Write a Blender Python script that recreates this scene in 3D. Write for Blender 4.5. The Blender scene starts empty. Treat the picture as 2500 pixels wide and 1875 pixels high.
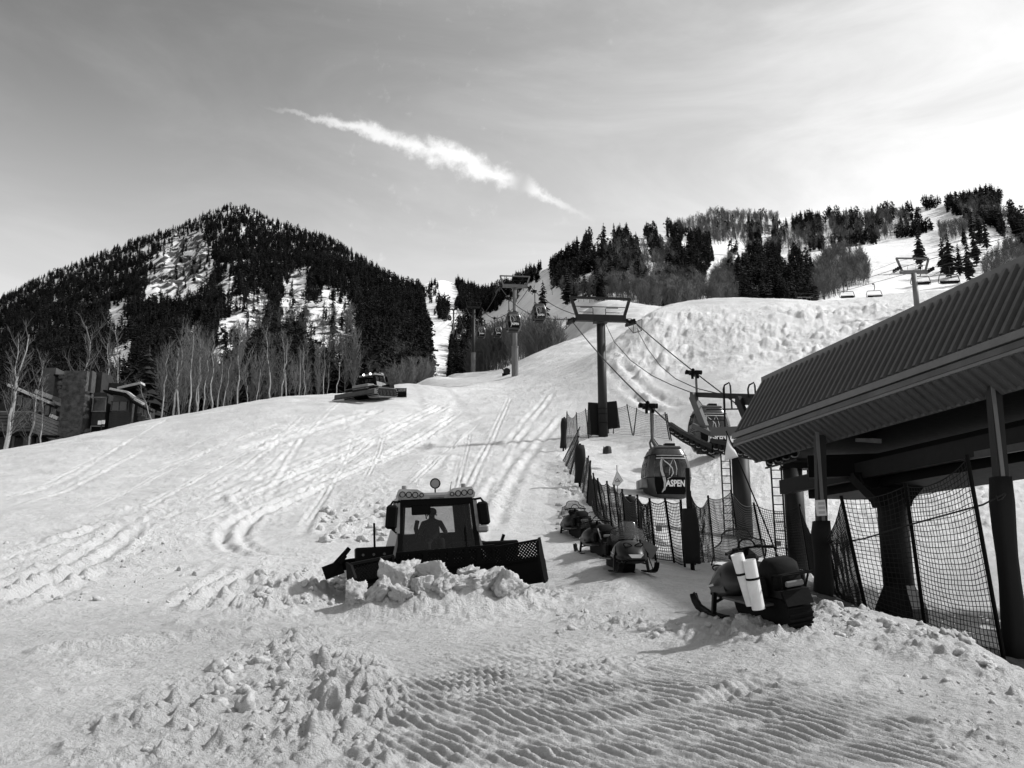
import bpy, bmesh, math, random
import numpy as np
from mathutils import Vector, Matrix, Euler
R = math.radians
random.seed(7)
rng = np.random.default_rng(7)
scene = bpy.context.scene
COL = scene.collection

# ------------------------------------------------------------------ camera
CAM_H, PITCH, FPX = 1.6, R(12.0), 2165.0        # eye height, upward tilt, focal length in pixels of a 2500 px wide frame
CP, SP = math.cos(PITCH), math.sin(PITCH)
cam_d = bpy.data.cameras.new('camera'); cam = bpy.data.objects.new('camera', cam_d); COL.objects.link(cam)
cam.location = (0, 0, CAM_H); cam.rotation_euler = (R(90) + PITCH, 0, 0)
cam_d.sensor_width = 36.0; cam_d.lens = 36.0 * FPX / 2500.0
cam_d.clip_start = 0.1; cam_d.clip_end = 20000
scene.camera = cam

# ------------------------------------------------------------------ sun, sky, exposure
SUN_AZ, SUN_EL = R(82), R(43)                   # azimuth to the right of the view direction (+Y)
sd = Vector((math.sin(SUN_AZ) * math.cos(SUN_EL), math.cos(SUN_AZ) * math.cos(SUN_EL), math.sin(SUN_EL)))
sun_d = bpy.data.lights.new('sun', 'SUN'); sun = bpy.data.objects.new('sun', sun_d); COL.objects.link(sun)
sun_d.energy = 4.2; sun_d.angle = R(2.0); sun_d.color = (1, 1, 1)
sun.rotation_euler = (-sd).to_track_quat('-Z', 'Y').to_euler(); sun.location = (60, 40, 80)
scene.view_settings.view_transform = 'Standard'
scene.view_settings.look = 'None'
scene.view_settings.exposure = 0.22
scene.view_settings.gamma = 1.0
scene.view_settings.use_curve_mapping = False
scene.cycles.use_denoising = True
scene.cycles.max_bounces = 6; scene.cycles.transparent_max_bounces = 24


def pix_ray(px, py):
    a = (px - 1250.0) / FPX; b = (937.5 - py) / FPX
    return a, CP - SP * b, SP + CP * b          # world x, y, z


def P(px, py, Y):                               # point of the pixel's ray at world depth Y
    x, y, z = pix_ray(px, py)
    return Vector((x / y * Y, Y, CAM_H + z / y * Y))


def to_pix(x, y, z):
    z = z - CAM_H
    d = y * CP + z * SP; b = -y * SP + z * CP
    d = np.maximum(d, 1e-3)
    return 1250 + FPX * x / d, 937.5 - FPX * b / d


class NT:                                       # tiny node-tree writer
    def __init__(s, tree):
        s.t = tree; s.n = tree.nodes; s.l = tree.links; s.n.clear()
    def node(s, typ, ins=None, **kw):
        n = s.n.new(typ)
        for k, v in kw.items(): setattr(n, k, v)
        for k, v in (ins or {}).items(): s.set(n.inputs[k], v)
        return n
    def set(s, sock, v):
        if hasattr(v, 'links') or hasattr(v, 'is_output'): s.l.new(v, sock)
        else: sock.default_value = v
    def m(s, op, a, b=0.0, c=None, clamp=False):
        n = s.n.new('ShaderNodeMath'); n.operation = op; n.use_clamp = clamp
        s.set(n.inputs[0], a); s.set(n.inputs[1], b)
        if c is not None: s.set(n.inputs[2], c)
        return n.outputs[0]
    def dot(s, a, vec):
        n = s.n.new('ShaderNodeVectorMath'); n.operation = 'DOT_PRODUCT'
        s.set(n.inputs[0], a); n.inputs[1].default_value = vec
        return n.outputs['Value']
    def noise(s, vec, scale, detail=4, rough=0.55, dist=0.0):
        n = s.node('ShaderNodeTexNoise', {'Scale': scale, 'Detail': detail, 'Roughness': rough, 'Distortion': dist})
        if vec is not None: s.l.new(vec, n.inputs['Vector'])
        return n.outputs[0]
    def ramp(s, fac, stops):
        n = s.n.new('ShaderNodeValToRGB'); s.set(n.inputs[0], fac)
        el = n.color_ramp.elements
        while len(el) < len(stops): el.new(0.5)
        for e, (p, c) in zip(el, stops): e.position = p; e.color = (c, c, c, 1)
        return n.outputs[0]
    def smooth(s, x, lo, hi):
        n = s.n.new('ShaderNodeMapRange'); n.interpolation_type = 'SMOOTHSTEP'
        s.set(n.inputs[0], x); n.inputs[1].default_value = lo; n.inputs[2].default_value = hi
        return n.outputs[0]


world = bpy.data.worlds.new('World'); scene.world = world; world.use_nodes = True
w = NT(world.node_tree)
sky = w.node('ShaderNodeTexSky', sky_type='NISHITA', sun_disc=False)
sky.sun_elevation = SUN_EL; sky.sun_rotation = SUN_AZ
sky.altitude = 2400; sky.air_density = 0.8; sky.dust_density = 4.0; sky.ozone_density = 1.0
bw = w.node('ShaderNodeRGBToBW'); w.l.new(sky.outputs[0], bw.inputs[0])
tc = w.node('ShaderNodeTexCoord').outputs['Generated']


def pdir(px, py): return Vector(pix_ray(px, py)).normalized()


# contrail: a band along the great circle through two directions, slightly arched, broken up by noise
A_, B_ = pdir(640, 262), pdir(1450, 545)
mid_ = ((A_ + B_) / 2).normalized(); tan_ = (B_ - A_).normalized(); nor_ = mid_.cross(tan_).normalized()
if nor_.z < 0: nor_ = -nor_
half_ = (B_ - A_).length / 2
u_ = w.m('DIVIDE', w.dot(tc, tan_), half_)                       # -1..1 along the trail
v_ = w.dot(tc, nor_)
arch = w.m('MULTIPLY', w.m('SUBTRACT', 1.0, w.m('MULTIPLY', u_, u_)), 0.017)
wob = w.m('MULTIPLY', w.m('SUBTRACT', w.noise(tc, 22, 6, 0.62), 0.5), 0.030)
v_ = w.m('ADD', w.m('SUBTRACT', v_, arch), wob)
wid = w.m('ADD', w.m('MULTIPLY', w.smooth(w.m('SUBTRACT', 1.0, w.m('ABSOLUTE', w.m('SUBTRACT', u_, 0.08))), 0.0, 0.95), 0.0175), 0.0030)
prof = w.m('SUBTRACT', 1.0, w.m('DIVIDE', w.m('ABSOLUTE', v_), wid), clamp=True)
puff = w.noise(tc, 60, 6, 0.6)
dens = w.smooth(w.m('ADD', w.m('MULTIPLY', prof, 1.25), w.m('MULTIPLY', w.m('SUBTRACT', puff, 0.58), 2.0)), 0.0, 1.1)
gap = w.smooth(w.m('ABSOLUTE', w.m('SUBTRACT', u_, 0.52)), 0.0, 0.12)
dens = w.m('MULTIPLY', dens, w.m('ADD', 0.08, w.m('MULTIPLY', gap, 0.92)))
dens = w.m('MULTIPLY', dens, w.smooth(w.m('ABSOLUTE', u_), 1.05, 0.45))
dens = w.m('MULTIPLY', dens, w.smooth(w.dot(tc, mid_), 0.5, 0.8))
# thin high veil, streaked
mp = w.node('ShaderNodeMapping', {'Scale': (1.0, 1.0, 3.2), 'Rotation': (0.0, R(14), 0.0)}); w.l.new(tc, mp.inputs[0])
veil = w.smooth(w.noise(mp.outputs[0], 3.1, 7, 0.6, 0.6), 0.30, 0.9)
skyv = w.m('MULTIPLY', bw.outputs[0], w.m('ADD', 0.70, w.m('MULTIPLY', veil, 0.5)))
glow = w.m('POWER', w.m('MAXIMUM', w.dot(tc, sd), 0.0), 1.7)       # thin cirrus scatters sunlight forward
skyv = w.m('ADD', skyv, w.m('MULTIPLY', glow, w.m('ADD', 4.0, w.m('MULTIPLY', veil, 1.8))))
sep = w.node('ShaderNodeSeparateXYZ'); w.l.new(tc, sep.inputs[0])
hz = w.m('POWER', w.smooth(w.m('ABSOLUTE', sep.outputs[2]), 0.66, 0.12), 1.3)     # bright haze towards the horizon, all round
skyv = w.m('ADD', skyv, w.m('MULTIPLY', hz, 3.7))
skyv = w.m('ADD', skyv, w.m('MULTIPLY', dens, 2.9))
bg = w.node('ShaderNodeBackground', {'Color': skyv, 'Strength': 0.15})
wo = w.node('ShaderNodeOutputWorld'); w.l.new(bg.outputs[0], wo.inputs[0])

# ------------------------------------------------------------------ materials (all neutral: the photograph is black and white)
MATS = {}


def mat(name, col=0.5, rough=0.6, var=0.0, scale=8.0, bump=0.0, bscale=None, spec=0.3, metal=0.0, coords='Object', streak=None, detail=5):
    if name in MATS: return MATS[name]
    m = bpy.data.materials.new(name); m.use_nodes = True; t = NT(m.node_tree)
    b = t.node('ShaderNodeBsdfPrincipled', {'Roughness': rough, 'Specular IOR Level': spec, 'Metallic': metal})
    o = t.node('ShaderNodeOutputMaterial'); t.l.new(b.outputs[0], o.inputs[0])
    tcn = t.node('ShaderNodeTexCoord').outputs[coords]
    if streak:
        mpn = t.node('ShaderNodeMapping', {'Scale': streak}); t.l.new(tcn, mpn.inputs[0]); tcn = mpn.outputs[0]
    if var > 0:
        f = t.noise(tcn, scale, detail, 0.62)
        c = t.ramp(f, [(0.28, max(0.002, col * (1 - var))), (0.72, min(1, col * (1 + var)))])
        t.l.new(c, b.inputs['Base Color'])
        rr = t.m('ADD', rough - 0.1, t.m('MULTIPLY', f, 0.2), clamp=True); t.l.new(rr, b.inputs['Roughness'])
    else:
        b.inputs['Base Color'].default_value = (col, col, col, 1)
    if bump > 0:
        bn = t.node('ShaderNodeBump', {'Strength': 1.0, 'Distance': bump}); t.l.new(t.noise(tcn, bscale or scale, 6, 0.65), bn.inputs['Height'])
        t.l.new(bn.outputs[0], b.inputs['Normal'])
    MATS[name] = m
    return m


def glass(name, tint=0.8, trans=0.7, rough=0.05, gcol=0.5):
    if name in MATS: return MATS[name]
    m = bpy.data.materials.new(name); m.use_nodes = True; t = NT(m.node_tree)
    tr = t.node('ShaderNodeBsdfTransparent', {'Color': (tint, tint, tint, 1)})
    g = t.node('ShaderNodeBsdfPrincipled', {'Base Color': (gcol, gcol, gcol, 1), 'Roughness': rough, 'Specular IOR Level': 0.6})
    mx = t.node('ShaderNodeMixShader', {0: 1 - trans}); t.l.new(tr.outputs[0], mx.inputs[1]); t.l.new(g.outputs[0], mx.inputs[2])
    o = t.node('ShaderNodeOutputMaterial'); t.l.new(mx.outputs[0], o.inputs[0])
    MATS[name] = m
    return m


def emis(name, s):
    m = bpy.data.materials.new(name); m.use_nodes = True; t = NT(m.node_tree)
    e = t.node('ShaderNodeEmission', {'Strength': s}); o = t.node('ShaderNodeOutputMaterial'); t.l.new(e.outputs[0], o.inputs[0])
    MATS[name] = m
    return m


def snow_material():
    m = bpy.data.materials.new('snow'); m.use_nodes = True; t = NT(m.node_tree)
    b = t.node('ShaderNodeBsdfPrincipled', {'Roughness': 0.62, 'Specular IOR Level': 0.22})
    o = t.node('ShaderNodeOutputMaterial'); t.l.new(b.outputs[0], o.inputs[0])
    pos = t.node('ShaderNodeNewGeometry').outputs['Position']
    dirt = t.node('ShaderNodeAttribute', attribute_name='dirt').outputs['Fac']
    churn = t.node('ShaderNodeAttribute', attribute_name='churn').outputs['Fac']
    n1 = t.noise(pos, 0.30, 7, 0.68); n2 = t.noise(pos, 7.0, 6, 0.7)
    near_dark = t.node('ShaderNodeAttribute', attribute_name='near_dark').outputs['Fac']
    c = t.m('SUBTRACT', t.m('ADD', t.m('ADD', 0.195, t.m('MULTIPLY', churn, 0.24)), t.m('ADD', t.m('MULTIPLY', n1, 0.34), t.m('MULTIPLY', n2, 0.14))), t.m('MULTIPLY', near_dark, 0.12))
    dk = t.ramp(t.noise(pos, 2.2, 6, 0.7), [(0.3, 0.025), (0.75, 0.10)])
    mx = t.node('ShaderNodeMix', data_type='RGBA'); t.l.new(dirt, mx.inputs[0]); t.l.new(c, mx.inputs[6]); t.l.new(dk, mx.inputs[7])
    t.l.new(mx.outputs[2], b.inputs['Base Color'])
    h = t.m('ADD', t.m('MULTIPLY', t.noise(pos, 18, 6, 0.75), 0.06), t.m('MULTIPLY', t.noise(pos, 3.0, 6, 0.7), 0.15))
    bn = t.node('ShaderNodeBump', {'Strength': 1.0, 'Distance': t.m('ADD', 0.55, t.m('MULTIPLY', churn, 1.3))}); t.l.new(h, bn.inputs['Height']); t.l.new(bn.outputs[0], b.inputs['Normal'])
    MATS['snow'] = m
    return m


def mountain_material():
    m = bpy.data.materials.new('mountain_snow_and_rock'); m.use_nodes = True; t = NT(m.node_tree)
    b = t.node('ShaderNodeBsdfPrincipled', {'Roughness': 0.75, 'Specular IOR Level': 0.15})
    o = t.node('ShaderNodeOutputMaterial'); t.l.new(b.outputs[0], o.inputs[0])
    pos = t.node('ShaderNodeNewGeometry').outputs['Position']
    rock = t.node('ShaderNodeAttribute', attribute_name='rock').outputs['Fac']
    mp = t.node('ShaderNodeMapping', {'Scale': (1, 1, 0.55)}); t.l.new(pos, mp.inputs[0])
    n = t.noise(mp.outputs[0], 0.075, 8, 0.7, 0.4)
    f = t.smooth(t.m('ADD', rock, t.m('MULTIPLY', t.m('SUBTRACT', n, 0.5), 2.4)), 0.42, 0.58)
    rc = t.ramp(t.noise(pos, 0.2, 6, 0.7), [(0.3, 0.015), (0.75, 0.09)])
    sc = t.ramp(t.noise(pos, 0.03, 6, 0.65), [(0.25, 0.60), (0.75, 0.85)])
    mx = t.node('ShaderNodeMix', data_type='RGBA'); t.l.new(f, mx.inputs[0]); t.l.new(sc, mx.inputs[6]); t.l.new(rc, mx.inputs[7])
    t.l.new(mx.outputs[2], b.inputs['Base Color'])
    bn = t.node('ShaderNodeBump', {'Strength': 1.0, 'Distance': 3.0}); t.l.new(t.noise(pos, 0.05, 7, 0.6), bn.inputs['Height']); t.l.new(bn.outputs[0], b.inputs['Normal'])
    MATS['mountain'] = m
    return m


def tree_material(name, col):                   # every tree its own shade of green
    m = bpy.data.materials.new(name); m.use_nodes = True; t = NT(m.node_tree)
    b = t.node('ShaderNodeBsdfPrincipled', {'Roughness': 0.85, 'Specular IOR Level': 0.1}); o = t.node('ShaderNodeOutputMaterial'); t.l.new(b.outputs[0], o.inputs[0])
    rnd = t.node('ShaderNodeObjectInfo').outputs['Random']; f = t.m('ADD', 0.45, t.m('MULTIPLY', t.m('POWER', rnd, 2.6), 3.2))
    n = t.noise(t.node('ShaderNodeTexCoord').outputs['Object'], 9.0, 4, 0.6); c = t.m('MULTIPLY', t.m('MULTIPLY', f, col), t.m('ADD', 0.5, n)); t.l.new(c, b.inputs['Base Color'])
    MATS[name] = m
    return m


SNOW = snow_material(); MOUNT = mountain_material()
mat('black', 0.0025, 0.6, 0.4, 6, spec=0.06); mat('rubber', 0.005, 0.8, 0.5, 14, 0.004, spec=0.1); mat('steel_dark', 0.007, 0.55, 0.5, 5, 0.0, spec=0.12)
mat('steel_mid', 0.05, 0.5, 0.35, 4, 0.0); mat('galv', 0.28, 0.5, 0.3, 5, spec=0.4)
mat('hood', 0.066, 0.55, 0.42, 1.1, spec=0.3, streak=(1, 1, 0.25)); mat('hood_trim', 0.11, 0.5, 0.2, 2.0); mat('tower_grey', 0.014, 0.55, 0.4, 2.5, spec=0.2, streak=(1, 1, 0.3))
mat('tower_light', 0.11, 0.55, 0.3, 2.0, streak=(1, 1, 0.3))
mat('body_red', 0.035, 0.3, 0.25, 3, spec=0.4); mat('cab_grey', 0.16, 0.4, 0.25, 3); mat('pad', 0.003, 0.8, 0.5, 3, 0.01)
mat('white_plastic', 0.62, 0.45, 0.1, 6); mat('decal_white', 0.7, 0.5); mat('decal_grey', 0.4, 0.5); mat('lamp_glass', 0.10, 0.12, spec=0.8)
mat('bark_pale', 0.26, 0.8, 0.45, 3, streak=(1, 1, 0.4)); mat('twig', 0.06, 0.8, 0.4, 1); mat('thicket', 0.09, 0.8, 0.5, 0.3)
tree_material('conifer', 0.007) if True else mat('conifer', 0.007, 0.85, 0.5, 0.7); mat('conifer_near', 0.012, 0.85, 0.5, 1.5); mat('trunk', 0.03, 0.9, 0.4, 2)
mat('body_dark', 0.007, 0.35, 0.3, 4, spec=0.3); mat('cloth_flag', 0.55, 0.8, 0.1, 6); mat('sign_grey', 0.12, 0.6, 0.2, 4); mat('wood_dark', 0.022, 0.8, 0.5, 2, 0.01); mat('house_trim', 0.16, 0.7, 0.3, 2)
mat('stone_dark', 0.055, 0.9, 0.7, 1.6, 0.05, 2.2); mat('cloth_dark', 0.03, 0.9, 0.4, 6); mat('skin', 0.2, 0.6)
mat('net', 0.012, 0.8); mat('net_far', 0.06, 0.8); mat('rope', 0.012, 0.7)
glass('clear', 0.72, 0.72, 0.06, 0.16); glass('cab_glass', 0.55, 0.72, 0.06, 0.03); glass('gondola_glass', 0.32, 0.5, 0.08, 0.03)
emis('lamp_on', 5.0)


# ------------------------------------------------------------------ mesh writer and tagging
def align(a, b):                                # matrix taking +Z to direction a->b, origin at a
    a, b = Vector(a), Vector(b); d = b - a
    q = d.to_track_quat('Z', 'Y') if d.length > 1e-9 else Euler((0, 0, 0)).to_quaternion()
    return Matrix.Translation(a) @ q.to_matrix().to_4x4()


class MB:
    def __init__(s): s.v = []; s.f = []; s.M = Matrix.Identity(4)
    def add(s, vs, fs):
        n = len(s.v); M = s.M
        s.v.extend([tuple(M @ Vector(v)) for v in vs]); s.f.extend([tuple(i + n for i in f) for f in fs])
        return s
    def box(s, c, sz, rot=None, taper=(1, 1)):
        x, y, z = sz[0] / 2, sz[1] / 2, sz[2] / 2; tx, ty = taper
        vs = [(-x, -y, -z), (x, -y, -z), (x, y, -z), (-x, y, -z), (-x * tx, -y * ty, z), (x * tx, -y * ty, z), (x * tx, y * ty, z), (-x * tx, y * ty, z)]
        Mx = Matrix.Translation(c)
        if rot: Mx = Mx @ Euler(rot).to_matrix().to_4x4()
        return s.add([tuple(Mx @ Vector(v)) for v in vs], [(0, 3, 2, 1), (4, 5, 6, 7), (0, 1, 5, 4), (1, 2, 6, 5), (2, 3, 7, 6), (3, 0, 4, 7)])
    def bbox(s, c, sz, b=0.03, rot=None):       # box with chamfered edges
        x, y, z = [q / 2 for q in sz]; b = min(b, x * .9, y * .9, z * .9); vs = []
        for sx in (-1, 1):
            for sy in (-1, 1):
                for sz_ in (-1, 1):
                    vs += [(sx * (x - b), sy * (y - b), sz_ * z), (sx * (x - b), sy * y, sz_ * (z - b)), (sx * x, sy * (y - b), sz_ * (z - b))]
        bm = bmesh.new()
        for v in vs: bm.verts.new(v)
        bmesh.ops.convex_hull(bm, input=bm.verts); bm.verts.index_update()
        Mx = Matrix.Translation(c) @ (Euler(rot).to_matrix().to_4x4() if rot else Matrix.Identity(4))
        out = ([tuple(Mx @ v.co) for v in bm.verts], [tuple(v.index for v in f.verts) for f in bm.faces]); bm.free()
        return s.add(*out)
    def bar(s, a, b, wd, ht=None):              # rectangular bar between two points, "height" towards up
        a, b = Vector(a), Vector(b); d = (b - a).normalized(); ht = ht or wd
        up = Vector((0, 0, 1)) if abs(d.z) < 0.95 else Vector((0, 1, 0))
        sx = d.cross(up).normalized() * wd / 2; sy = sx.cross(d).normalized() * ht / 2
        vs = [p + q for p in (a, b) for q in (-sx - sy, sx - sy, sx + sy, -sx + sy)]
        return s.add(vs, [(0, 3, 2, 1), (4, 5, 6, 7), (0, 1, 5, 4), (1, 2, 6, 5), (2, 3, 7, 6), (3, 0, 4, 7)])
    def cyl(s, a, b, r, r2=None, n=12, cap=True):
        r2 = r if r2 is None else r2; Mx = align(a, b); L = (Vector(b) - Vector(a)).length
        vs = [tuple(Mx @ Vector((math.cos(i * 2 * math.pi / n) * rr, math.sin(i * 2 * math.pi / n) * rr, z))) for z, rr in ((0, r), (L, r2)) for i in range(n)]
        fs = [(i, (i + 1) % n, n + (i + 1) % n, n + i) for i in range(n)]
        if cap: fs += [tuple(range(n - 1, -1, -1)), tuple(range(n, 2 * n))]
        return s.add(vs, fs)
    def tube(s, pts, r, n=6, cap=True):
        pts = [Vector(p) for p in pts]; rs = r if isinstance(r, (list, tuple)) else [r] * len(pts); vs = []; prev = None
        for i, p in enumerate(pts):
            d = (pts[min(i + 1, len(pts) - 1)] - pts[max(i - 1, 0)]).normalized()
            if prev is None: prev = d.orthogonal().normalized()
            a = (prev - d * prev.dot(d))
            a = a.normalized() if a.length > 1e-6 else d.orthogonal().normalized()
            prev = a; b = d.cross(a)
            vs += [p + (a * math.cos(k * 2 * math.pi / n) + b * math.sin(k * 2 * math.pi / n)) * rs[i] for k in range(n)]
        fs = [(i * n + k, i * n + (k + 1) % n, (i + 1) * n + (k + 1) % n, (i + 1) * n + k) for i in range(len(pts) - 1) for k in range(n)]
        if cap: fs += [tuple(range(n - 1, -1, -1)), tuple(range((len(pts) - 1) * n, len(pts) * n))]
        return s.add(vs, fs)
    def prism(s, poly, axis, a0, a1, sc1=1.0):  # polygon in the two other axes, extruded along axis
        def put(u, v, q): return {'x': (q, u, v), 'y': (u, q, v), 'z': (u, v, q)}[axis]
        n = len(poly); cu = sum(p[0] for p in poly) / n; cv = sum(p[1] for p in poly) / n
        vs = [put(u, v, a0) for u, v in poly] + [put(cu + (u - cu) * sc1, cv + (v - cv) * sc1, a1) for u, v in poly]
        return s.add(vs, [tuple(range(n))[::-1], tuple(range(n, 2 * n))] + [(i, (i + 1) % n, n + (i + 1) % n, n + i) for i in range(n)])
    def loft(s, rings, cap=True, closed=True):
        n = len(rings[0]); vs = [p for r_ in rings for p in r_]; m_ = n if closed else n - 1
        fs = [(i * n + k, i * n + (k + 1) % n, (i + 1) * n + (k + 1) % n, (i + 1) * n + k) for i in range(len(rings) - 1) for k in range(m_)]
        if cap: fs += [tuple(range(n))[::-1], tuple(range((len(rings) - 1) * n, len(rings) * n))]
        return s.add(vs, fs)
    def sphere(s, c, r, n=10, m_=6, sc=(1, 1, 1)):
        rings = []
        for i in range(m_ + 1):
            t = -math.pi / 2 + math.pi * i / m_; rr = max(1e-3, math.cos(t)) * r
            rings.append([(c[0] + rr * math.cos(k * 2 * math.pi / n) * sc[0], c[1] + rr * math.sin(k * 2 * math.pi / n) * sc[1], c[2] + math.sin(t) * r * sc[2]) for k in range(n)])
        return s.loft(rings)
    def mesh(s, name, m_, smooth=False):
        me = bpy.data.meshes.new(name); me.from_pydata([tuple(v) for v in s.v], [], s.f); me.materials.append(MATS[m_] if isinstance(m_, str) else m_)
        bm = bmesh.new(); bm.from_mesh(me); bmesh.ops.recalc_face_normals(bm, faces=bm.faces); bm.to_mesh(me); bm.free()
        if smooth: me.polygons.foreach_set('use_smooth', [True] * len(me.polygons))
        return me
    def build(s, name, m_, parent=None, smooth=False, kind=None, label=None):
        o = bpy.data.objects.new(name, s.mesh(name, m_, smooth)); COL.objects.link(o)
        if parent is not None: o.parent = parent
        if kind: o['kind'] = kind
        if label: o['label'] = label
        return o


def tag(o, label, cat, group=None, kind=None):
    o['label'] = label; o['category'] = cat
    if group: o['group'] = group
    if kind: o['kind'] = kind
    return o


def thing(name, label, cat, loc=(0, 0, 0), rot=(0, 0, 0), group=None):
    o = bpy.data.objects.new(name, None); COL.objects.link(o); o.location = loc; o.rotation_euler = rot; o.empty_display_size = 0.3
    return tag(o, label, cat, group)


def copy_tree(o, parent=None):
    c = o.copy(); COL.objects.link(c); c.parent = parent
    for ch in o.children: copy_tree(ch, c)
    return c


def raw_mesh(name, verts, faces, m_, smooth=False):
    me = bpy.data.meshes.new(name); verts = np.asarray(verts, np.float32); faces = np.asarray(faces, np.int32); k = faces.shape[1]
    me.vertices.add(len(verts)); me.vertices.foreach_set('co', verts.ravel())
    me.loops.add(faces.size); me.loops.foreach_set('vertex_index', faces.ravel())
    me.polygons.add(len(faces)); me.polygons.foreach_set('loop_start', np.arange(0, faces.size, k, dtype=np.int32))
    if smooth: me.polygons.foreach_set('use_smooth', np.ones(len(faces), bool))
    me.materials.append(MATS[m_] if isinstance(m_, str) else m_); me.update(calc_edges=True); me.validate()
    return me


def link(name, me, parent=None):
    o = bpy.data.objects.new(name, me); COL.objects.link(o)
    if parent is not None: o.parent = parent
    return o

# ------------------------------------------------------------------ numpy noise
_perm = np.random.default_rng(11).permutation(4096)


_gc, _gs = np.cos(np.arange(4096) * 2 * np.pi / 4096), np.sin(np.arange(4096) * 2 * np.pi / 4096)


def _hash(ix, iy, s=0): return _perm[(_perm[(ix + s * 57) & 4095] + iy) & 4095]


def perlin(x, y, s=0):
    ix = np.floor(x).astype(np.int64); iy = np.floor(y).astype(np.int64); fx = x - ix; fy = y - iy
    ux = fx * fx * fx * (fx * (fx * 6 - 15) + 10); uy = fy * fy * fy * (fy * (fy * 6 - 15) + 10)
    def g(a, b, dx, dy):
        h = _hash(ix + a, iy + b, s)
        return _gc[h] * dx + _gs[h] * dy
    a = g(0, 0, fx, fy); b = g(1, 0, fx - 1, fy); c = g(0, 1, fx, fy - 1); d = g(1, 1, fx - 1, fy - 1)
    return (a + ux * (b - a)) * (1 - uy) + (c + ux * (d - c)) * uy


def fbm(x, y, o=4, s=0, gain=0.5):
    r = np.zeros_like(x); a = 1.0; f = 1.0
    for i in range(o): r += a * perlin(x * f, y * f, s + i); a *= gain; f *= 2.03
    return r


def clods(x, y, cell, s=0, dens=0.7):           # rounded snow clods: highest of the hemispheres in the 3 x 3 nearest cells
    x = x / cell; y = y / cell; ix = np.floor(x).astype(np.int64); iy = np.floor(y).astype(np.int64); best = np.zeros_like(x)
    for a in (-1, 0, 1):
        for b in (-1, 0, 1):
            h = _hash(ix + a, iy + b, s); h2 = _perm[(h + 31) & 4095]; h3 = _perm[(h + 977) & 4095]; h4 = _perm[(h + 2011) & 4095]
            dx = x - (ix + a + h / 4096.0); dy = y - (iy + b + h2 / 4096.0)
            rr = 0.25 + 0.6 * (h3 / 4096.0) ** 2
            v = np.maximum(0, 1 - (dx * dx + dy * dy) / (rr * rr)) ** 0.8 * rr * (h4 < dens * 4096)
            best = np.maximum(best, v)
    return best


def soft_poly(px, py, poly, soft=40.0):         # 1 inside, smooth fall to 0 over `soft` pixels outside/inside the edge
    poly = np.array(poly, float); inside = np.zeros(px.shape, bool); d2 = np.full(px.shape, 1e12); n = len(poly)
    for i in range(n):
        x1, y1 = poly[i]; x2, y2 = poly[(i + 1) % n]
        if y1 != y2:
            c = ((y1 > py) != (y2 > py)) & (px < (x2 - x1) * (py - y1) / (y2 - y1) + x1); inside ^= c
        t = np.clip(((px - x1) * (x2 - x1) + (py - y1) * (y2 - y1)) / max(1e-9, (x2 - x1) ** 2 + (y2 - y1) ** 2), 0, 1)
        d2 = np.minimum(d2, (px - x1 - t * (x2 - x1)) ** 2 + (py - y1 - t * (y2 - y1)) ** 2)
    sd = np.sqrt(d2) * np.where(inside, 1, -1)
    t = np.clip(sd / soft * 0.5 + 0.5, 0, 1)
    return t * t * (3 - 2 * t)


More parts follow.
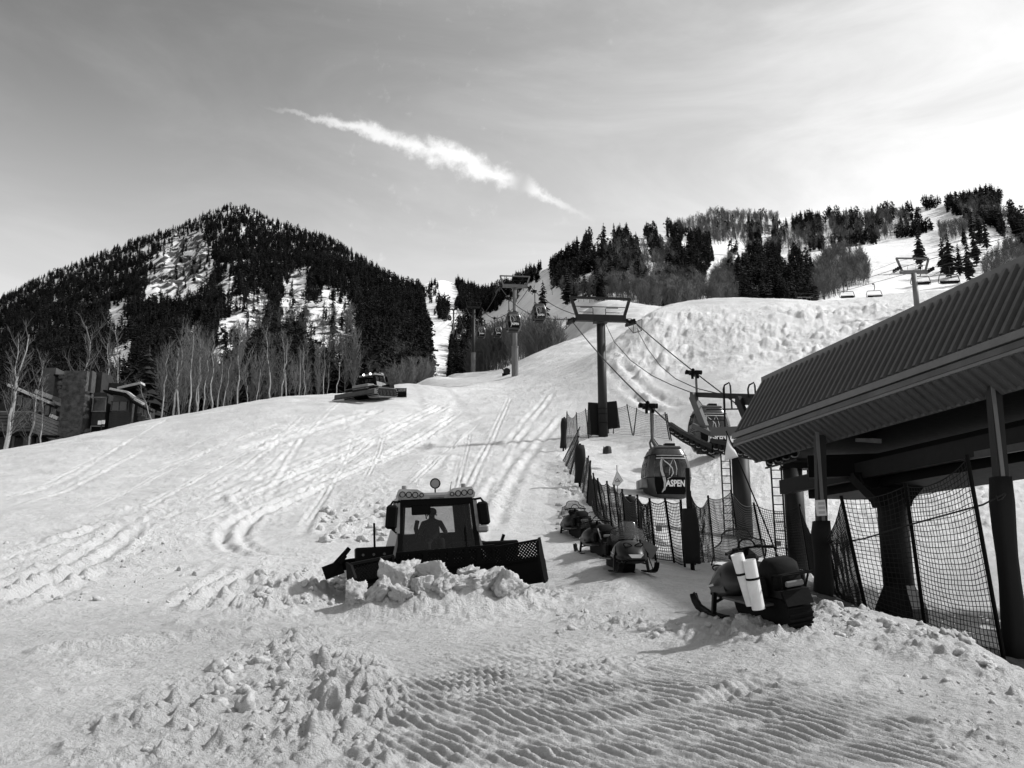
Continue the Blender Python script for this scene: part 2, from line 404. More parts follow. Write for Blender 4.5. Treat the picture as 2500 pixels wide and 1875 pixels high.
# ------------------------------------------------------------------ the snow slope: thin-plate surface through points read from the photograph
CTRL = []
def C(px, py, Y):
    p = P(px, py, Y); CTRL.append((p.x, p.y, p.z))
for px in (-500, 0, 600, 1250, 1900, 2500, 3000):
    C(px, 1875, 7.9)
    x = (px - 1250) / FPX; CTRL.append((x * 3.5, 3.5, 0.0)); CTRL.append((x * 2, 2.0, 0.0))
for a in [(-500, 1600, 13), (0, 1600, 13), (600, 1600, 13), (1250, 1600, 13), (1700, 1600, 12.6), (2150, 1600, 12),
          (-500, 1430, 22), (0, 1400, 24), (400, 1410, 24), (-500, 1270, 36), (0, 1250, 38), (400, 1240, 39),
          (-500, 1170, 58), (0, 1100, 72), (200, 1062, 80), (360, 1026, 88), (560, 990, 95), (360, 1110, 64), (0, 1160, 54),
          (1080, 1462, 22), (830, 1455, 22.5), (1330, 1440, 22.5), (1080, 1500, 18.5), (1500, 1490, 17), (600, 1480, 19), (200, 1480, 19),
          (700, 1250, 38), (1080, 1250, 36), (700, 1100, 64), (1080, 1100, 62), (1080, 1000, 90), (700, 968, 101), (840, 962, 104), (985, 938, 112),
          (1045, 924, 175), (1100, 915, 235), (1150, 918, 250), (1200, 908, 258), (1235, 903, 265), (1180, 925, 180), (1268, 917, 132), (1300, 868, 150), (1385, 832, 166), (1450, 800, 185), (1450, 745, 235), (1560, 742, 235),
          (1400, 1312, 31), (1440, 1365, 25.5), (1540, 1400, 21.8), (1560, 1380, 24), (1480, 1066, 66), (1500, 1200, 42), (1350, 1150, 48), (1340, 1000, 82),
          (1640, 1150, 50), (1700, 1050, 60), (1750, 1390, 26), (1680, 1395, 24.5),
          (1500, 848, 104), (1500, 846, 135), (1500, 800, 175), (1600, 765, 108), (1640, 752, 110), (1760, 745, 108), (1900, 738, 106), (1980, 735, 112), (2050, 736, 130), (2150, 722, 140),
          (2300, 712, 136), (2500, 700, 130), (1640, 850, 96), (1900, 860, 86), (2150, 870, 78), (2500, 850, 72),
          (1640, 765, 135), (1900, 752, 135), (2150, 738, 168), (2500, 716, 160), (2900, 716, 160), (2900, 850, 72),
          (1800, 1000, 62), (2150, 1060, 54), (2150, 1180, 44), (2500, 1060, 52), (2500, 1250, 37), (1850, 1200, 42), (1820, 1345, 34), (2100, 1400, 31),
          (2190, 1440, 29), (2480, 1430, 27), (2900, 1430, 27), (2900, 1250, 37), (2900, 1060, 52), (2020, 1455, 24), (2190, 1520, 24.2), (2450, 1600, 17.8), (2700, 1620, 17.5), (2300, 1560, 19), (2113, 1490, 21),
          (1850, 1515, 14), (1990, 1500, 14.6), (2110, 1490, 15.2), (2250, 1525, 14.4), (2380, 1570, 13.6), (2480, 1632, 12.4), (2700, 1700, 11), (1700, 1500, 15.6),
          (2090, 1500, 17.6), (2250, 1560, 16.6), (2420, 1640, 15.0),
          # behind the crests the ground falls away
          (-500, 1215, 84), (0, 1150, 104), (200, 1112, 112), (360, 1082, 120), (560, 1045, 128), (700, 1020, 134), (840, 1005, 140), (985, 985, 150), (1045, 965, 220), (1100, 950, 290), (1180, 945, 300),
          (1300, 900, 200), (1240, 925, 310), (1385, 865, 210), (1450, 790, 300), (1560, 785, 300), (1900, 800, 300), (2500, 780, 300), (0, 1190, 300), (700, 1080, 300), (1000, 1010, 300)]:
    C(*a)
CTRL = np.array(CTRL)
def _uv(x, y):
    az = np.clip(np.arctan2(x, np.maximum(y, 1e-6)), -0.72, 0.72); r = np.hypot(x, y)
    return az * 4.5, np.log(np.clip(r, 1.5, 320.0)) * 1.5
_cu, _cv = _uv(CTRL[:, 0], CTRL[:, 1]); _cq = CTRL[:, 2] / np.hypot(CTRL[:, 0], CTRL[:, 1])
def _k(d2): return 0.5 * d2 * np.log(d2 + 1e-12)
_n = len(_cu); _A = np.zeros((_n + 3, _n + 3))
_A[:_n, :_n] = _k((_cu[:, None] - _cu) ** 2 + (_cv[:, None] - _cv) ** 2) + np.eye(_n) * 2e-4
_A[:_n, _n] = 1; _A[:_n, _n + 1] = _cu; _A[:_n, _n + 2] = _cv; _A[_n:, :_n] = _A[:_n, _n:].T
_W = np.linalg.solve(_A, np.concatenate([_cq, np.zeros(3)]))


def spline_matrix(k, xs):                        # natural cubic spline through knots k, evaluated at xs, as one matrix
    n = len(k); h = np.diff(k); A = np.eye(n); B = np.zeros((n, n))
    for i in range(1, n - 1):
        A[i, i - 1], A[i, i], A[i, i + 1] = h[i - 1], 2 * (h[i - 1] + h[i]), h[i]
        B[i, i - 1], B[i, i], B[i, i + 1] = 6 / h[i - 1], -6 / h[i - 1] - 6 / h[i], 6 / h[i]
    M = np.linalg.solve(A, B); i = np.clip(np.searchsorted(k, xs, side='right') - 1, 0, n - 2); hh = h[i]; a = (k[i + 1] - xs) / hh; b = (xs - k[i]) / hh
    W = M[i] * ((a ** 3 - a) * hh ** 2 / 6)[:, None] + M[i + 1] * ((b ** 3 - b) * hh ** 2 / 6)[:, None]; r_ = np.arange(len(xs)); W[r_, i] += a; W[r_, i + 1] += b
    return W


def base_z(x, y):
    x = np.asarray(x, float); y = np.asarray(y, float); u, v = _uv(x, y)
    q = _W[_n] + _W[_n + 1] * u + _W[_n + 2] * v
    for i in range(_n): q = q + _W[i] * _k((u - _cu[i]) ** 2 + (v - _cv[i]) ** 2)
    r = np.hypot(x, y); back = np.clip((np.abs(np.arctan2(x, y)) - 0.9) / 1.0, 0, 1)
    z = q * np.minimum(r, 320.0)
    z = z * (1 - back * back * (3 - 2 * back))
    return np.where(r > 320, z - (r - 320) * 0.05, z)


def gz0(x, y): return float(base_z(np.array([x]), np.array([y]))[0])


def G(px, py, y0=5.0, y1=300.0):                # first hit of the pixel's ray with the smooth slope
    ys = np.geomspace(y0, y1, 900); x_, y_, z_ = pix_ray(px, py)
    d = CAM_H + z_ / y_ * ys - base_z(x_ / y_ * ys, ys); i = np.argmax(d < 0)
    if d[i] >= 0: i = int(np.argmin(d))
    Y = ys[i] if i == 0 or d[i] >= 0 else ys[i - 1] + (ys[i] - ys[i - 1]) * d[i - 1] / (d[i - 1] - d[i])
    return P(px, py, Y)


def line_px(pts, step=14.0):                    # pixel polyline -> ground polyline
    out = []
    for (a, b), (c, d) in zip(pts[:-1], pts[1:]):
        n = max(1, int(math.hypot(c - a, d - b) / step))
        out += [(a + (c - a) * i / n, b + (d - b) * i / n) for i in range(n)]
    out.append(pts[-1]); out = np.array([tuple(G(*p))[:2] for p in out])
    for _ in range(3): out[1:-1] = (out[:-2] + 2 * out[1:-1] + out[2:]) / 4
    return out


def dist_line(x, y, ln, reach):                 # distance, signed side, arc length to a polyline (inf beyond reach)
    d = np.full(x.shape, 1e9); sg = np.zeros(x.shape); arc = np.zeros(x.shape)
    m = (x > ln[:, 0].min() - reach) & (x < ln[:, 0].max() + reach) & (y > ln[:, 1].min() - reach) & (y < ln[:, 1].max() + reach)
    xs, ys = x[m], y[m]; dm, sm, am = d[m], sg[m], arc[m]; L = 0.0
    for (a, b), (c, e) in zip(ln[:-1], ln[1:]):
        l = math.hypot(c - a, e - b)
        if l < 1e-6: continue
        tx, ty = (c - a) / l, (e - b) / l; t = np.clip((xs - a) * tx + (ys - b) * ty, 0, l)
        ex, ey = xs - a - t * tx, ys - b - t * ty; dd = np.hypot(ex, ey); k = dd < dm
        dm[k] = dd[k]; sm[k] = (tx * ey - ty * ex)[k]; am[k] = (L + t)[k]; L += l
    d[m], sg[m], arc[m] = dm, sm, am
    return d, sg, arc


def build_terrain():
    az = np.concatenate([np.linspace(-math.pi, -0.66, 40)[:-1], np.linspace(-0.66, -0.56, 20)[:-1], np.linspace(-0.56, 0.56, 940), np.linspace(0.56, 0.66, 20)[1:], np.linspace(0.66, math.pi, 40)[1:]])
    r = np.concatenate([[0.3, 1.2, 2.5, 4.0, 5.2], np.geomspace(6.0, 16.0, 400)[:-1], np.geomspace(16.0, 250, 460), np.geomspace(260, 330, 10), [450, 700, 1200, 2500, 6000]])
    AZ, RR = np.meshgrid(az, r); x = (np.sin(AZ) * RR).ravel(); y = (np.cos(AZ) * RR).ravel()
    ka = np.unique(np.append(np.arange(0, len(az), 5), len(az) - 1)); kr = np.unique(np.append(np.arange(0, len(r), 5), len(r) - 1))
    A2, R2 = np.meshgrid(az[ka], r[kr]); zc = base_z((np.sin(A2) * R2).ravel(), (np.cos(A2) * R2).ravel()).reshape(A2.shape) / R2
    z = ((spline_matrix(np.log(r[kr]), np.log(r)) @ zc @ spline_matrix(az[ka], az).T) * RR).ravel(); r_ = RR.ravel(); px, py = to_pix(x, y, z)
    vis = (np.abs(AZ.ravel()) < 0.62) & (r_ > 5) & (r_ < 300)
    far = np.clip(r_ / 40.0, 0.35, 3.0)
    w2 = np.clip((r_ - 22) / 16, 0, 1); w3 = np.clip((r_ - 60) / 40, 0, 1); w1 = 1 - w2; w2 = w2 * (1 - w3)
    def msc(b, o, sd_):
        v = np.zeros_like(x)
        for wq, s in ((w1, 1.0), (w2, 2.3), (w3, 5.0)):
            k = (wq > 0) & vis; v[k] += wq[k] * fbm(x[k] / (b * s), y[k] / (b * s), o, sd_ + int(s * 40))
        return v
    # broad swells
    z = z + vis * (0.10 * far * msc(4.0, 3, 3) * np.clip(r_ / 15, 0.3, 1))
    # roughness zones (amplitude in metres), read from the photograph
    rough = np.full(x.shape, 0.035) + 0.05 * np.clip(msc(3.0, 3, 33) * 2, 0, 1)
    zones = [([(0, 1345), (180, 1300), (420, 1205), (640, 1180), (760, 1240), (560, 1300), (430, 1365), (200, 1440), (0, 1490)], 40, 0.16),
             ([(520, 1400), (640, 1360), (850, 1380), (860, 1485), (600, 1510), (440, 1460)], 40, 0.24),
             ([(380, 1690), (620, 1580), (760, 1540), (880, 1585), (1010, 1700), (960, 1875), (120, 1875), (200, 1790)], 50, 0.20),
             ([(600, 1600), (700, 1600), (700, 1740), (520, 1780), (480, 1720)], 50, 0.12),
             ([(820, 1440), (1330, 1420), (1420, 1470), (1300, 1510), (850, 1520)], 30, 0.18),
             ([(1340, 1490), (1500, 1500), (1720, 1530), (2000, 1480), (2250, 1530), (2500, 1640), (2500, 1720), (2250, 1620), (2000, 1560), (1700, 1570), (1380, 1530)], 24, 0.16),
             ([(2300, 1640), (2500, 1700), (2500, 1875), (2330, 1875), (2260, 1760)], 60, 0.09),
             ([(1580, 770), (2250, 735), (2150, 900), (1750, 880), (1560, 930), (1450, 890)], 30, 0.95),
             ([(1750, 880), (2200, 900), (2100, 1010), (1900, 1000)], 60, 0.30),
             ([(1620, 1100), (1800, 1040), (1900, 1080), (1880, 1250), (1650, 1200)], 40, 0.20),
             ([(1860, 1150), (2500, 1100), (2500, 1330), (2000, 1330)], 60, 0.22),
             ([(1360, 1100), (1430, 1180), (1480, 1300), (1400, 1300), (1370, 1200)], 20, 0.30),
             ([(820, 1200), (960, 1160), (990, 1320), (800, 1330)], 30, 0.22),
             ([(1000, 1050), (1250, 1060), (1240, 1250), (1180, 1330), (1160, 1180)], 50, 0.10),
             ([(560, 1250), (900, 1110), (1150, 1000), (1100, 960), (700, 1080), (450, 1190)], 60, 0.12),
             ([(1100, 950), (1350, 900), (1420, 1000), (1250, 1050)], 60, 0.14)]
    zmask = {}
    for i, (poly, soft, amp) in enumerate(zones):
        mk = soft_poly(px, py, poly, soft); rough = np.maximum(rough, 0.03 + amp * mk)
    rough *= vis
    cl = np.zeros_like(x)
    for lo, hi, c in ((0, 26, 0.36), (22, 60, 0.7), (50, 340, 1.9)):
        k = (r_ >= lo) & (r_ < hi); wgt = np.clip((r_ - lo) / 4, 0, 1) if lo else np.ones_like(r_)
        wgt = np.minimum(wgt, np.clip((hi - r_) / 4, 0, 1)) if hi < 300 else wgt
        v = np.zeros_like(x); wx = x[k] + 0.22 * c * fbm(x[k] / c * 1.6, y[k] / c * 1.6, 2, 51); wy = y[k] + 0.22 * c * fbm(x[k] / c * 1.6 + 9, y[k] / c * 1.6, 2, 52); v[k] = clods(wx, wy, c, 5, 0.5) * 0.75 + clods(wx + 3.3, wy, c * 0.5, 9, 0.75) * 0.5 + clods(wx + 1.3, wy, c * 0.26, 19, 0.8) * 0.3 + fbm(x[k] / c * 1.3, y[k] / c * 1.3, 3, 21) * 0.45
        cl = np.maximum(cl, v * wgt)
    patch = np.clip(0.75 + 0.9 * msc(1.3, 3, 40), 0.1, 1.6)
    z = z + rough * cl * patch
    z = z + vis * 0.045 * far * msc(0.45, 5, 60)
    tr_n = 0.7 + 0.9 * fbm(x / 0.8, y / 0.8, 2, 71); br_n = fbm(x / 3.1, y / 3.1, 2, 73)
    # vehicle tracks: ridged ruts following lines read from the photograph (width m, depth m, number of ribs)
    tracks = [([(-60, 1480), (60, 1432), (160, 1395), (250, 1345), (330, 1280)], 1.6, 0.13, 4, 0.5),
              ([(-60, 1400), (60, 1360), (180, 1320), (300, 1270)], 1.1, 0.10, 3, 0.6),
              ([(1120, 1010), (1000, 1085), (880, 1140), (760, 1195), (660, 1240), (580, 1275), (548, 1300), (552, 1325), (590, 1350), (650, 1362), (740, 1368)], 1.1, 0.15, 3, 0.0),
              ([(1090, 985), (960, 1050), (840, 1105), (700, 1165), (600, 1210)], 1.4, 0.11, 4, 0.2),
              ([(960, 1040), (800, 1095), (620, 1170), (480, 1235)], 1.3, 0.07, 3, 0.3),
              ([(1370, 1010), (1320, 1060), (1270, 1120), (1225, 1190), (1190, 1260), (1165, 1330)], 1.5, 0.11, 3, 0.2),
              ([(1345, 960), (1290, 1030), (1240, 1090)], 1.3, 0.10, 3, 0.2),
              ([(930, 1000), (830, 1025), (720, 1060), (600, 1100)], 2.2, 0.13, 3, 0.3),
              ([(760, 1310), (790, 1250), (815, 1200)], 0.9, 0.10, 2, 0.2),
              ([(600, 1385), (540, 1425), (470, 1470), (440, 1490)], 1.2, 0.11, 4, 0.4),
              ([(1500, 890), (1560, 960), (1640, 1000)], 2.5, 0.2, 3, 0.2)]
    churn = np.clip(rough / 0.2, 0, 1) * 0.75; churn = np.maximum(churn, vis * np.clip(1.9 * msc(1.6, 4, 120) - 0.1, 0, 0.85))
    rk = random.Random(21)
    for i in range(34):                           # finer overlapping tracks up and across the slope
        f = rk.random(); a0 = (rk.uniform(760, 1330), rk.uniform(950, 1010)); ang = rk.uniform(-1.0, 1.0)
        if i % 3 == 0: b0 = (a0[0] - rk.uniform(60, 180), rk.uniform(1180, 1330))
        else: b0 = (a0[0] - rk.uniform(330, 640), rk.uniform(1120, 1300))
        c0 = ((a0[0] + b0[0]) / 2 + rk.uniform(-60, 60), (a0[1] + b0[1]) / 2 + rk.uniform(-25, 25))
        tracks.append(([tuple((1 - q) ** 2 * np.array(a0) + 2 * q * (1 - q) * np.array(c0) + q * q * np.array(b0)) for q in np.linspace(rk.uniform(0, 0.4), rk.uniform(0.6, 1), 6)], rk.uniform(0.35, 1.0), rk.uniform(0.03, 0.075), rk.choice((1, 2, 2, 3)), 0.2))
    for i in range(8):
        x0 = rk.uniform(-40, 500); y0 = rk.uniform(1150, 1420); tracks.append(([(x0, y0), (x0 + 150, y0 - rk.uniform(40, 80)), (x0 + 320, y0 - rk.uniform(110, 170))], rk.uniform(0.35, 0.9), rk.uniform(0.03, 0.06), 2, 0.3))
    for pts, wd, dep, ribs, treadamt in tracks:
        ln = line_px(pts, 26.0); reach = wd * 1.3; k = np.nonzero((x > ln[:, 0].min() - reach) & (x < ln[:, 0].max() + reach) & (y > ln[:, 1].min() - reach) & (y < ln[:, 1].max() + reach))[0]
        d, sg, arc = dist_line(x[k], y[k], ln, reach); j = d < wd * 1.2; k, d, sg, arc = k[j], d[j], sg[j], arc[j]
        if not len(k): continue
        e = np.clip(1.15 - d / wd, 0, 1) * np.clip(0.85 + 0.9 * br_n[k], 0.1, 1.3); e = e * e * (3 - 2 * np.minimum(e, 1)); total = arc.max() + 1e-6
        e = e * np.clip(np.minimum(arc, total - arc) / (0.08 * total), 0, 1)
        wv = np.cos(sg / wd * math.pi * ribs) * tr_n[k]
        churn[k] = np.maximum(churn[k], np.clip(e * 1.1, 0, 1) * np.clip(0.75 + 0.7 * wv, 0.1, 1))
        z[k] += 1.5 * dep * e * (wv * 0.75 + treadamt * np.clip(np.sin(arc * 2 * math.pi / 0.55), -0.4, 1) * 0.8 - 0.25)
    # groomer corduroy in the foreground
    a, b = G(1240, 1770), G(1500, 1868); dx, dy = (b - a).normalized().to_tuple()[:2]
    across = (x - a.x) * -dy + (y - a.y) * dx + 0.06 * fbm(x / 1.8, y / 1.8, 2, 80) + 0.02 * fbm(x / 0.3, y / 0.3, 2, 81)
    mk = soft_poly(px, py, [(900, 1680), (1230, 1610), (1700, 1640), (2200, 1740), (2360, 1890), (860, 1890)], 70)
    z = z + mk * 0.031 * (np.cos(across * 2 * math.pi / 0.145) * np.clip(0.9 + 1.2 * fbm(x / 0.8, y / 0.5, 3, 83), 0.0, 1.5))
    a, b = G(1150, 1690), G(1480, 1610); dx, dy = (b - a).normalized().to_tuple()[:2]; across = (x - a.x) * -dy + (y - a.y) * dx
    mk = soft_poly(px, py, [(1050, 1640), (1500, 1570), (1640, 1610), (1300, 1700), (1100, 1730)], 40)
    z = z + mk * 0.022 * np.cos(across * 2 * math.pi / 0.2) * np.clip(0.6 + fbm(x / 0.7, y / 0.7, 2, 85), 0, 1.5)
    churn = np.maximum(churn, 0.5 * soft_poly(px, py, [(930, 1690), (1230, 1640), (1650, 1665), (2150, 1760), (2330, 1890), (900, 1890)], 70))
    # broken slab edges and small ridges
    for pts, wd, h in (([(110, 1592), (200, 1584), (330, 1575), (460, 1560), (640, 1548)], 0.20, 0.16), ([(440, 1525), (560, 1508), (720, 1498), (830, 1500)], 0.22, 0.12),
                       ([(700, 1570), (790, 1545)], 0.25, 0.14), ([(1760, 1705), (1855, 1672)], 0.14, -0.13), ([(720, 1590), (830, 1625)], 0.25, 0.14),
                       ([(-20, 1842), (35, 1842)], 0.25, -0.12), ([(240, 1622), (300, 1625)], 0.18, -0.07)):
        ln = line_px(pts, 20); d, sg, arc = dist_line(x, y, ln, 1.2); e = np.clip(1 - d / (wd * 1.5), 0, 1)
        z = z + h * e ** 0.7 * (0.75 + 0.6 * fbm(x / 0.3, y / 0.3, 3, 90))
    # heap of snow in front of the blade
    for (hx, hy, hr, hh) in ((1000, 18.8, 1.2, 0.34), (1130, 18.8, 1.2, 0.34), (1240, 18.9, 0.9, 0.22), (880, 18.4, 0.7, 0.2), (700, 22.0, 1.2, 0.35)):
        p = P(hx, 1400, hy); d = np.hypot(x - p.x, (y - p.y) * 1.5); z = z + hh * np.exp(-(d / hr) ** 2) * (1 + 0.5 * fbm(x / 0.5, y / 0.5, 3, 95))
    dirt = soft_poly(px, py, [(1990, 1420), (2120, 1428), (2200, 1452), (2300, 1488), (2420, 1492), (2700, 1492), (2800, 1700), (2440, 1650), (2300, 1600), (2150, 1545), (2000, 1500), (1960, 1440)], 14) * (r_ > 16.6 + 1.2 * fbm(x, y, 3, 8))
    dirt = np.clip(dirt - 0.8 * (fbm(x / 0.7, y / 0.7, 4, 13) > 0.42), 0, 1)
    near_dark = np.clip((26 - r_) / 14, 0, 1) * np.clip(0.8 + 0.8 * fbm(x / 3.5, y / 3.5, 4, 31), 0, 1)      # vignette-like darkening of the near snow, painted into its colour
    na = len(az); nr = len(r); i, j = np.meshgrid(np.arange(nr - 1), np.arange(na - 1), indexing='ij'); b0 = (i * na + j).ravel()
    me = raw_mesh('snow_ground', np.stack([x, y, z], 1), np.stack([b0, b0 + 1, b0 + na + 1, b0 + na], 1), SNOW, True)
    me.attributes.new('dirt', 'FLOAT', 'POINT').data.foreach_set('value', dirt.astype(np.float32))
    me.attributes.new('churn', 'FLOAT', 'POINT').data.foreach_set('value', np.clip(churn, 0, 1).astype(np.float32))
    me.attributes.new('near_dark', 'FLOAT', 'POINT').data.foreach_set('value', near_dark.astype(np.float32))
    o = link('snow_ground', me); o['kind'] = 'structure'; o['label'] = 'churned and tracked snow slope rising from the camera to the crest'
    return (az, r, z.reshape(nr, na))


_AZ, _RG, _ZG = build_terrain()


def gz(x, y):                                   # height of the finished snow surface
    a = math.atan2(x, y); r = math.hypot(x, y); j = min(max(int(np.searchsorted(_AZ, a)) - 1, 0), len(_AZ) - 2); i = min(max(int(np.searchsorted(_RG, r)) - 1, 0), len(_RG) - 2)
    t = (a - _AZ[j]) / (_AZ[j + 1] - _AZ[j]); s = (r - _RG[i]) / (_RG[i + 1] - _RG[i])
    return float((_ZG[i, j] * (1 - t) + _ZG[i, j + 1] * t) * (1 - s) + (_ZG[i + 1, j] * (1 - t) + _ZG[i + 1, j + 1] * t) * s)


def on_ground(px, py, dz=0.0):
    p = G(px, py); return Vector((p.x, p.y, gz(p.x, p.y) + dz))

# ------------------------------------------------------------------ the mountains: one sheet from behind the slope up to the skyline read from the photograph
SKY = np.array([(-900, 860), (-400, 810), (-200, 775), (0, 732), (100, 680), (210, 636), (330, 590), (440, 556), (500, 526), (550, 507), (590, 505), (660, 540), (740, 566), (800, 584), (880, 634),
                (950, 676), (1010, 702), (1040, 690), (1080, 682), (1130, 700), (1180, 722), (1230, 705), (1300, 668), (1370, 640), (1430, 592), (1480, 576), (1560, 580), (1640, 560),
                (1690, 548), (1740, 524), (1800, 522), (1900, 534), (2000, 518), (2100, 512), (2200, 512), (2290, 500), (2360, 482), (2420, 475), (2470, 478), (2560, 476), (2800, 470), (3400, 520)], float)
BASE = np.array([(-900, 1290, 140), (0, 1180, 128), (360, 1110, 140), (700, 1050, 155), (985, 1010, 190), (1050, 955, 290), (1100, 950, 310), (1180, 955, 310), (1240, 935, 300), (1300, 915, 225), (1400, 870, 225), (1450, 830, 240), (1560, 820, 240), (1640, 850, 220), (3400, 850, 220)], float)
TOPY = np.array([(-900, 1100), (300, 1150), (580, 1150), (900, 900), (1030, 800), (1090, 900), (1180, 800), (1250, 680), (1330, 600), (1500, 600), (1650, 650), (1750, 800), (2000, 760), (2300, 700), (2420, 680), (3400, 700)], float)


def _sm(tab, wd):                               # soften the corners of a table along its first column
    g = np.arange(-1000, 3500, 5.0); k = np.exp(-0.5 * (np.arange(-60, 61) * 5.0 / wd) ** 2); k /= k.sum()
    c = [np.convolve(np.pad(np.interp(g, tab[:, 0], tab[:, i]), 60, mode='edge'), k, 'valid') for i in range(1, tab.shape[1])]
    return np.stack([g] + c, 1)


SKY = _sm(SKY, 9); BASE = _sm(BASE, 25); TOPY = _sm(TOPY, 45)


def m_y(px, py):                                # depth of the mountain sheet behind pixel (px, py)
    s = np.interp(px, SKY[:, 0], SKY[:, 1]); b = np.interp(px, BASE[:, 0], BASE[:, 1]); yb = np.interp(px, BASE[:, 0], BASE[:, 2]); yt = np.interp(px, TOPY[:, 0], TOPY[:, 1])
    t = np.clip((b - py) / (b - s), 0, 1)
    return yb + (yt - yb) * (0.55 * t + 0.45 * t * t)


ROCKS = [[(345, 712), (372, 640), (425, 572), (500, 566), (520, 640), (500, 690), (440, 715)], [(255, 778), (275, 745), (312, 735), (308, 778)], [(242, 884), (280, 845), (330, 818), (320, 880)],
         [(515, 860), (530, 812), (565, 745), (620, 712), (655, 718), (640, 775), (580, 850), (545, 870)], [(680, 762), (695, 675), (750, 656), (755, 720), (730, 770)],
         [(735, 840), (745, 762), (790, 705), (850, 715), (878, 780), (850, 850), (850, 900), (820, 890), (800, 850)], [(528, 705), (548, 655), (572, 660), (580, 695)], [(450, 815), (480, 770), (490, 800)],
         [(500, 900), (530, 850), (545, 900)], [(190, 845), (205, 828), (215, 845)]]
RUNS = [[(1052, 935), (1050, 830), (1036, 760), (1032, 705), (1060, 690), (1110, 705), (1122, 730), (1095, 745), (1092, 800), (1100, 840), (1094, 935)],
        [(1150, 745), (1200, 715), (1260, 700), (1320, 700), (1400, 745), (1640, 752), (1640, 850), (1300, 880), (1190, 760)],
        [(1736, 585), (1800, 582), (1802, 612), (1760, 670), (1722, 705), (1700, 760), (1640, 760), (1700, 690), (1716, 640), (1742, 630)],
        [(1955, 622), (2100, 600), (2240, 582), (2240, 640), (2180, 700), (2160, 740), (1990, 740), (2000, 700), (2120, 690), (2110, 630)],
        [(2200, 512), (2290, 505), (2368, 540), (2290, 550), (2250, 560)], [(2240, 580), (2330, 545), (2420, 555), (2460, 610), (2560, 640), (2560, 760), (2200, 740), (2250, 660)], [(2440, 490), (2600, 480), (2600, 600), (2500, 560)]]


def build_mountains():
    cols = np.linspace(-880, 3380, 560); ts = np.concatenate([np.linspace(0, 1, 220), [1.03, 1.1]])
    PX, T = np.meshgrid(cols, ts); s = np.interp(PX, SKY[:, 0], SKY[:, 1]); b = np.interp(PX, BASE[:, 0], BASE[:, 1])
    tc_ = np.minimum(T, 1.0); py = b + (s - b) * tc_; Y = m_y(PX, py) * np.where(T > 1, 1 + (T - 1) * 4, 1)
    a = (PX - 1250) / FPX; bb = (937.5 - py) / FPX; yr = CP - SP * bb; zr = SP + CP * bb
    x = a / yr * Y; z = CAM_H + zr / yr * m_y(PX, py) - np.where(T > 1, (T - 1) * 1600, 0); y = Y
    rock = np.zeros_like(PX)
    for i, p in enumerate(ROCKS): rock = np.maximum(rock, (1.0 if i == 0 else 0.45) * soft_poly(PX.ravel(), py.ravel(), p, 26).reshape(PX.shape))
    forest_left = (PX < 1040)
    edge = np.clip((1 - tc_) * 12, 0, 1) * np.clip(tc_ * 10, 0, 1)
    amp = np.where(forest_left, 7.0, 4.5) * edge
    run = np.zeros_like(PX)
    for p in RUNS: run = np.maximum(run, soft_poly(PX.ravel(), py.ravel(), p, 14).reshape(PX.shape))
    z = z + amp * (1 - 0.8 * run) * fbm(x / 70, y / 70, 4, 3) + rock * 14 * fbm(x / 26, z / 30, 4, 9) * edge
    rk = np.where(forest_left, 0.30 + 0.28 * rock, 0.22) * (1 - run)
    for p in ([(1540, 770), (1560, 690), (1680, 690), (1640, 750)], [(1800, 545), (1900, 540), (1930, 580), (1870, 600)], [(2260, 560), (2340, 545), (2380, 570)]):
        rk = np.maximum(rk, 0.42 * soft_poly(PX.ravel(), py.ravel(), p, 20).reshape(PX.shape))
    na, nr = len(cols), len(ts); i, j = np.meshgrid(np.arange(nr - 1), np.arange(na - 1), indexing='ij'); b0 = (i * na + j).ravel()
    me = raw_mesh('mountain', np.stack([x.ravel(), y.ravel(), z.ravel()], 1), np.stack([b0, b0 + 1, b0 + na + 1, b0 + na], 1), MOUNT, True)
    me.attributes.new('rock', 'FLOAT', 'POINT').data.foreach_set('value', rk.ravel().astype(np.float32))
    o = link('mountain', me); o['kind'] = 'structure'; o['label'] = 'snow covered mountains with rock outcrops and ski runs'
    return cols, tc_, x, y, z


_MC, _MT, _MX, _MYY, _MZ = build_mountains()


def m_point(px, py):                            # surface point of the mountain sheet behind a pixel
    s = np.interp(px, SKY[:, 0], SKY[:, 1]); b = np.interp(px, BASE[:, 0], BASE[:, 1]); t = min(max((b - py) / (b - s), 0), 1) * 219
    j = min(max((px - _MC[0]) / (_MC[1] - _MC[0]), 0), len(_MC) - 1.001); j0 = int(j); i0 = min(int(t), 218); fj = j - j0; fi = t - i0
    f = lambda A: (A[i0, j0] * (1 - fj) + A[i0, j0 + 1] * fj) * (1 - fi) + (A[i0 + 1, j0] * (1 - fj) + A[i0 + 1, j0 + 1] * fj) * fi
    return Vector((float(f(_MX)), float(f(_MYY)), float(f(_MZ))))

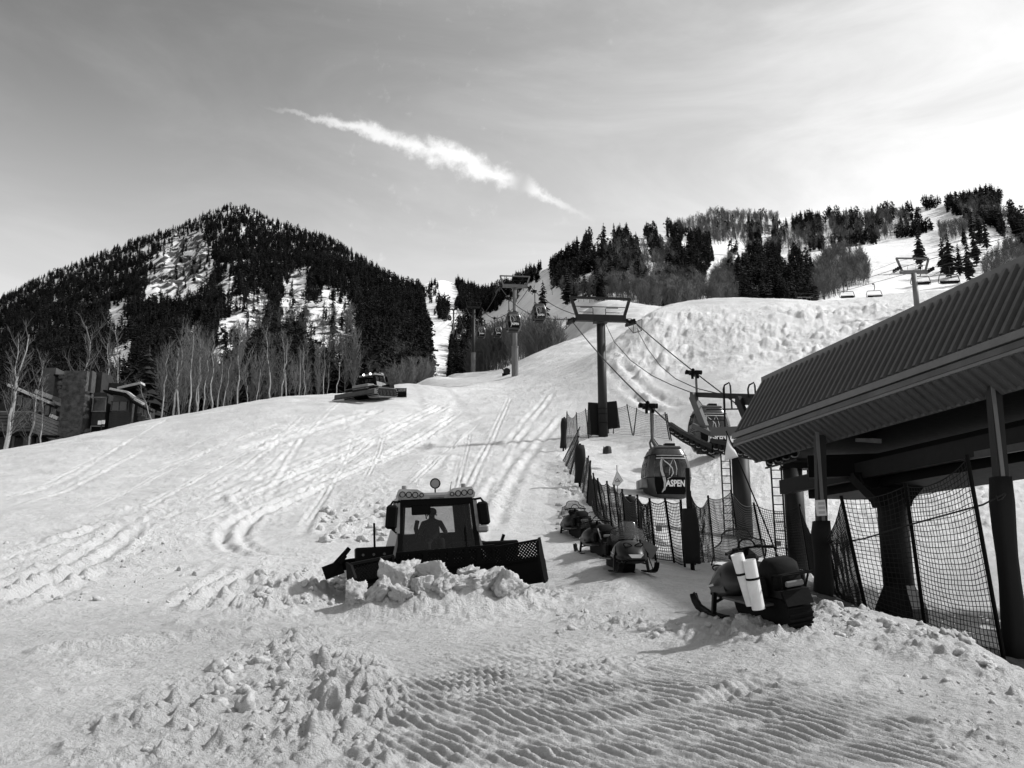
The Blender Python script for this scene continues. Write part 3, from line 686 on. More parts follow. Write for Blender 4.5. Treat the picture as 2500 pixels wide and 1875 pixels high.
# ------------------------------------------------------------------ trees
def conifer_mesh(seed, tiers=13, wide=0.17, near=False):
    rd = random.Random(seed); mb = MB(); mb.cyl((0, 0, -0.04), (0, 0, 0.9), 0.014, 0.003, 5, False); ph = rd.random() * 6
    lean = rd.uniform(-0.02, 0.02)
    for i in range(tiers):
        f = i / (tiers - 1); z = 0.10 + 0.87 * f ** 0.92; rr = wide * ((1 - f) ** 0.62 * min(1, 0.55 + 2.2 * f) + 0.04) * rd.uniform(0.75, 1.15); nb = max(4, int((12 if near else 8) * (1 - 0.55 * f))); ph += 1.1
        for k in range(nb):
            if rd.random() < 0.08: continue
            a = ph + k * 2 * math.pi / nb + rd.uniform(-0.3, 0.3); L = rr * rd.uniform(0.6, 1.25); wv = L * rd.uniform(0.30, 0.5); ca, sa = math.cos(a), math.sin(a); dr = L * rd.uniform(0.15, 0.5)
            q = lambda d, s, h: (ca * d - sa * s + lean * z, sa * d + ca * s, z + h)
            vs = [q(0, 0, 0.035), q(L * 0.5, wv, -dr * 0.7), q(L, 0, -dr), q(L * 0.5, -wv, -dr * 0.7), q(L * 0.45, 0, -dr * 0.15)]
            mb.add(vs, [(0, 1, 4), (1, 2, 4), (2, 3, 4), (3, 0, 4)] if near else [(0, 1, 2), (0, 2, 3)])
    mb.add([(0.012, 0, 0.93), (-0.006, 0.01, 0.93), (-0.006, -0.01, 0.93), (0, 0, 1.0)], [(0, 1, 3), (1, 2, 3), (2, 0, 3)])
    return mb


def pine_mesh(seed, bare=0.3):                   # rounder, top-heavy crown on a bare lower stem
    rd = random.Random(seed); mb = MB(); mb.cyl((0, 0, -0.04), (0, 0, 0.85), 0.016, 0.005, 5, False)
    for i in range(70):
        z = bare + (0.96 - bare) * rd.random(); f = (z - bare) / (0.96 - bare); rr = 0.23 * math.sin(math.pi * min(1, 0.18 + 0.8 * f)) ** 0.8 * rd.uniform(0.35, 1.1); a = rd.uniform(0, 6.283); ca, sa = math.cos(a), math.sin(a); wv = 0.05 + 0.06 * rd.random()
        c = Vector((ca * rr, sa * rr, z)); q = [c + Vector((rd.uniform(-wv, wv), rd.uniform(-wv, wv), rd.uniform(-wv, wv) * 0.7)) for _ in range(4)]; mb.add(q, [(0, 1, 2), (0, 2, 3), (0, 3, 1), (1, 3, 2)])
    return mb


CONIFERS = [pine_mesh(31, 0.25).mesh('conifer', 'conifer')] + [conifer_mesh(s, t, wd).mesh('conifer', 'conifer') for s, t, wd in ((1, 12, 0.20), (2, 14, 0.16), (3, 11, 0.25), (4, 13, 0.18), (5, 10, 0.27))]


def bare_tree(seed, twigs=9, nbr=18, bole=0.35, crook=0.03, rad=0.010, spread=0.16, upr=0.8, tw=0.0022):
    rd = random.Random(seed); trunk = MB(); crown = MB(); pts = [Vector((0, 0, -0.05))]; dx = rd.uniform(-crook, crook)
    for i in range(1, 9): pts.append(Vector((dx * i / 8 + rd.uniform(-crook, crook) * 0.35, rd.uniform(-crook, crook) * 0.35, i / 8 * 0.92)))
    trunk.tube(pts, [rad * (1.15 - i / 8.3) for i in range(9)], 5)
    def at(f):
        f = min(max(f / 0.92 * 8, 0), 7.99); i = int(f); return pts[i].lerp(pts[i + 1], f - i)
    for b in range(nbr):
        f = bole + (0.9 - bole) * (b + rd.random()) / nbr; p = at(f); a = rd.uniform(0, 6.283); L = spread * (1.15 - 0.75 * f) * rd.uniform(0.7, 1.5)
        out = Vector((math.cos(a), math.sin(a), upr + rd.uniform(-0.2, 0.5))).normalized(); q = p + out * L * 0.55 + Vector((0, 0, 0.01)); e = q + (out + Vector((0, 0, 0.5))).normalized() * L * 0.6
        crown.tube([p, q, e], [rad * 0.38, rad * 0.25, rad * 0.08], 3, False)
        for t in range(twigs):
            g = rd.random(); s = p.lerp(q, g * 2) if g < 0.5 else q.lerp(e, g * 2 - 1)
            d = (out * 0.5 + Vector((rd.uniform(-1, 1), rd.uniform(-1, 1), rd.uniform(0.1, 1.4)))).normalized() * L * rd.uniform(0.25, 0.7); n = d.orthogonal().normalized() * tw
            mid = s + d * 0.5 + Vector((rd.uniform(-1, 1), rd.uniform(-1, 1), 0)) * L * 0.06
            crown.add([s + n, s - n, mid + n * 0.7, mid - n * 0.7, s + d], [(0, 1, 3, 2), (2, 3, 4)])
    return trunk, crown


def joined(tr, cr): m_ = MB(); m_.add(tr.v, tr.f); m_.add(cr.v, cr.f); return m_
THICKET = [joined(*bare_tree(40 + s, 12, 22, 0.22, 0.05, 0.010, 0.30, 1.1, 0.004)).mesh('bare_aspen', 'thicket') for s in range(4)]


def in_poly(x, y, poly):
    c = False
    for (x1, y1), (x2, y2) in zip(poly, poly[1:] + poly[:1]):
        if (y1 > y) != (y2 > y) and x < (x2 - x1) * (y - y1) / (y2 - y1) + x1: c = not c
    return c


rt = random.Random(3)
CON = []                                        # (px, py, base point, height, region)
THK = []


def sky_y(px): return float(np.interp(px, SKY[:, 0], SKY[:, 1]))
def base_y(px): return float(np.interp(px, BASE[:, 0], BASE[:, 1]))


ROCKB = [(p, (min(q[0] for q in p), max(q[0] for q in p), min(q[1] for q in p), max(q[1] for q in p))) for p in ROCKS]
for _ in range(27000):                           # the left mountain
    px = rt.uniform(-330, 1048); t = rt.random() ** 0.62; b, s = base_y(px), sky_y(px); py = b + (s - b) * t
    if px > 1026 + 24 * min(1, max(0, (py - 700) / 100)): continue
    jx, jy = rt.gauss(0, 6), rt.gauss(0, 6); hpx = 13 * FPX / float(m_y(px, py))
    if any(bb[0] - 40 < px < bb[1] + 40 and bb[2] - 40 < py < bb[3] + 140 and any(in_poly(px + jx, py - q * hpx + jy, p) for q in (0, 0.3, 0.6, 0.9)) for p, bb in ROCKB) and rt.random() < 0.95: continue
    if any(in_poly(px, py, p) for p in RUNS): continue
    CON.append((px, py, m_point(px, py), rt.uniform(0.4, 1.0) ** 0.7 * (15.5 - 2.5 * t) * (0.8 if t > 0.93 else 1), 'left'))
FOR = [('right', 90, [(2180, 516), (2200, 508), (2300, 492), (2310, 506), (2240, 520)], 0.9), ('right', 1900, [(1230, 700), (1320, 655), (1370, 630), (1440, 575), (1560, 565), (1640, 550), (1735, 590), (1740, 640), (1715, 690), (1690, 730), (1640, 715), (1500, 690), (1400, 690), (1330, 690)], 0.95),
       ('right', 330, [(1330, 690), (1500, 690), (1640, 715), (1690, 730), (1660, 760), (1500, 745), (1400, 735)], 0.5),
       ('right', 1900, [(1800, 600), (1820, 560), (1900, 550), (2000, 530), (2200, 515), (2280, 560), (2240, 578), (2100, 598), (1955, 620), (1990, 660), (1992, 760), (1850, 770), (1800, 760), (1790, 690), (1760, 680)], 0.9),
       ('right', 150, [(1700, 555), (1740, 530), (1900, 530), (1900, 560), (1760, 590)], 0.4),
       ('right', 900, [(2290, 510), (2360, 480), (2430, 470), (2480, 530), (2560, 570), (2560, 640), (2480, 620), (2430, 560), (2380, 545)], 1.0),
       ('middle', 520, [(1110, 690), (1150, 700), (1190, 725), (1240, 715), (1215, 760), (1160, 780), (1110, 760), (1124, 730)], 1.0),
       ('middle', 420, [(1094, 935), (1100, 830), (1120, 790), (1180, 800), (1200, 860), (1180, 935)], 1.0),
       ('middle', 40, [(1036, 730), (1050, 700), (1070, 690), (1075, 740), (1055, 745)], 0.6),
       ('middle', 60, [(1060, 770), (1080, 735), (1095, 745), (1092, 790), (1075, 790)], 0.9),
       ('middle', 110, [(1165, 700), (1240, 690), (1300, 680), (1260, 735), (1180, 740)], 1.0)]
for reg, n, poly, keep in FOR:
    xs = [p[0] for p in poly]; ys = [p[1] for p in poly]; k = 0
    while k < n:
        px, py = rt.uniform(min(xs), max(xs)), rt.uniform(min(ys), max(ys))
        if not in_poly(px, py, poly): continue
        k += 1
        if rt.random() > keep: continue
        nz = float(perlin(np.array([px / 38.0]), np.array([py / 90.0]), 5)[0])
        if reg == 'right' and nz < -0.13: continue
        CON.append((px, py, m_point(px, py), 12.5 * rt.uniform(0.35, 1.0) ** 0.7, reg))
SINGLE = [(1385, 745, 26, 'lone conifer standing on the snow just right of the second gondola tower'), (1326, 788, 30, 'conifer rising out of the bare thicket right of the second gondola tower'), (2249, 660, 30, 'stout lone conifer on the open run above the chairlift tower'),
          (2305, 668, 27, 'leftmost conifer of the cluster right of the chairlift tower'), (2322, 678, 34, 'tallest conifer of the cluster right of the chairlift tower'), (2345, 672, 24, 'slim conifer beside the tallest one of the chairlift cluster'),
          (2368, 690, 32, 'conifer just above the hood ridge right of the chairlift cluster'), (2385, 648, 28, 'upright conifer on the open slope above the hood ridge'), (2393, 600, 26, 'narrow conifer high on the open slope at the right'),
          (2375, 580, 22, 'small conifer topmost of those on the open slope at the right'), (2410, 610, 22, 'rightmost small conifer on the open slope'), (2355, 602, 16, 'tiny conifer alone on the open slope between larger ones')]
for px, py, h, lab in SINGLE:
    p = m_point(px, py); hh = h / 2.2 * p.y / 260
    o = link('conifer_tree', conifer_mesh(hash(lab) % 1000 + 7, 15, 0.19, True).mesh('conifer_tree', 'conifer_near')); o.location = p; o.scale = (hh, hh, hh); o.rotation_euler.z = px
    tag(o, lab, 'tree')
CON.sort(key=lambda c: -c[3] / c[2].y)
vis_con = [c for c in CON if 0 <= c[0] <= 2500]
near = set(id(c) for c in vis_con[:300])
LAB = {'left': 'dark conifer in the forest covering the left mountain', 'middle': 'dark conifer beside the narrow run between the two mountains', 'right': 'dark conifer in the woods on the right mountain'}
for c in vis_con[:300]:
    o = link('conifer_tree', CONIFERS[rt.randrange(6)]); o.location = c[2] - Vector((0, 0, 0.6)); s = c[3]; o.scale = (s * 1.1, s * 1.1, s); o.rotation_euler.z = rt.uniform(0, 6.28)
    tag(o, LAB[c[4]], 'tree', 'conifers of the forest, ' + c[4])


def scatter(name, label, protos, pts, cat):     # one "stuff" object: tree meshes instanced on points
    pc = bpy.data.collections.new(name + '_kinds')
    for k, me in enumerate(protos): pc.objects.link(bpy.data.objects.new('%s_kind_%d' % (name, k), me))
    me = bpy.data.meshes.new(name); me.from_pydata([tuple(p) for p, s in pts], [], [])
    me.attributes.new('size', 'FLOAT', 'POINT').data.foreach_set('value', np.array([s for p, s in pts], np.float32))
    o = link(name, me); tag(o, label, cat, None, 'stuff')
    ng = bpy.data.node_groups.new(name, 'GeometryNodeTree'); ng.interface.new_socket('Geometry', in_out='INPUT', socket_type='NodeSocketGeometry'); ng.interface.new_socket('Geometry', in_out='OUTPUT', socket_type='NodeSocketGeometry')
    N = ng.nodes; L = ng.links; gi = N.new('NodeGroupInput'); go = N.new('NodeGroupOutput'); ip = N.new('GeometryNodeInstanceOnPoints'); ci = N.new('GeometryNodeCollectionInfo')
    ci.inputs['Collection'].default_value = pc; ci.inputs['Separate Children'].default_value = True; ci.inputs['Reset Children'].default_value = True
    rv = N.new('FunctionNodeRandomValue'); rv.data_type = 'FLOAT_VECTOR'; rv.inputs[0].default_value = (-0.04, -0.04, 0); rv.inputs[1].default_value = (0.04, 0.04, 6.28)
    at = N.new('GeometryNodeInputNamedAttribute'); at.data_type = 'FLOAT'; at.inputs[0].default_value = 'size'
    ip.inputs['Pick Instance'].default_value = True
    L.new(gi.outputs[0], ip.inputs['Points']); L.new(ci.outputs[0], ip.inputs['Instance']); L.new(rv.outputs[0], ip.inputs['Rotation']); L.new(at.outputs[0], ip.inputs['Scale']); L.new(ip.outputs[0], go.inputs[0])
    md = o.modifiers.new('scatter', 'NODES'); md.node_group = ng
    return o


scatter('conifer_forest', 'dense dark conifer forest on the mountainsides', CONIFERS, [(c[2] - Vector((0, 0, 0.6)), c[3]) for c in CON if id(c) not in near], 'forest')
for n, poly, h0, h1 in ((420, [(1560, 770), (1600, 700), (1700, 690), (1722, 720), (1700, 770)], 7, 11), (420, [(1990, 735), (1995, 650), (2060, 625), (2110, 640), (2125, 690), (2060, 715), (2010, 740)], 7, 12),
                        (300, [(1725, 740), (1740, 690), (1790, 640), (1800, 760), (1760, 770)], 6, 10), (520, [(1640, 565), (1690, 550), (1740, 526), (1900, 535), (1900, 575), (1750, 600)], 6, 11), (320, [(1800, 620), (2000, 560), (2200, 525), (2240, 570), (1960, 615)], 7, 12),
                        (160, [(2290, 560), (2380, 545), (2400, 560), (2300, 600)], 5, 9), (260, [(2410, 700), (2400, 660), (2460, 600), (2520, 600), (2520, 700)], 6, 9), (200, [(1450, 700), (1500, 600), (1640, 600), (1660, 700)], 7, 11),
                        (240, [(1330, 720), (1640, 715), (1660, 760), (1400, 740)], 6, 10), (200, [(2330, 510), (2420, 490), (2470, 540), (2360, 540)], 6, 10), (150, [(560, 850), (640, 740), (720, 780), (860, 760), (900, 900), (600, 940)], 8, 13), (260, [(940, 935), (960, 885), (1040, 890), (1050, 935)], 7, 11)):
    xs = [p[0] for p in poly]; ys = [p[1] for p in poly]; k = 0
    while k < n:
        px, py = rt.uniform(min(xs), max(xs)), rt.uniform(min(ys), max(ys))
        if in_poly(px, py, poly): k += 1; THK.append((m_point(px, py) - Vector((0, 0, 0.3)), rt.uniform(h0, h1)))
scatter('aspen_thicket', 'grey leafless aspen thickets on the mountainsides', THICKET, THK, 'thicket')


def ground_or_mountain(x, y): return gz0(x, y)


# the bare thicket behind the second and third gondola towers: single small trees
for k in range(150):
    px = 1140 + 245 * (k + rt.random()) / 150; top = np.interp(px, [1140, 1180, 1240, 1300, 1345, 1370, 1385], [855, 800, 775, 765, 772, 780, 815]) + rt.uniform(0, 40); Y = float(np.interp(px, [1140, 1240, 1300, 1385], [280, 275, 185, 180])) + rt.uniform(-4, 16)
    x = P(px, 900, Y).x; g = gz0(x, Y); tz = P(px, top, Y).z
    if tz - g < 2.0: continue
    o = link('aspen_tree', THICKET[k % 4]); o.location = (x, Y, g - 0.3); s = tz - g + 0.3; o.scale = (s, s, s); o.rotation_euler.z = rt.uniform(0, 6.28)
    tag(o, 'bare grey aspen in the thicket behind the gondola towers', 'tree', 'aspens of the thicket behind the gondola towers')
for k in range(50):
    px = 930 + 130 * (k + rt.random()) / 50; top = np.interp(px, [930, 990, 1060], [905, 880, 870]) + rt.uniform(-5, 25); Y = float(np.interp(px, [930, 990, 1060], [140, 150, 215])) + rt.uniform(-3, 10)
    x = P(px, 900, Y).x; g = gz0(x, Y); s = P(px, top, Y).z - g + 0.3
    if s < 2: continue
    o = link('aspen_tree', THICKET[k % 4]); o.location = (x, Y, g - 0.3); o.scale = (s * 0.8, s * 0.8, s); o.rotation_euler.z = rt.uniform(0, 6.28)
    tag(o, 'low bare aspen in the scrub right of the far snow groomer', 'tree', 'aspens of the scrub right of the far groomer')

# pale aspens along the left crest, each with its own trunk and crown
ASP = [(12, 1090, 92, 790, 96, 'pale multi-trunked aspen leaning right at the left edge of the picture'), (24, 1088, 66, 800, 97, 'slender aspen crossing the balcony of the left house'), (70, 1075, 100, 860, 99, 'thin bare aspen before the left house wall'),
       (103, 1060, 118, 905, 99, 'young aspen in front of the left house windows'), (208, 1030, 222, 770, 118, 'tall straight aspen rising behind the stone-walled house'), (262, 1010, 268, 800, 122, 'thin aspen behind the roof of the low house wing'), (305, 1000, 300, 780, 124, 'aspen stem beside the big dark spruce'),
       (374, 1024, 335, 920, 96, 'curved young aspen just right of the low house wing'), (393, 1023, 418, 815, 100, 'first tall aspen right of the dark spruce, leaning right'), (424, 1019, 440, 800, 102, 'thick double aspen second right of the dark spruce'), (434, 1017, 452, 790, 106, 'thin aspen growing against the thick double one'),
       (461, 1013, 470, 770, 100, 'aspen with a kinked stem left of the leaning trio'), (478, 1011, 500, 775, 103, 'left one of three leaning aspens'), (486, 1010, 497, 800, 109, 'middle one of three leaning aspens'), (497, 1009, 512, 790, 104, 'right one of three leaning aspens'), (517, 1005, 532, 800, 102, 'aspen right of the leaning trio'),
       (528, 1003, 542, 820, 108, 'slim aspen right of the leaning trio, further back'), (545, 1000, 560, 815, 103, 'aspen in the middle of the left grove'), (581, 993, 590, 780, 103, 'tall aspen at the right of the left grove'), (607, 988, 596, 850, 108, 'aspen leaning left at the right of the left grove'), (625, 985, 640, 860, 110, 'short aspen at the right end of the left grove'),
       (662, 980, 655, 760, 106, 'branchy aspen in front of the snowy cliff, left one'), (688, 975, 700, 770, 107, 'branchy aspen in front of the snowy cliff, middle one'), (702, 972, 690, 790, 112, 'branchy aspen in front of the snowy cliff, right one'), (732, 968, 742, 810, 109, 'aspen with wide crown left of the far groomer'), (745, 966, 738, 830, 114, 'smaller aspen left of the far groomer'),
       (788, 960, 796, 815, 113, 'straight aspen just left of the far groomer'), (800, 958, 806, 830, 118, 'second straight aspen just left of the far groomer'), (820, 955, 832, 820, 115, 'thin white aspen stem rising right behind the far groomer blade')]
for i, (bx, by, tx, ty, Y, lab) in enumerate(ASP):
    x = P(bx, by, Y).x; g = gz0(x, Y) - 0.3; top = P(tx, ty + (45 if i > 7 else 0) * ((i * 7) % 5) / 4, Y); H = top.z - g; wide = 1.0
    t = thing('aspen_tree', lab, 'tree', (x, Y, g)); tr, cr = bare_tree(200 + i, 11, 24 if H > 9 else 14, 0.3 if i > 6 else 0.16, 0.05, 0.0125 if i in (0, 9) else 0.0085, 0.20 if i % 3 else 0.13, 1.0, 0.0013)
    sh = Matrix(((H, 0, (top.x - x), 0), (0, H, 0, 0), (0, 0, H, 0), (0, 0, 0, 1)))
    for m_, nm, mt in ((tr, 'trunk', 'bark_pale'), (cr, 'crown', 'twig')):
        m_.v = [tuple(sh @ Vector(v)) for v in m_.v]; m_.build(nm, mt, t)
for k in range(40):                             # thinner stems that fill the grove behind them
    px = rt.uniform(385, 900); Y = rt.uniform(116, 132); x = P(px, 950, Y).x; g = gz0(x, Y) - 0.3; s = P(px, rt.uniform(800, 920), Y).z - g
    o = link('aspen_tree', THICKET[k % 4]); o.location = (x, Y, g); o.scale = (s * 0.6, s * 0.6, s); o.rotation_euler.z = rt.uniform(0, 6.28)
    tag(o, 'thin bare aspen in the back row of the left grove', 'tree', 'back row aspens of the left grove')
Y = 112.0; x = P(352, 1010, Y).x; g = gz0(x, Y)
t = thing('spruce_tree', 'big dark spruce between the low house wing and the aspens', 'tree', (x, Y, g - 0.3)); s = P(352, 835, Y).z - g
m_ = conifer_mesh(77, 20, 0.26, True); m_.v = [(a * s, b * s, c * s) for a, b, c in m_.v[10:]]; m_.f = [tuple(i - 10 for i in f) for f in m_.f if min(f) >= 10]; m_.build('crown', 'conifer_near', t)
MB().cyl((0, 0, -0.5), (0, 0, s * 0.9), 0.22, 0.04, 8).build('trunk', 'trunk', t)

# ------------------------------------------------------------------ lift line geometry (plan): left rope, right rope, axis
LS = -0.097
def rope_x(side, Y): return 6.86 + LS * (Y - 66.0) + side * 2.35      # side -1 left, +1 right, 0 axis
def rope_at(px_or_side, py, Y): return Vector((rope_x(px_or_side, Y), Y, P(1250, py, Y).z))


# ------------------------------------------------------------------ lift station
Ef = P(1793, 1065, 28.0)                                                # far end of the eave
VPd = Vector(pix_ray(780, 1425)); VPd.normalize(); ax = -VPd            # ax: along the hood, towards the camera
nrm = Vector((-VPd.y * -1, -VPd.x, 0)).normalized()                     # horizontal, to the right of the hood
LEN = 12.4


def in_section(px, py):                                                 # ray of a pixel cut with the hood's far cross-section
    r_ = Vector(pix_ray(px, py)); o_ = Vector((0, 0, CAM_H)); pl = Vector((ax.x, ax.y, 0)).normalized()
    return o_ + r_ * ((Ef - o_).dot(pl) / r_.dot(pl))


Tf, Ff, Sf = in_section(1866, 931), in_section(1796, 1087), in_section(1846, 1127)
HALF = 3.4
def mir(p): return p + nrm * 2 * (HALF - (p - Ef).dot(nrm))
st_loc = Vector((Ef.x + 3, Ef.y, gz0(Ef.x + 3, Ef.y)))
st = thing('lift_station', 'gondola lift station under a ribbed dark metal hood carried on heavy columns', 'lift station', st_loc)
def SM():
    m_ = MB(); m_.M = Matrix.Translation(-st_loc); return m_


def slab(m_, pts, th):                                                  # cross-section polyline -> extruded sheet with thickness th (inward = towards hood centre)
    c = Ef + nrm * HALF + Vector((0, 0, 0.2))
    for a, b in zip(pts[:-1], pts[1:]):
        n_ = (b - a).cross(ax).normalized()
        if n_.dot(c - a) < 0: n_ = -n_
        q = [a, b, b + n_ * th, a + n_ * th]; m_.add([p for p in q] + [p + ax * LEN for p in q], [(0, 1, 2, 3), (7, 6, 5, 4), (0, 4, 5, 1), (1, 5, 6, 2), (2, 6, 7, 3), (3, 7, 4, 0)])


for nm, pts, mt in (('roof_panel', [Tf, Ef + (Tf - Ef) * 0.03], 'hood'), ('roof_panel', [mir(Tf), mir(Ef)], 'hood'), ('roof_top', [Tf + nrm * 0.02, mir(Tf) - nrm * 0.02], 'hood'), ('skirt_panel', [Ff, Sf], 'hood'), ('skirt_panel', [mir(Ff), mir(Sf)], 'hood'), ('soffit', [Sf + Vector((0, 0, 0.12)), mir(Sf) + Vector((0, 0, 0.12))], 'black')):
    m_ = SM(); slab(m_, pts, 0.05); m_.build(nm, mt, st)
def along(p, wd, ht, off=Vector((0, 0, 0)), l0=-0.05, l1=0.05): return (p + off + ax * l0, p + off + ax * (LEN + l1), wd, ht)
m_ = SM(); m_.bar(*along(Tf, 0.16, 0.22, Vector((0, 0, 0.03)))); m_.build('ridge_trim', 'hood_trim', st)
m_ = SM(); m_.bar(*along(Ef, 0.12, 0.16, -nrm * 0.02)); m_.build('fascia', 'hood_trim', st)
m_ = SM(); m_.bar(*along((Ef + Ff) / 2, 0.08, 0.13, Vector((0, 0, -0.03)))); m_.build('gutter', 'hood', st)
m_ = SM(); m_.bar(*along(Ff, 0.10, 0.07, -nrm * 0.01)); m_.build('drip_edge', 'hood_trim', st)
m_ = SM(); m_.bar(*along(Sf, 0.07, 0.07)); m_.build('skirt_edge', 'hood', st)
m_ = SM(); c_ = [Tf, Ef, Ff, Sf, mir(Sf), mir(Ff), mir(Ef), mir(Tf)]; m_.add([p + ax * 0.04 + (Ef + nrm * HALF - p) * 0.01 for p in c_], [tuple(range(8))]); m_.build('end_panel', 'hood', st)


def rib_mesh(a, b, name, h=0.10, w0=0.15, w1=0.10):
    m_ = MB(); n_ = (b - a).cross(ax).normalized()
    if n_.dot(Ef + nrm * HALF - a) > 0: n_ = -n_
    vs = []
    for p in (a, b): vs += [p - ax * w0 / 2 - n_ * 0.01, p - ax * w1 / 2 + n_ * h, p + ax * w1 / 2 + n_ * h, p + ax * w0 / 2 - n_ * 0.01]
    m_.add([v - Ef for v in vs], [(0, 1, 2, 3), (7, 6, 5, 4), (0, 4, 5, 1), (1, 5, 6, 2), (2, 6, 7, 3), (3, 7, 4, 0)]); return m_.mesh(name, 'hood')


ra = rib_mesh(Ef + (Tf - Ef) * 0.05, Tf - (Tf - Ef) * 0.02, 'roof_rib'); rb_ = rib_mesh(Ff, Sf, 'skirt_rib', 0.06)
k = 0.12
while k < LEN:
    for me, nm in ((ra, 'roof_rib'), (rb_, 'skirt_rib')):
        o = link(nm, me, st); o.location = Ef + ax * k - st_loc
    k += 0.295
# columns with ladders, cross-beams
def column(px, Y, top_py, r0, base_py=None, name='column', sq=False):
    x = P(px, 1400, Y).x; g = gz0(x, Y) - 0.4; tz = P(px, top_py, Y).z; m_ = SM(); m_.cyl((x, Y, g), (x, Y, tz), r0, r0 * 0.97, 20)
    return m_.build(name, 'tower_grey', st, True), x, g, tz


c1, x1, g1, t1 = column(1822, 36.0, 1095, 0.36); c2, x2, g2, t2 = column(1951, 31.2, 1120, 0.34); c3, x3, g3, t3 = column(2192, 24.6, 1120, 0.40)
c3.data.materials[0] = MATS['steel_dark']
def ladder(x, y, z0, z1, col, sx=-1):
    m_ = SM()
    for dx in (0, 0.36): m_.box((x + sx * dx, y, (z0 + z1) / 2), (0.05, 0.05, z1 - z0))
    z = z0 + 0.15
    while z < z1: m_.cyl((x, y, z), (x + sx * 0.36, y, z), 0.018, n=6); z += 0.3
    o = m_.build('ladder', 'steel_dark', col); o.parent = col; return o
ladder(x1 - 0.42, 36.0, g1, t1 - 0.1, c1); ladder(x2 - 0.42, 31.1, g2, t2, c2)
h_ = Vector((-ax.y, ax.x, 0)).normalized()
def beam(a, b, wd, ht, name='beam', mt='steel_dark'):
    m_ = SM(); m_.bar(a, b, wd, ht); return m_.build(name, mt, st)
beam(P(1912, 1130, 31.2), P(1985, 1130, 31.0), 0.6, 0.42); beam(P(1905, 1143, 31.3), P(1985, 1143, 31.1), 0.7, 0.08, 'beam_plate')
zb = P(2192, 1135, 24.6).z
beam(Vector((P(1972, 1130, 25.2).x, 25.2, zb)), Vector((P(2390, 1130, 23.9).x, 23.9, zb - 0.02)), 0.5, 0.62, 'cross_beam', 'black')
m_ = SM(); m_.M = m_.M @ Matrix.Translation((x3, 24.6, 0)); zt = P(2192, 1158, 24.6).z
m_.loft([[(sx * w_, sy * 0.3, z) for sx, sy in ((-1, -1), (1, -1), (1, 1), (-1, 1))] for w_, z in ((0.42, zt - 0.9), (0.46, zt - 0.75), (1.05, zt - 0.1), (1.1, zt + 0.02))]); m_.build('column_head', 'black', st)
m_ = SM(); m_.M = m_.M @ Matrix.Translation((x3, 24.6, 0)); gb = gz0(x3, 24.6)
m_.loft([[(math.cos(a) * r_, math.sin(a) * r_, z) for a in np.arange(0, 6.28, math.pi / 4)] for r_, z in ((0.72, gb - 0.5), (0.70, gb + 0.35), (0.42, gb + 0.95))]); m_.build('column_footing', 'steel_dark', st)
# machinery and girders under the hood
ctr = Ef + nrm * HALF
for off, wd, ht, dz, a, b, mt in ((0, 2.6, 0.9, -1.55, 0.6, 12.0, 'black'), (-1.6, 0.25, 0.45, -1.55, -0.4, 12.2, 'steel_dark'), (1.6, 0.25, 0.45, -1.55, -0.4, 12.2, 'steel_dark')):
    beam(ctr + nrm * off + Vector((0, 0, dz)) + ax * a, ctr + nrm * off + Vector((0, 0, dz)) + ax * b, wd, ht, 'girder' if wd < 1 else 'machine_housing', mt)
beam(P(2240, 1137, 23.6), P(2520, 1086, 17.5), 0.10, 0.16, 'channel', 'steel_mid'); beam(P(2300, 1097, 22.8), P(2520, 1096, 20), 0.08, 0.10, 'channel', 'steel_mid')
m_ = SM(); m_.box(P(2120, 1075, 24.3), (0.7, 0.06, 0.12), (0, R(4), 0)); m_.build('underside_lamp', 'galv', st)
# padded posts under the eave
def post(px_t, py_t, px_b, py_b, Y, w_, pad_top, label):
    b = P(px_b, py_b, Y); t_ = P(px_t, py_t, Y); g = gz0(b.x, Y) - 0.3; b = Vector((b.x, Y, g)); t_ = Vector((b.x + (t_.x - b.x) * 0.5, Y, t_.z))
    m_ = SM(); m_.bar(b, t_, w_, w_); po = m_.build('post', 'tower_grey', st)
    m_ = SM(); m_.bar((t_.x - w_ * 0.46, Y - w_ * 0.5 - 0.012, pad_top - 0.1), (t_.x - w_ * 0.46, Y - w_ * 0.5 - 0.012, t_.z - 0.05), w_ * 0.35, 0.02); m_.build('post_flange', 'hood_trim', po)
    m_ = SM(); n_ = 14; rings = []
    for i in range(8):
        f = i / 7; z = b.z + 0.1 + (pad_top - b.z - 0.1) * f; rr = w_ * (0.86 + 0.08 * math.sin(f * 9)) * (0.93 if i == 7 else 1)
        rings.append([(b.x + (t_.x - b.x) * (z - b.z) / (t_.z - b.z) + 0.02 * math.sin(f * 6) + math.copysign(abs(math.cos(a)) ** 0.55, math.cos(a)) * rr, Y + math.copysign(abs(math.sin(a)) ** 0.55, math.sin(a)) * rr, z) for a in np.linspace(0, 2 * math.pi, n_, endpoint=False)])
    m_.loft(rings); m_.build('pad', 'pad', po, True)
    return po, b, t_
p1, b1_, t1_ = post(2022, 1050, 2008, 1450, 24.0, 0.25, P(2010, 1272, 24).z, '')
p2, b2_, t2_ = post(2442, 862, 2478, 1600, 17.8, 0.22, P(2470, 1165, 17.8).z, '')
sg = P(2004, 1240, 23.78); m_ = SM(); m_.box(sg, (0.27, 0.012, 0.42), (0, R(-3), 0)); sgo = m_.build('notice_board', 'white_plastic', p1)
for i, dz in enumerate((0.12, 0.0, -0.12)):
    m_ = SM(); m_.box(sg + Vector((0.02, -0.010, dz)), (0.17, 0.004, 0.07), (0, R(-3), 0)); m_.build('notice_print', 'decal_grey', sgo)
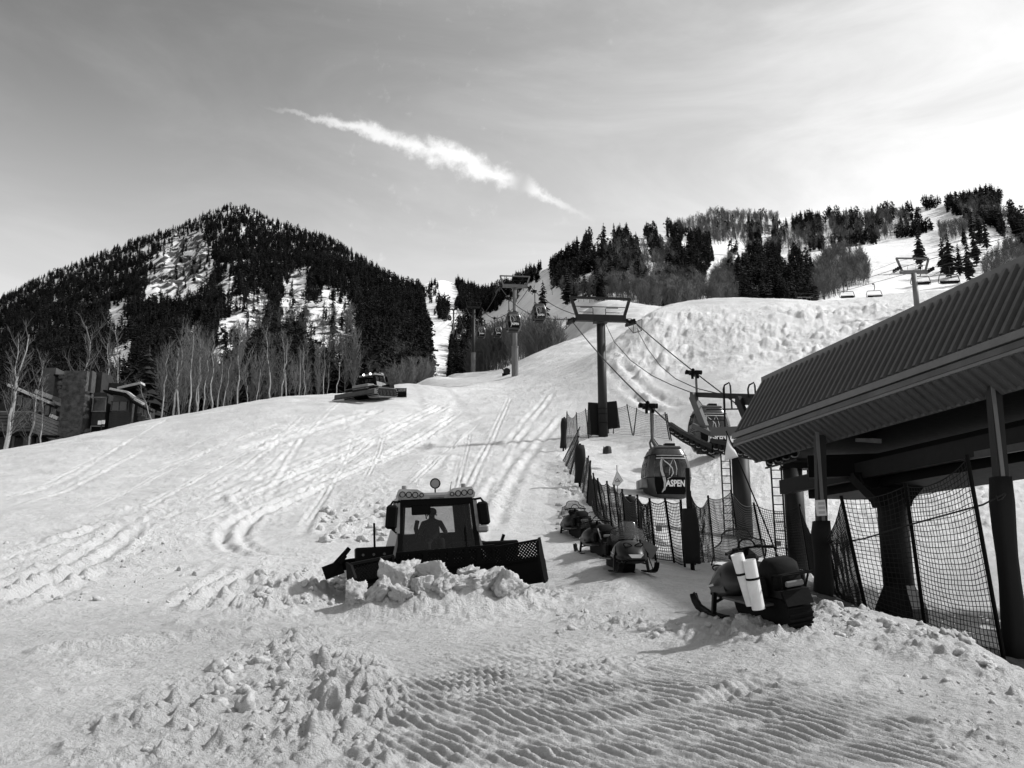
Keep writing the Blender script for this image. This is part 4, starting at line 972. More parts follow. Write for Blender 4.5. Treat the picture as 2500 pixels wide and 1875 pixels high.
# hanging cables under the beam
m_ = SM(); m_.tube([P(2098, 1160, 24.2), P(2108, 1182, 24.1), P(2128, 1194, 24.1), P(2145, 1190, 24.1), P(2152, 1178, 24.3)], 0.025, 6); m_.build('hanging_hose', 'rubber', st)
# gantry, rails and sheave trains in front of the hood's far end
def pb(a, b, w_, h, nm='gantry_beam', mt='steel_dark'): return beam(P(*a), P(*b), w_, h, nm, mt)
pb((1688, 963, 40), (1866, 970, 33), 0.14, 0.22); pb((1800, 980, 34.5), (1866, 980, 32), 0.2, 0.28); pb((1690, 965, 39.5), (1722, 1046, 38.5), 0.16, 0.42, 'gantry_leg', 'steel_mid'); pb((1802, 975, 34), (1834, 1050, 33), 0.14, 0.36, 'gantry_leg')
pb((1740, 1054, 37.5), (1815, 1052, 33.2), 0.2, 0.36, 'gantry_beam', 'steel_mid'); pb((1692, 1038, 39.5), (1742, 1062, 37.4), 0.1, 0.2, 'gantry_beam', 'steel_mid')
for a, b in (((1726, 1000, 38.5), (1830, 998, 34)), ((1728, 1026, 38.3), (1770, 1026, 36))): pb(a, b, 0.06, 0.06, 'hand_rail')
for px in (1766, 1826):
    Y = 36 if px < 1800 else 33.6
    m_ = SM(); m_.tube([P(px + 4, 1045 if px < 1800 else 1000, Y), P(px, 950, Y), P(px + 3, 940, Y), P(px + 14, 934, Y), P(px + 17, 942, Y), P(px + 21, 998, Y)], 0.035, 6); m_.build('rail_loop', 'steel_dark', st)
m_ = SM(); m_.tube([P(1768, 944, 36), P(1771, 1050, 36)], 0.03, 6); m_.build('rail_post', 'steel_dark', st)
def sheaves(pts, n, r_, drop):
    pts = [P(*p) for p in pts]; seg = [(b - a).length for a, b in zip(pts[:-1], pts[1:])]; L = sum(seg)
    m_ = SM(); m_.tube(pts, 0.11, 4); bm_ = m_.build('sheave_beam', 'steel_dark', st)
    m_ = SM(); m_.tube([p - Vector((0, 0, drop * 2)) for p in pts], 0.04, 4); m_.build('sheave_guard', 'steel_dark', st)
    for i in range(n):
        s = L * (i + 0.5) / n
        for (a, b), l in zip(zip(pts[:-1], pts[1:]), seg):
            if s <= l: p = a.lerp(b, s / l); d = (b - a).normalized(); break
            s -= l
        side = Vector((d.y, -d.x, 0)).normalized() if d.x > 0 else Vector((-d.y, d.x, 0)).normalized(); side = Vector((side.x, -abs(side.y), 0)) if abs(side.y) > 0.1 else side
        p = p - Vector((0, 0, drop)); m_ = SM(); m_.cyl(p - side * 0.06, p + side * 0.06, r_, n=16); w_ = m_.build('sheave_wheel', 'rubber', bm_)
        m_ = SM(); q = p + Vector((0, -0.15, 0)); m_.tube([q + Vector((math.cos(a) * r_ * 0.72, 0, math.sin(a) * r_ * 0.72)) for a in np.linspace(-2.4, 0.9, 9)], 0.022, 5); m_.build('wheel_rim', 'galv', w_)
sheaves([(1636, 1035, 39.2), (1668, 1056, 37.8), (1715, 1080, 36.2), (1742, 1092, 35.4)], 8, 0.20, 0.2)
sheaves([(1738, 1075, 35.6), (1790, 1086, 33.6), (1860, 1094, 31.0)], 8, 0.20, 0.22)
sheaves([(1868, 1110, 29), (1945, 1085, 26)], 4, 0.20, 0.22)

# ------------------------------------------------------------------ gondola towers, ropes, cabins
def wheel_row(parent, loc_M, n, pitch, r_, mt='rubber'):
    for i in range(n):
        m_ = MB(); m_.M = loc_M; y = (i - (n - 1) / 2) * pitch; m_.cyl((-0.07, y, 0), (0.07, y, 0), r_, n=12); m_.build('sheave_wheel', mt, parent)


def tower(label, Y, arm_z, pole_r, big=True, slope=0.2, mt='tower_grey', arm_half=1.95, base_w=None, z_base=None, x=None, rotz=None, wheels=6, up=1.45):
    x = rope_x(0, Y) if x is None else x; g = gz0(x, Y) if z_base is None else z_base; H = arm_z - g
    t = thing('lift_tower', label, 'lift tower', (x, Y, g), (0, 0, math.atan(-LS) if rotz is None else rotz))
    MB().cyl((0, 0, -0.8), (0, 0, H - 0.25), pole_r, pole_r * 0.92, 20).build('pole', mt, t, True)
    if base_w: MB().cyl((0, 0, -0.8), (0, 0, base_w[1]), base_w[0], base_w[0], 12).cyl((0, 0, base_w[1]), (0, 0, base_w[1] + 0.15), base_w[0] * 1.12, n=12).build('pole_base', 'tower_light', t)
    MB().box((0, 0, H - 0.06), (pole_r * 3, pole_r * 2.4, 0.1)).build('head_plate', mt, t)
    a = arm_half; MB().bar((-a, 0, H + 0.22), (a, 0, H + 0.22), 0.42, 0.5).build('crossarm', mt, t)
    for s in (-1, 1): MB().bar((s * (a - 0.1), 0, H + 0.4), (s * (a + 0.36), 0, H + 0.4 + up), 0.22, 0.26).build('lifting_frame_leg', mt, t)
    MB().bar((-a - 0.45, 0, H + 0.4 + up), (a + 0.45, 0, H + 0.4 + up), 0.2, 0.16).build('lifting_frame_beam', mt, t)
    for s in (-1, 1):
        m_ = MB(); m_.tube([(s * 0.5, 0.5, H + 0.5), (s * 0.5, 0.5, H + 1.15), (s * 0.56, 0.5, H + 1.22), (s * 1.5, 0.5, H + 1.22)], 0.03, 5).tube([(s * 0.5, 0.5, H + 0.85), (s * 1.6, 0.5, H + 0.85)], 0.025, 5); m_.build('catwalk_rail', 'steel_dark', t)
    MB().tube([(-a - 0.1, 0.5, H + 1.3), (a + 0.1, 0.5, H + 1.3)], 0.035, 5).build('catwalk_rail', 'steel_dark', t)
    for s in (-1, 1):
        M_ = Matrix.Translation((s * 2.35, 0, H + 0.0)) @ Euler((math.atan(slope), 0, 0)).to_matrix().to_4x4()
        m_ = MB(); m_.M = M_; m_.box((0, 0, -0.16), (0.2, wheels * 0.46 + 0.3, 0.22)).box((-0.12 * s, 0, 0.05), (0.1, wheels * 0.42, 0.1)).bar((-s * 0.45, 0, 0.15), (0, 0, -0.1), 0.3, 0.22); sb = m_.build('sheave_train', 'steel_dark', t)
        wheel_row(sb, M_ @ Matrix.Translation((0, 0, -0.05)), wheels, 0.46, 0.21)
        if big:
            m_ = MB(); m_.M = M_; L = wheels * 0.23
            m_.tube([(s * 0.15, -L, -0.3), (s * 0.55, -L, -0.75), (s * 0.55, L, -0.75), (s * 0.15, L, -0.3)], 0.03, 5).tube([(s * 0.35, -L * 0.4, -0.5), (s * 0.55, -L * 0.4, -0.75)], 0.025, 5).tube([(s * 0.55, -L, -0.75), (s * 0.55, -L, 0.1), (s * 0.55, L, 0.1), (s * 0.55, L, -0.75)], 0.025, 5); m_.build('work_platform', 'steel_mid', sb)
    if big:
        m_ = MB()
        for sx in (-0.2, 0.2): m_.box((sx, pole_r + 0.12, H / 2), (0.04, 0.04, H))
        for i in range(int(H / 0.35)): m_.box((0, pole_r + 0.12, i * 0.35 + 0.2), (0.4, 0.03, 0.03))
        m_.build('ladder', 'steel_dark', t)
    return t


def zpx(px, py, Y): return P(px, py, Y).z
TW = [(66.0, 784), (132.0, 702), (255.0, 752), (465.0, 757), (900.0, 722)]
tower_z = [zpx(1250, py, Y) for Y, py in TW]
t_ = tower('nearest grey gondola tower standing in the netted enclosure', 66.0, tower_z[0], 0.36)
g_ = 0.0
m_ = MB(); m_.cyl((0, 0, 1.0), (0, 0, 1.04), 0.39, n=20).cyl((0, 0, 1.7), (0, 0, 1.74), 0.39, n=20).cyl((0, 0, 2.1), (0, 0, 2.14), 0.39, n=20); m_.build('strap', 'black', t_)
MB().bbox((-0.62, 0.45, 1.45), (0.95, 0.12, 2.5), 0.04, (0, R(3), 0)).build('crash_pad', 'pad', t_); MB().bbox((0.78, 0.40, 1.75), (1.0, 0.12, 2.1), 0.04, (0, R(-6), R(-10))).build('crash_pad', 'pad', t_)
tower('second gondola tower with a wide square base beside the bare thicket', 132.0, tower_z[1], 0.37, True, 0.1, 'tower_light', 1.95, (0.52, 4.6))
tower('third gondola tower standing at the crest left of the second', 255.0, tower_z[2], 0.55, False, 0.05, 'tower_grey', 1.95, (0.68, 7.0))
tower('fourth gondola tower, dark and low between the far cabins', 465.0, tower_z[3], 0.5, False, 0.1, 'steel_mid', 1.95, None, zpx(1105, 880, 465))
tower('small far gondola tower on the upper run below the notch', 900.0, tower_z[4], 0.9, False, 0.2, 'steel_mid', 2.6, None, zpx(1073, 775, 900))


def rope_pts(side):
    if side < 0: pts = [P(1648, 1046, 38.6)]
    else: a_ = Vector((rope_x(1, 66), 66, tower_z[0] + 0.18)); c_ = P(1693, 893, 51.4); pts = [a_ + (c_ - a_) * ((66 - 33.5) / (66 - 51.4))]
    prev = pts[0]; out = [prev]
    for (Y, py), tz in zip(TW, tower_z):
        b = Vector((rope_x(side, Y), Y, tz + 0.18)); L = (b - prev).length; sag = {66.0: 0.35, 132.0: 1.6, 255.0: 4.2, 465.0: 9.0, 900.0: 16.0}[Y]
        for i in range(1, 13):
            f = i / 12; p = prev.lerp(b, f); p.z -= sag * 4 * f * (1 - f); out.append(p)
        prev = b
    return out


ROPES = {s: rope_pts(s) for s in (-1, 1)}
for s, lab in ((-1, 'left haul rope of the gondola lift'), (1, 'right haul rope of the gondola lift')):
    o = MB(); o.tube(ROPES[s], [0.036 + 0.00022 * max(0, p.y - 60) for p in ROPES[s]], 6); tag(o.build('haul_rope', 'rope'), lab + ' running from the station up over the towers', 'cable')
for pts, lab in (([(1556, 806, 65.6), (1580, 850, 58), (1612, 893, 52), (1650, 925, 47), (1700, 948, 42), (1800, 972, 36)], 'upper communication cable sagging from the nearest tower to the station gantry'),
                 ([(1478, 790, 65.4), (1500, 835, 60), (1540, 880, 55), (1592, 917, 50), (1640, 940, 45), (1692, 960, 40)], 'lower communication cable sagging from the nearest tower pole to the gantry')):
    o = MB(); o.tube([P(*p) for p in pts], 0.024, 5); tag(o.build('communication_cable', 'rope'), lab, 'cable')


def rope_point(side, Y):
    pts = ROPES[side]
    for a, b in zip(pts[:-1], pts[1:]):
        if a.y <= Y <= b.y: return a.lerp(b, (Y - a.y) / (b.y - a.y))
    return pts[-1]


def text_mesh(body, size, mt, bold=0.0, name='lettering'):
    cu = bpy.data.curves.new(name, 'FONT'); cu.body = body; cu.size = size; cu.offset = bold; cu.align_x = 'CENTER'; cu.align_y = 'CENTER'; cu.resolution_u = 3
    ob = bpy.data.objects.new(name, cu); COL.objects.link(ob); dg = bpy.context.evaluated_depsgraph_get(); me = bpy.data.meshes.new_from_object(ob.evaluated_get(dg)); bpy.data.objects.remove(ob); bpy.data.curves.remove(cu)
    me.materials.clear(); me.materials.append(MATS[mt]); return me


CZ0, CZ1, CX = -4.62, -2.22, 0.62                # cabin floor and roof below the rope; the cabin hangs to one side of the grip
def cab_half(f):                                 # half width of the cabin at height fraction f
    return 0.62 + 0.52 * math.sin(math.pi * min(1, max(0, 0.10 + 0.82 * f))) ** 0.75


def cab_pt(th, f, k=1.0):
    a = cab_half(f) * k; b = a * 0.96; e = 0.52; c, s = math.cos(th), math.sin(th)
    return (CX + math.copysign(abs(c) ** e, c) * a, math.copysign(abs(s) ** e, s) * b, CZ0 + (CZ1 - CZ0) * f)


def face_pt(u, f, off=0.012):                    # point on the downhill (-y) face at sideways u
    a = cab_half(f); e = 0.52; c = min(0.999, abs(u / a)) ** (1 / e); s = math.sqrt(max(0, 1 - c * c)); return Vector((CX + u, -(s ** e) * a * 0.96 - off, CZ0 + (CZ1 - CZ0) * f))


def make_gondola(label):
    t = thing('gondola_cabin', label, 'gondola cabin'); NTH, NZ = 64, 24; sel = {}
    def cell(i, j):
        th = (i + 0.5) / NTH * 2 * math.pi; f = (j + 0.5) / NZ; d = abs((th + math.pi / 4) % (math.pi / 2) - math.pi / 4); side = int(((th + math.pi / 4) % (2 * math.pi)) / (math.pi / 2))
        if d < 0.56 and 0.42 < f < 0.88: return 'window%d' % side
        if side in (1, 3) and d < 0.60 and 0.10 < f < 0.42: return 'lower_panel%d' % side
        return 'shell'
    for j in range(NZ):
        for i in range(NTH):
            a, b = i / NTH * 2 * math.pi, (i + 1) / NTH * 2 * math.pi; kd = cell(i, j); k = 0.985 if kd[0] == 'w' else 0.992 if kd[0] == 'l' else 1.0
            sel.setdefault(kd, MB()).add([cab_pt(a, j / NZ, k), cab_pt(b, j / NZ, k), cab_pt(b, (j + 1) / NZ, k), cab_pt(a, (j + 1) / NZ, k)], [(0, 1, 2, 3)])
    for z in (0.0, 1.0): sel['shell'].add([cab_pt(i / NTH * 2 * math.pi, z) for i in range(NTH)], [tuple(range(NTH))])
    sh = sel['shell'].build('shell', 'body_red', t, True); 
    for kd in sorted(sel):
        if kd[0] == 'w': sel[kd].build('window', 'gondola_glass', t, True)
        if kd[0] == 'l': sel[kd].build('lower_panel', 'black', t, True)
    for f in (0.42, 0.88):                       # window rails
        m_ = MB(); m_.tube([cab_pt(i / 40 * 2 * math.pi, f, 1.004) for i in range(41)], 0.022, 5); m_.build('window_rail', 'steel_dark', sh)
    m_ = MB(); m_.tube([face_pt(u, 0.80, 0.02) for u in np.linspace(-0.7, 0.72, 9)], 0.03, 5).tube([face_pt(u, 0.86, 0.02) for u in np.linspace(-0.66, 0.66, 9)], 0.022, 5); m_.build('vent_bar', 'galv', sh)
    m_ = MB(); m_.bbox((CX, 0, CZ1 + 0.09), (1.35, 1.2, 0.2), 0.06); m_.build('roof', 'steel_mid', t); m_ = MB(); m_.bbox((CX + 0.15, -0.3, CZ1 + 0.26), (0.5, 0.4, 0.14), 0.02); m_.build('roof_box', 'steel_dark', t)
    m_ = MB(); m_.bbox((CX, 0, CZ0 - 0.05), (1.25, 1.2, 0.12), 0.03); m_.box((CX - 0.75, -0.3, CZ0 + 0.05), (0.5, 0.3, 0.14)); m_.build('floor_frame', 'steel_dark', t)
    for dy in (-0.3, 0.32):
        m_ = MB(); m_.bbox((CX - 1.2, dy, CZ0 + 0.75), (0.3, 0.5, 0.42), 0.02); m_.build('ski_rack', 'cab_grey', t)
    for i, dy in enumerate((-0.35, 0.0, 0.35)):
        m_ = MB(); m_.bar((CX - 1.13, dy, CZ0 + 1.1), (CX - 1.05, dy, CZ0 + 1.75), 0.03, 0.03); m_.build('door_slot', 'black', t)
    # bolt-and-ribbon leaf mark
    def ribbon(pts, w_, nm='leaf_mark', mt='decal_grey'):
        m_ = MB(); q = [Vector(p) for p in pts]; L = []
        for i in range(len(q)):
            d = (q[min(i + 1, len(q) - 1)] - q[max(0, i - 1)]).normalized(); n_ = Vector((-d.y, d.x)) * w_ * (0.35 + 0.65 * math.sin(math.pi * (i + 0.5) / len(q)))
            for s in (-1, 1): L.append(face_pt(q[i].x + s * n_.x, q[i].y + s * n_.y / 2.4, 0.016))
        m_.add(L, [(2 * i, 2 * i + 1, 2 * i + 3, 2 * i + 2) for i in range(len(q) - 1)]); m_.build(nm, mt, t)
    ribbon([(-0.42, 0.82), (-0.52, 0.70), (-0.52, 0.56), (-0.44, 0.44), (-0.36, 0.32), (-0.36, 0.20), (-0.46, 0.12)], 0.035)
    ribbon([(-0.40, 0.82), (-0.47, 0.66), (-0.44, 0.52), (-0.34, 0.40), (-0.28, 0.28), (-0.32, 0.18), (-0.46, 0.12)], 0.03)
    ribbon([(-0.42, 0.82), (-0.30, 0.74), (-0.12, 0.68), (0.04, 0.60), (0.08, 0.50), (-0.04, 0.42), (-0.22, 0.38)], 0.03)
    ribbon([(0.14, 0.80), (0.22, 0.70), (0.26, 0.58), (0.22, 0.46)], 0.02); ribbon([(0.10, 0.78), (-0.02, 0.68), (-0.1, 0.56), (-0.12, 0.46)], 0.014)
    me = text_mesh('ASPEN', 0.36, 'decal_white', 0.013)
    for v in me.vertices:
        u = 0.19 + v.co.x * 0.90; f = 0.29 + v.co.y * 1.15 / (CZ1 - CZ0); v.co = face_pt(u, f, 0.02)
    me.update(); link('lettering', me, t)
    # hanger arm and grip carriage
    m_ = MB(); m_.tube([(0.25, 0.0, CZ1 + 0.1), (0.02, 0, CZ1 + 0.5), (0, 0, -1.2), (0, 0, -0.1)], [0.09, 0.085, 0.07, 0.07], 8).tube([(-0.05, 0, CZ1 + 0.05), (-0.12, 0, CZ1 + 0.4), (-0.02, 0, CZ1 + 0.6)], 0.05, 6).tube([(CX + 0.4, 0, CZ1 + 0.18), (0.3, 0, CZ1 + 0.3), (0.02, 0, CZ1 + 0.7)], 0.03, 6); m_.build('hanger_arm', 'steel_mid', t)
    gr = MB(); gr.bbox((-0.02, 0, -0.02), (0.34, 0.9, 0.22), 0.04).bbox((-0.35, 0.1, 0.06), (0.5, 0.3, 0.2), 0.03).box((-0.3, -0.25, -0.2), (0.12, 0.12, 0.4)).box((0.0, -0.3, -0.22), (0.14, 0.14, 0.3)).sphere((-0.15, 0.05, 0.2), 0.11, 8, 5); gr = gr.build('grip', 'black', t)
    for i, (gx, gy, gzv) in enumerate(((-0.42, -0.2, -0.05), (-0.5, 0.15, 0.1), (0.2, 0.3, -0.02), (0.2, -0.3, -0.02))):
        m_ = MB(); m_.cyl((gx - 0.05, gy, gzv), (gx + 0.05, gy, gzv), 0.13, n=12); m_.build('grip_wheel', 'rubber', gr)
    return t


g0 = make_gondola('gondola cabin with white lettering hanging low above the front net, nearest of all'); hang = math.atan(-LS)
def set_gondola(o, side, Y, label=None, sc=1.0, tilt=0.0):
    p = rope_point(side, Y); o.location = p; o.rotation_euler = (0, tilt, hang); o.scale = (sc,) * 3; o['group'] = 'gondola cabins on the line'
    if label: o['label'] = label
set_gondola(g0, -1, 42.6, None, 0.98)
for side, Y, lab in ((1, 51.0, 'gondola cabin half hidden behind the station gantry'), (-1, 117, 'gondola cabin hanging just left of the second tower pole'), (1, 126, 'gondola cabin hanging right of the second tower, below its crossarm'),
                     (-1, 190, 'gondola cabin immediately right of the third tower pole'), (1, 203, 'gondola cabin before dark conifers between the second and third towers'), (1, 300, 'small gondola cabin left of the third tower, the right one of a close pair'),
                     (-1, 335, 'small gondola cabin left of the third tower, low and dark'), (1, 400, 'tiny gondola cabin in the middle of the far row'), (-1, 480, 'tiny gondola cabin over the narrow run, lowest of the far ones'), (1, 560, 'tiny gondola cabin beside the fourth tower'), (-1, 720, 'tiny gondola cabin at the left end of the far row'), (1, 860, 'farthest gondola cabin beside the small far tower')):
    set_gondola(copy_tree(g0), side, Y, lab)

# ------------------------------------------------------------------ chairlift at the right
CL = {-1: [(1975, 724, 165), (2186, 657, 96), (2330, 616, 86), (2540, 556, 76)], 1: [(1985, 730, 163), (2080, 705, 128), (2200, 672, 102), (2282, 652, 94), (2400, 622, 84), (2540, 585, 76)]}
for s, lab in ((-1, 'back rope of the chairlift at the right'), (1, 'front rope of the chairlift carrying the chairs')):
    o = MB(); o.tube([P(*p) for p in CL[s]], 0.03, 5); tag(o.build('chairlift_rope', 'rope'), lab, 'cable')
o = MB(); o.tube([P(1990, 716, 163), P(2186, 640, 97), P(2330, 604, 87), P(2540, 545, 77)], 0.018, 5); tag(o.build('communication_cable', 'rope'), 'thin communication line above the chairlift ropes', 'cable')
def chair_tower(px, py_arm, Y, label, mt, half, sc=1.0):
    p = P(px, py_arm, Y); g = gz0(p.x, Y) - 1.0; H = p.z - g; t = thing('chairlift_tower', label, 'chairlift tower', (p.x, Y, g), (0, R(0), R(6)))
    MB().cyl((0, 0, 0), (0, 0, H), 0.32, 0.29, 16).build('pole', mt, t, True); MB().bar((-half, 0, H + 0.1), (half, 0, H + 0.25), 0.35, 0.36).build('crossarm', mt, t)
    for s in (-1, 1):
        MB().bar((s * (half - 0.25), 0, H + 0.2), (s * (half + 0.3), 0, H + 1.75), 0.18, 0.2).build('lifting_frame_leg', mt, t)
        M_ = Matrix.Translation((s * (half + 0.35), 0, H + 0.35)); m_ = MB(); m_.M = M_; m_.box((0, 0, 0), (0.16, 1.6, 0.2)); sb = m_.build('sheave_train', 'steel_dark', t); wheel_row(sb, M_ @ Matrix.Translation((0, 0, 0.12)), 4, 0.42, 0.2)
        m_ = MB(); m_.tube([(s * (half + 0.1), -0.8, H - 0.1), (s * (half + 0.9), -0.8, H + 0.0), (s * (half + 0.9), 0.8, H + 0.0)], 0.03, 5).tube([(s * 0.5, 0.3, H + 0.3), (s * 0.5, 0.3, H + 1.0), (s * 1.3, 0.3, H + 1.0), (s * 1.3, 0.3, H + 0.3)], 0.03, 5); m_.build('work_platform', 'galv', t)
    MB().bar((-half - 0.35, 0, H + 1.75), (half + 0.35, 0, H + 1.85), 0.16, 0.15).build('lifting_frame_beam', mt, t); MB().tube([(-half, 0.2, H + 1.05), (half, 0.2, H + 1.12)], 0.03, 5).build('catwalk_rail', 'galv', t)
chair_tower(2231, 668, 95, 'grey chairlift tower rising behind the hood of the lift station', 'tower_light', 1.6)
chair_tower(1966, 738, 164, 'dark distant chairlift tower top against the trees above the snow wall', 'steel_dark', 1.7)
def make_chair(label):
    t = thing('lift_chair', label, 'lift chair'); W = 1.12
    m_ = MB(); m_.tube([(0, 0, 0.05), (0.12, 0, -0.1), (0.16, 0, -0.6), (0.05, 0, -0.85), (0, 0, -1.0)], 0.05, 6); m_.build('hanger', 'steel_dark', t); MB().box((0, 0, 0.03), (0.3, 0.14, 0.14)).build('grip', 'black', t)
    m_ = MB(); m_.tube([(-W * 0.78, 0, -1.0), (W * 0.78, 0, -1.0)], 0.05, 6)
    for s in (-1, 1): m_.tube([(s * W * 0.78, 0, -1.0), (s * W * 0.86, 0, -1.08), (s * W, 0, -1.75), (s * W * 0.98, -0.1, -1.95), (s * W * 0.9, -0.3, -2.02)], 0.05, 6)
    m_.tube([(-W * 0.85, -0.05, -1.62), (W * 0.85, -0.05, -1.62)], 0.022, 5); m_.build('bail', 'steel_mid', t)
    m_ = MB(); m_.bbox((0, -0.22, -1.92), (2 * W * 0.86, 0.5, 0.2), 0.03); m_.build('seat', 'black', t); m_ = MB(); m_.bbox((0, 0.05, -1.76), (2 * W * 0.84, 0.07, 0.22), 0.03, (R(-10), 0, 0)); m_.build('backrest', 'black', t)
    m_ = MB(); m_.tube([(-W * 0.9, -0.3, -2.02), (-W * 0.85, -0.5, -2.2), (W * 0.85, -0.5, -2.2), (W * 0.9, -0.3, -2.02)], 0.022, 5); m_.build('foot_rest', 'galv', t)
    return t
c0 = make_chair('chair leftmost of the four clear ones on the lift')
for i, (p, lab) in enumerate((((2066, 697, 132), None), ((2132, 694, 124), 'chair second from the left, hanging beside the leftmost one'), ((2244, 655, 99), 'chair passing in front of the grey chairlift tower pole'), ((2313, 650, 93), 'rightmost chair, just above the ridge of the station hood'), ((2010, 724, 158), 'small faint chair at the far left of the chairlift'))):
    o = c0 if i == 0 else copy_tree(c0); o.location = P(*p); o.rotation_euler = (0, 0, R(-8)); o['group'] = 'chairs of the chairlift'
    if lab: o['label'] = lab

# ------------------------------------------------------------------ snow groomers
def belt(y0, y1, z0, z1, n=7):                    # side outline (y, z) of a track loop
    r_ = (z1 - z0) / 2; pts = []
    for i in range(n): a = -math.pi / 2 + math.pi * i / (n - 1); pts.append((y1 - r_ + math.cos(a) * r_, z0 + r_ + math.sin(a) * r_))
    for i in range(n): a = math.pi / 2 + math.pi * i / (n - 1); pts.append((y0 + r_ + math.cos(a) * r_, z0 + r_ + math.sin(a) * r_))
    return pts


def blade_panel(name, parent, M_, W, H, perf, gaps=()):
    m_ = MB(); m_.M = M_                          # panel in local x (0..W), z (0..H), slightly hollow towards +y
    zs = [0, H * 0.25, H * 0.5, H * (1 - perf)]; ys = [0.0, -0.10, -0.12, -0.06]
    m_.loft([[(0, y, z), (W, y, z), (W, y - 0.06, z), (0, y - 0.06, z)] for z, y in zip(zs, ys)])
    p = m_.build(name, 'black', parent)
    m_ = MB(); m_.M = M_; z0, z1 = H * (1 - perf), H
    m_.bar((0, -0.06, z1), (W, -0.02, z1), 0.07, 0.06).bar((0, -0.08, z0), (W, -0.08, z0), 0.07, 0.06)
    for x in (0.03, W - 0.03) + tuple(gaps): m_.bar((x, -0.07, z0), (x, -0.03, z1), 0.12 if x in gaps else 0.07, 0.06)
    m_.build('top_frame', 'black', p)
    m_ = MB(); m_.M = M_; step = 0.085; n = int((W + z1 - z0) / step)
    for s in (0, 1):
        for i in range(n + 1):
            a = i * step - (z1 - z0); x0, x1 = a, a + (z1 - z0)
            f0, f1 = max(0, -x0 / (x1 - x0)), min(1, (W - x0) / (x1 - x0))
            if f1 <= f0: continue
            za, zb = z0 + (z1 - z0) * f0, z0 + (z1 - z0) * f1
            if s: za, zb = z0 + z1 - za, z0 + z1 - zb
            m_.bar((x0 + (x1 - x0) * f0, -0.05, za), (x0 + (x1 - x0) * f1, -0.05, zb), 0.02, 0.036)
    m_.build('perforated_grille', 'black', p, kind='stuff')
    return p


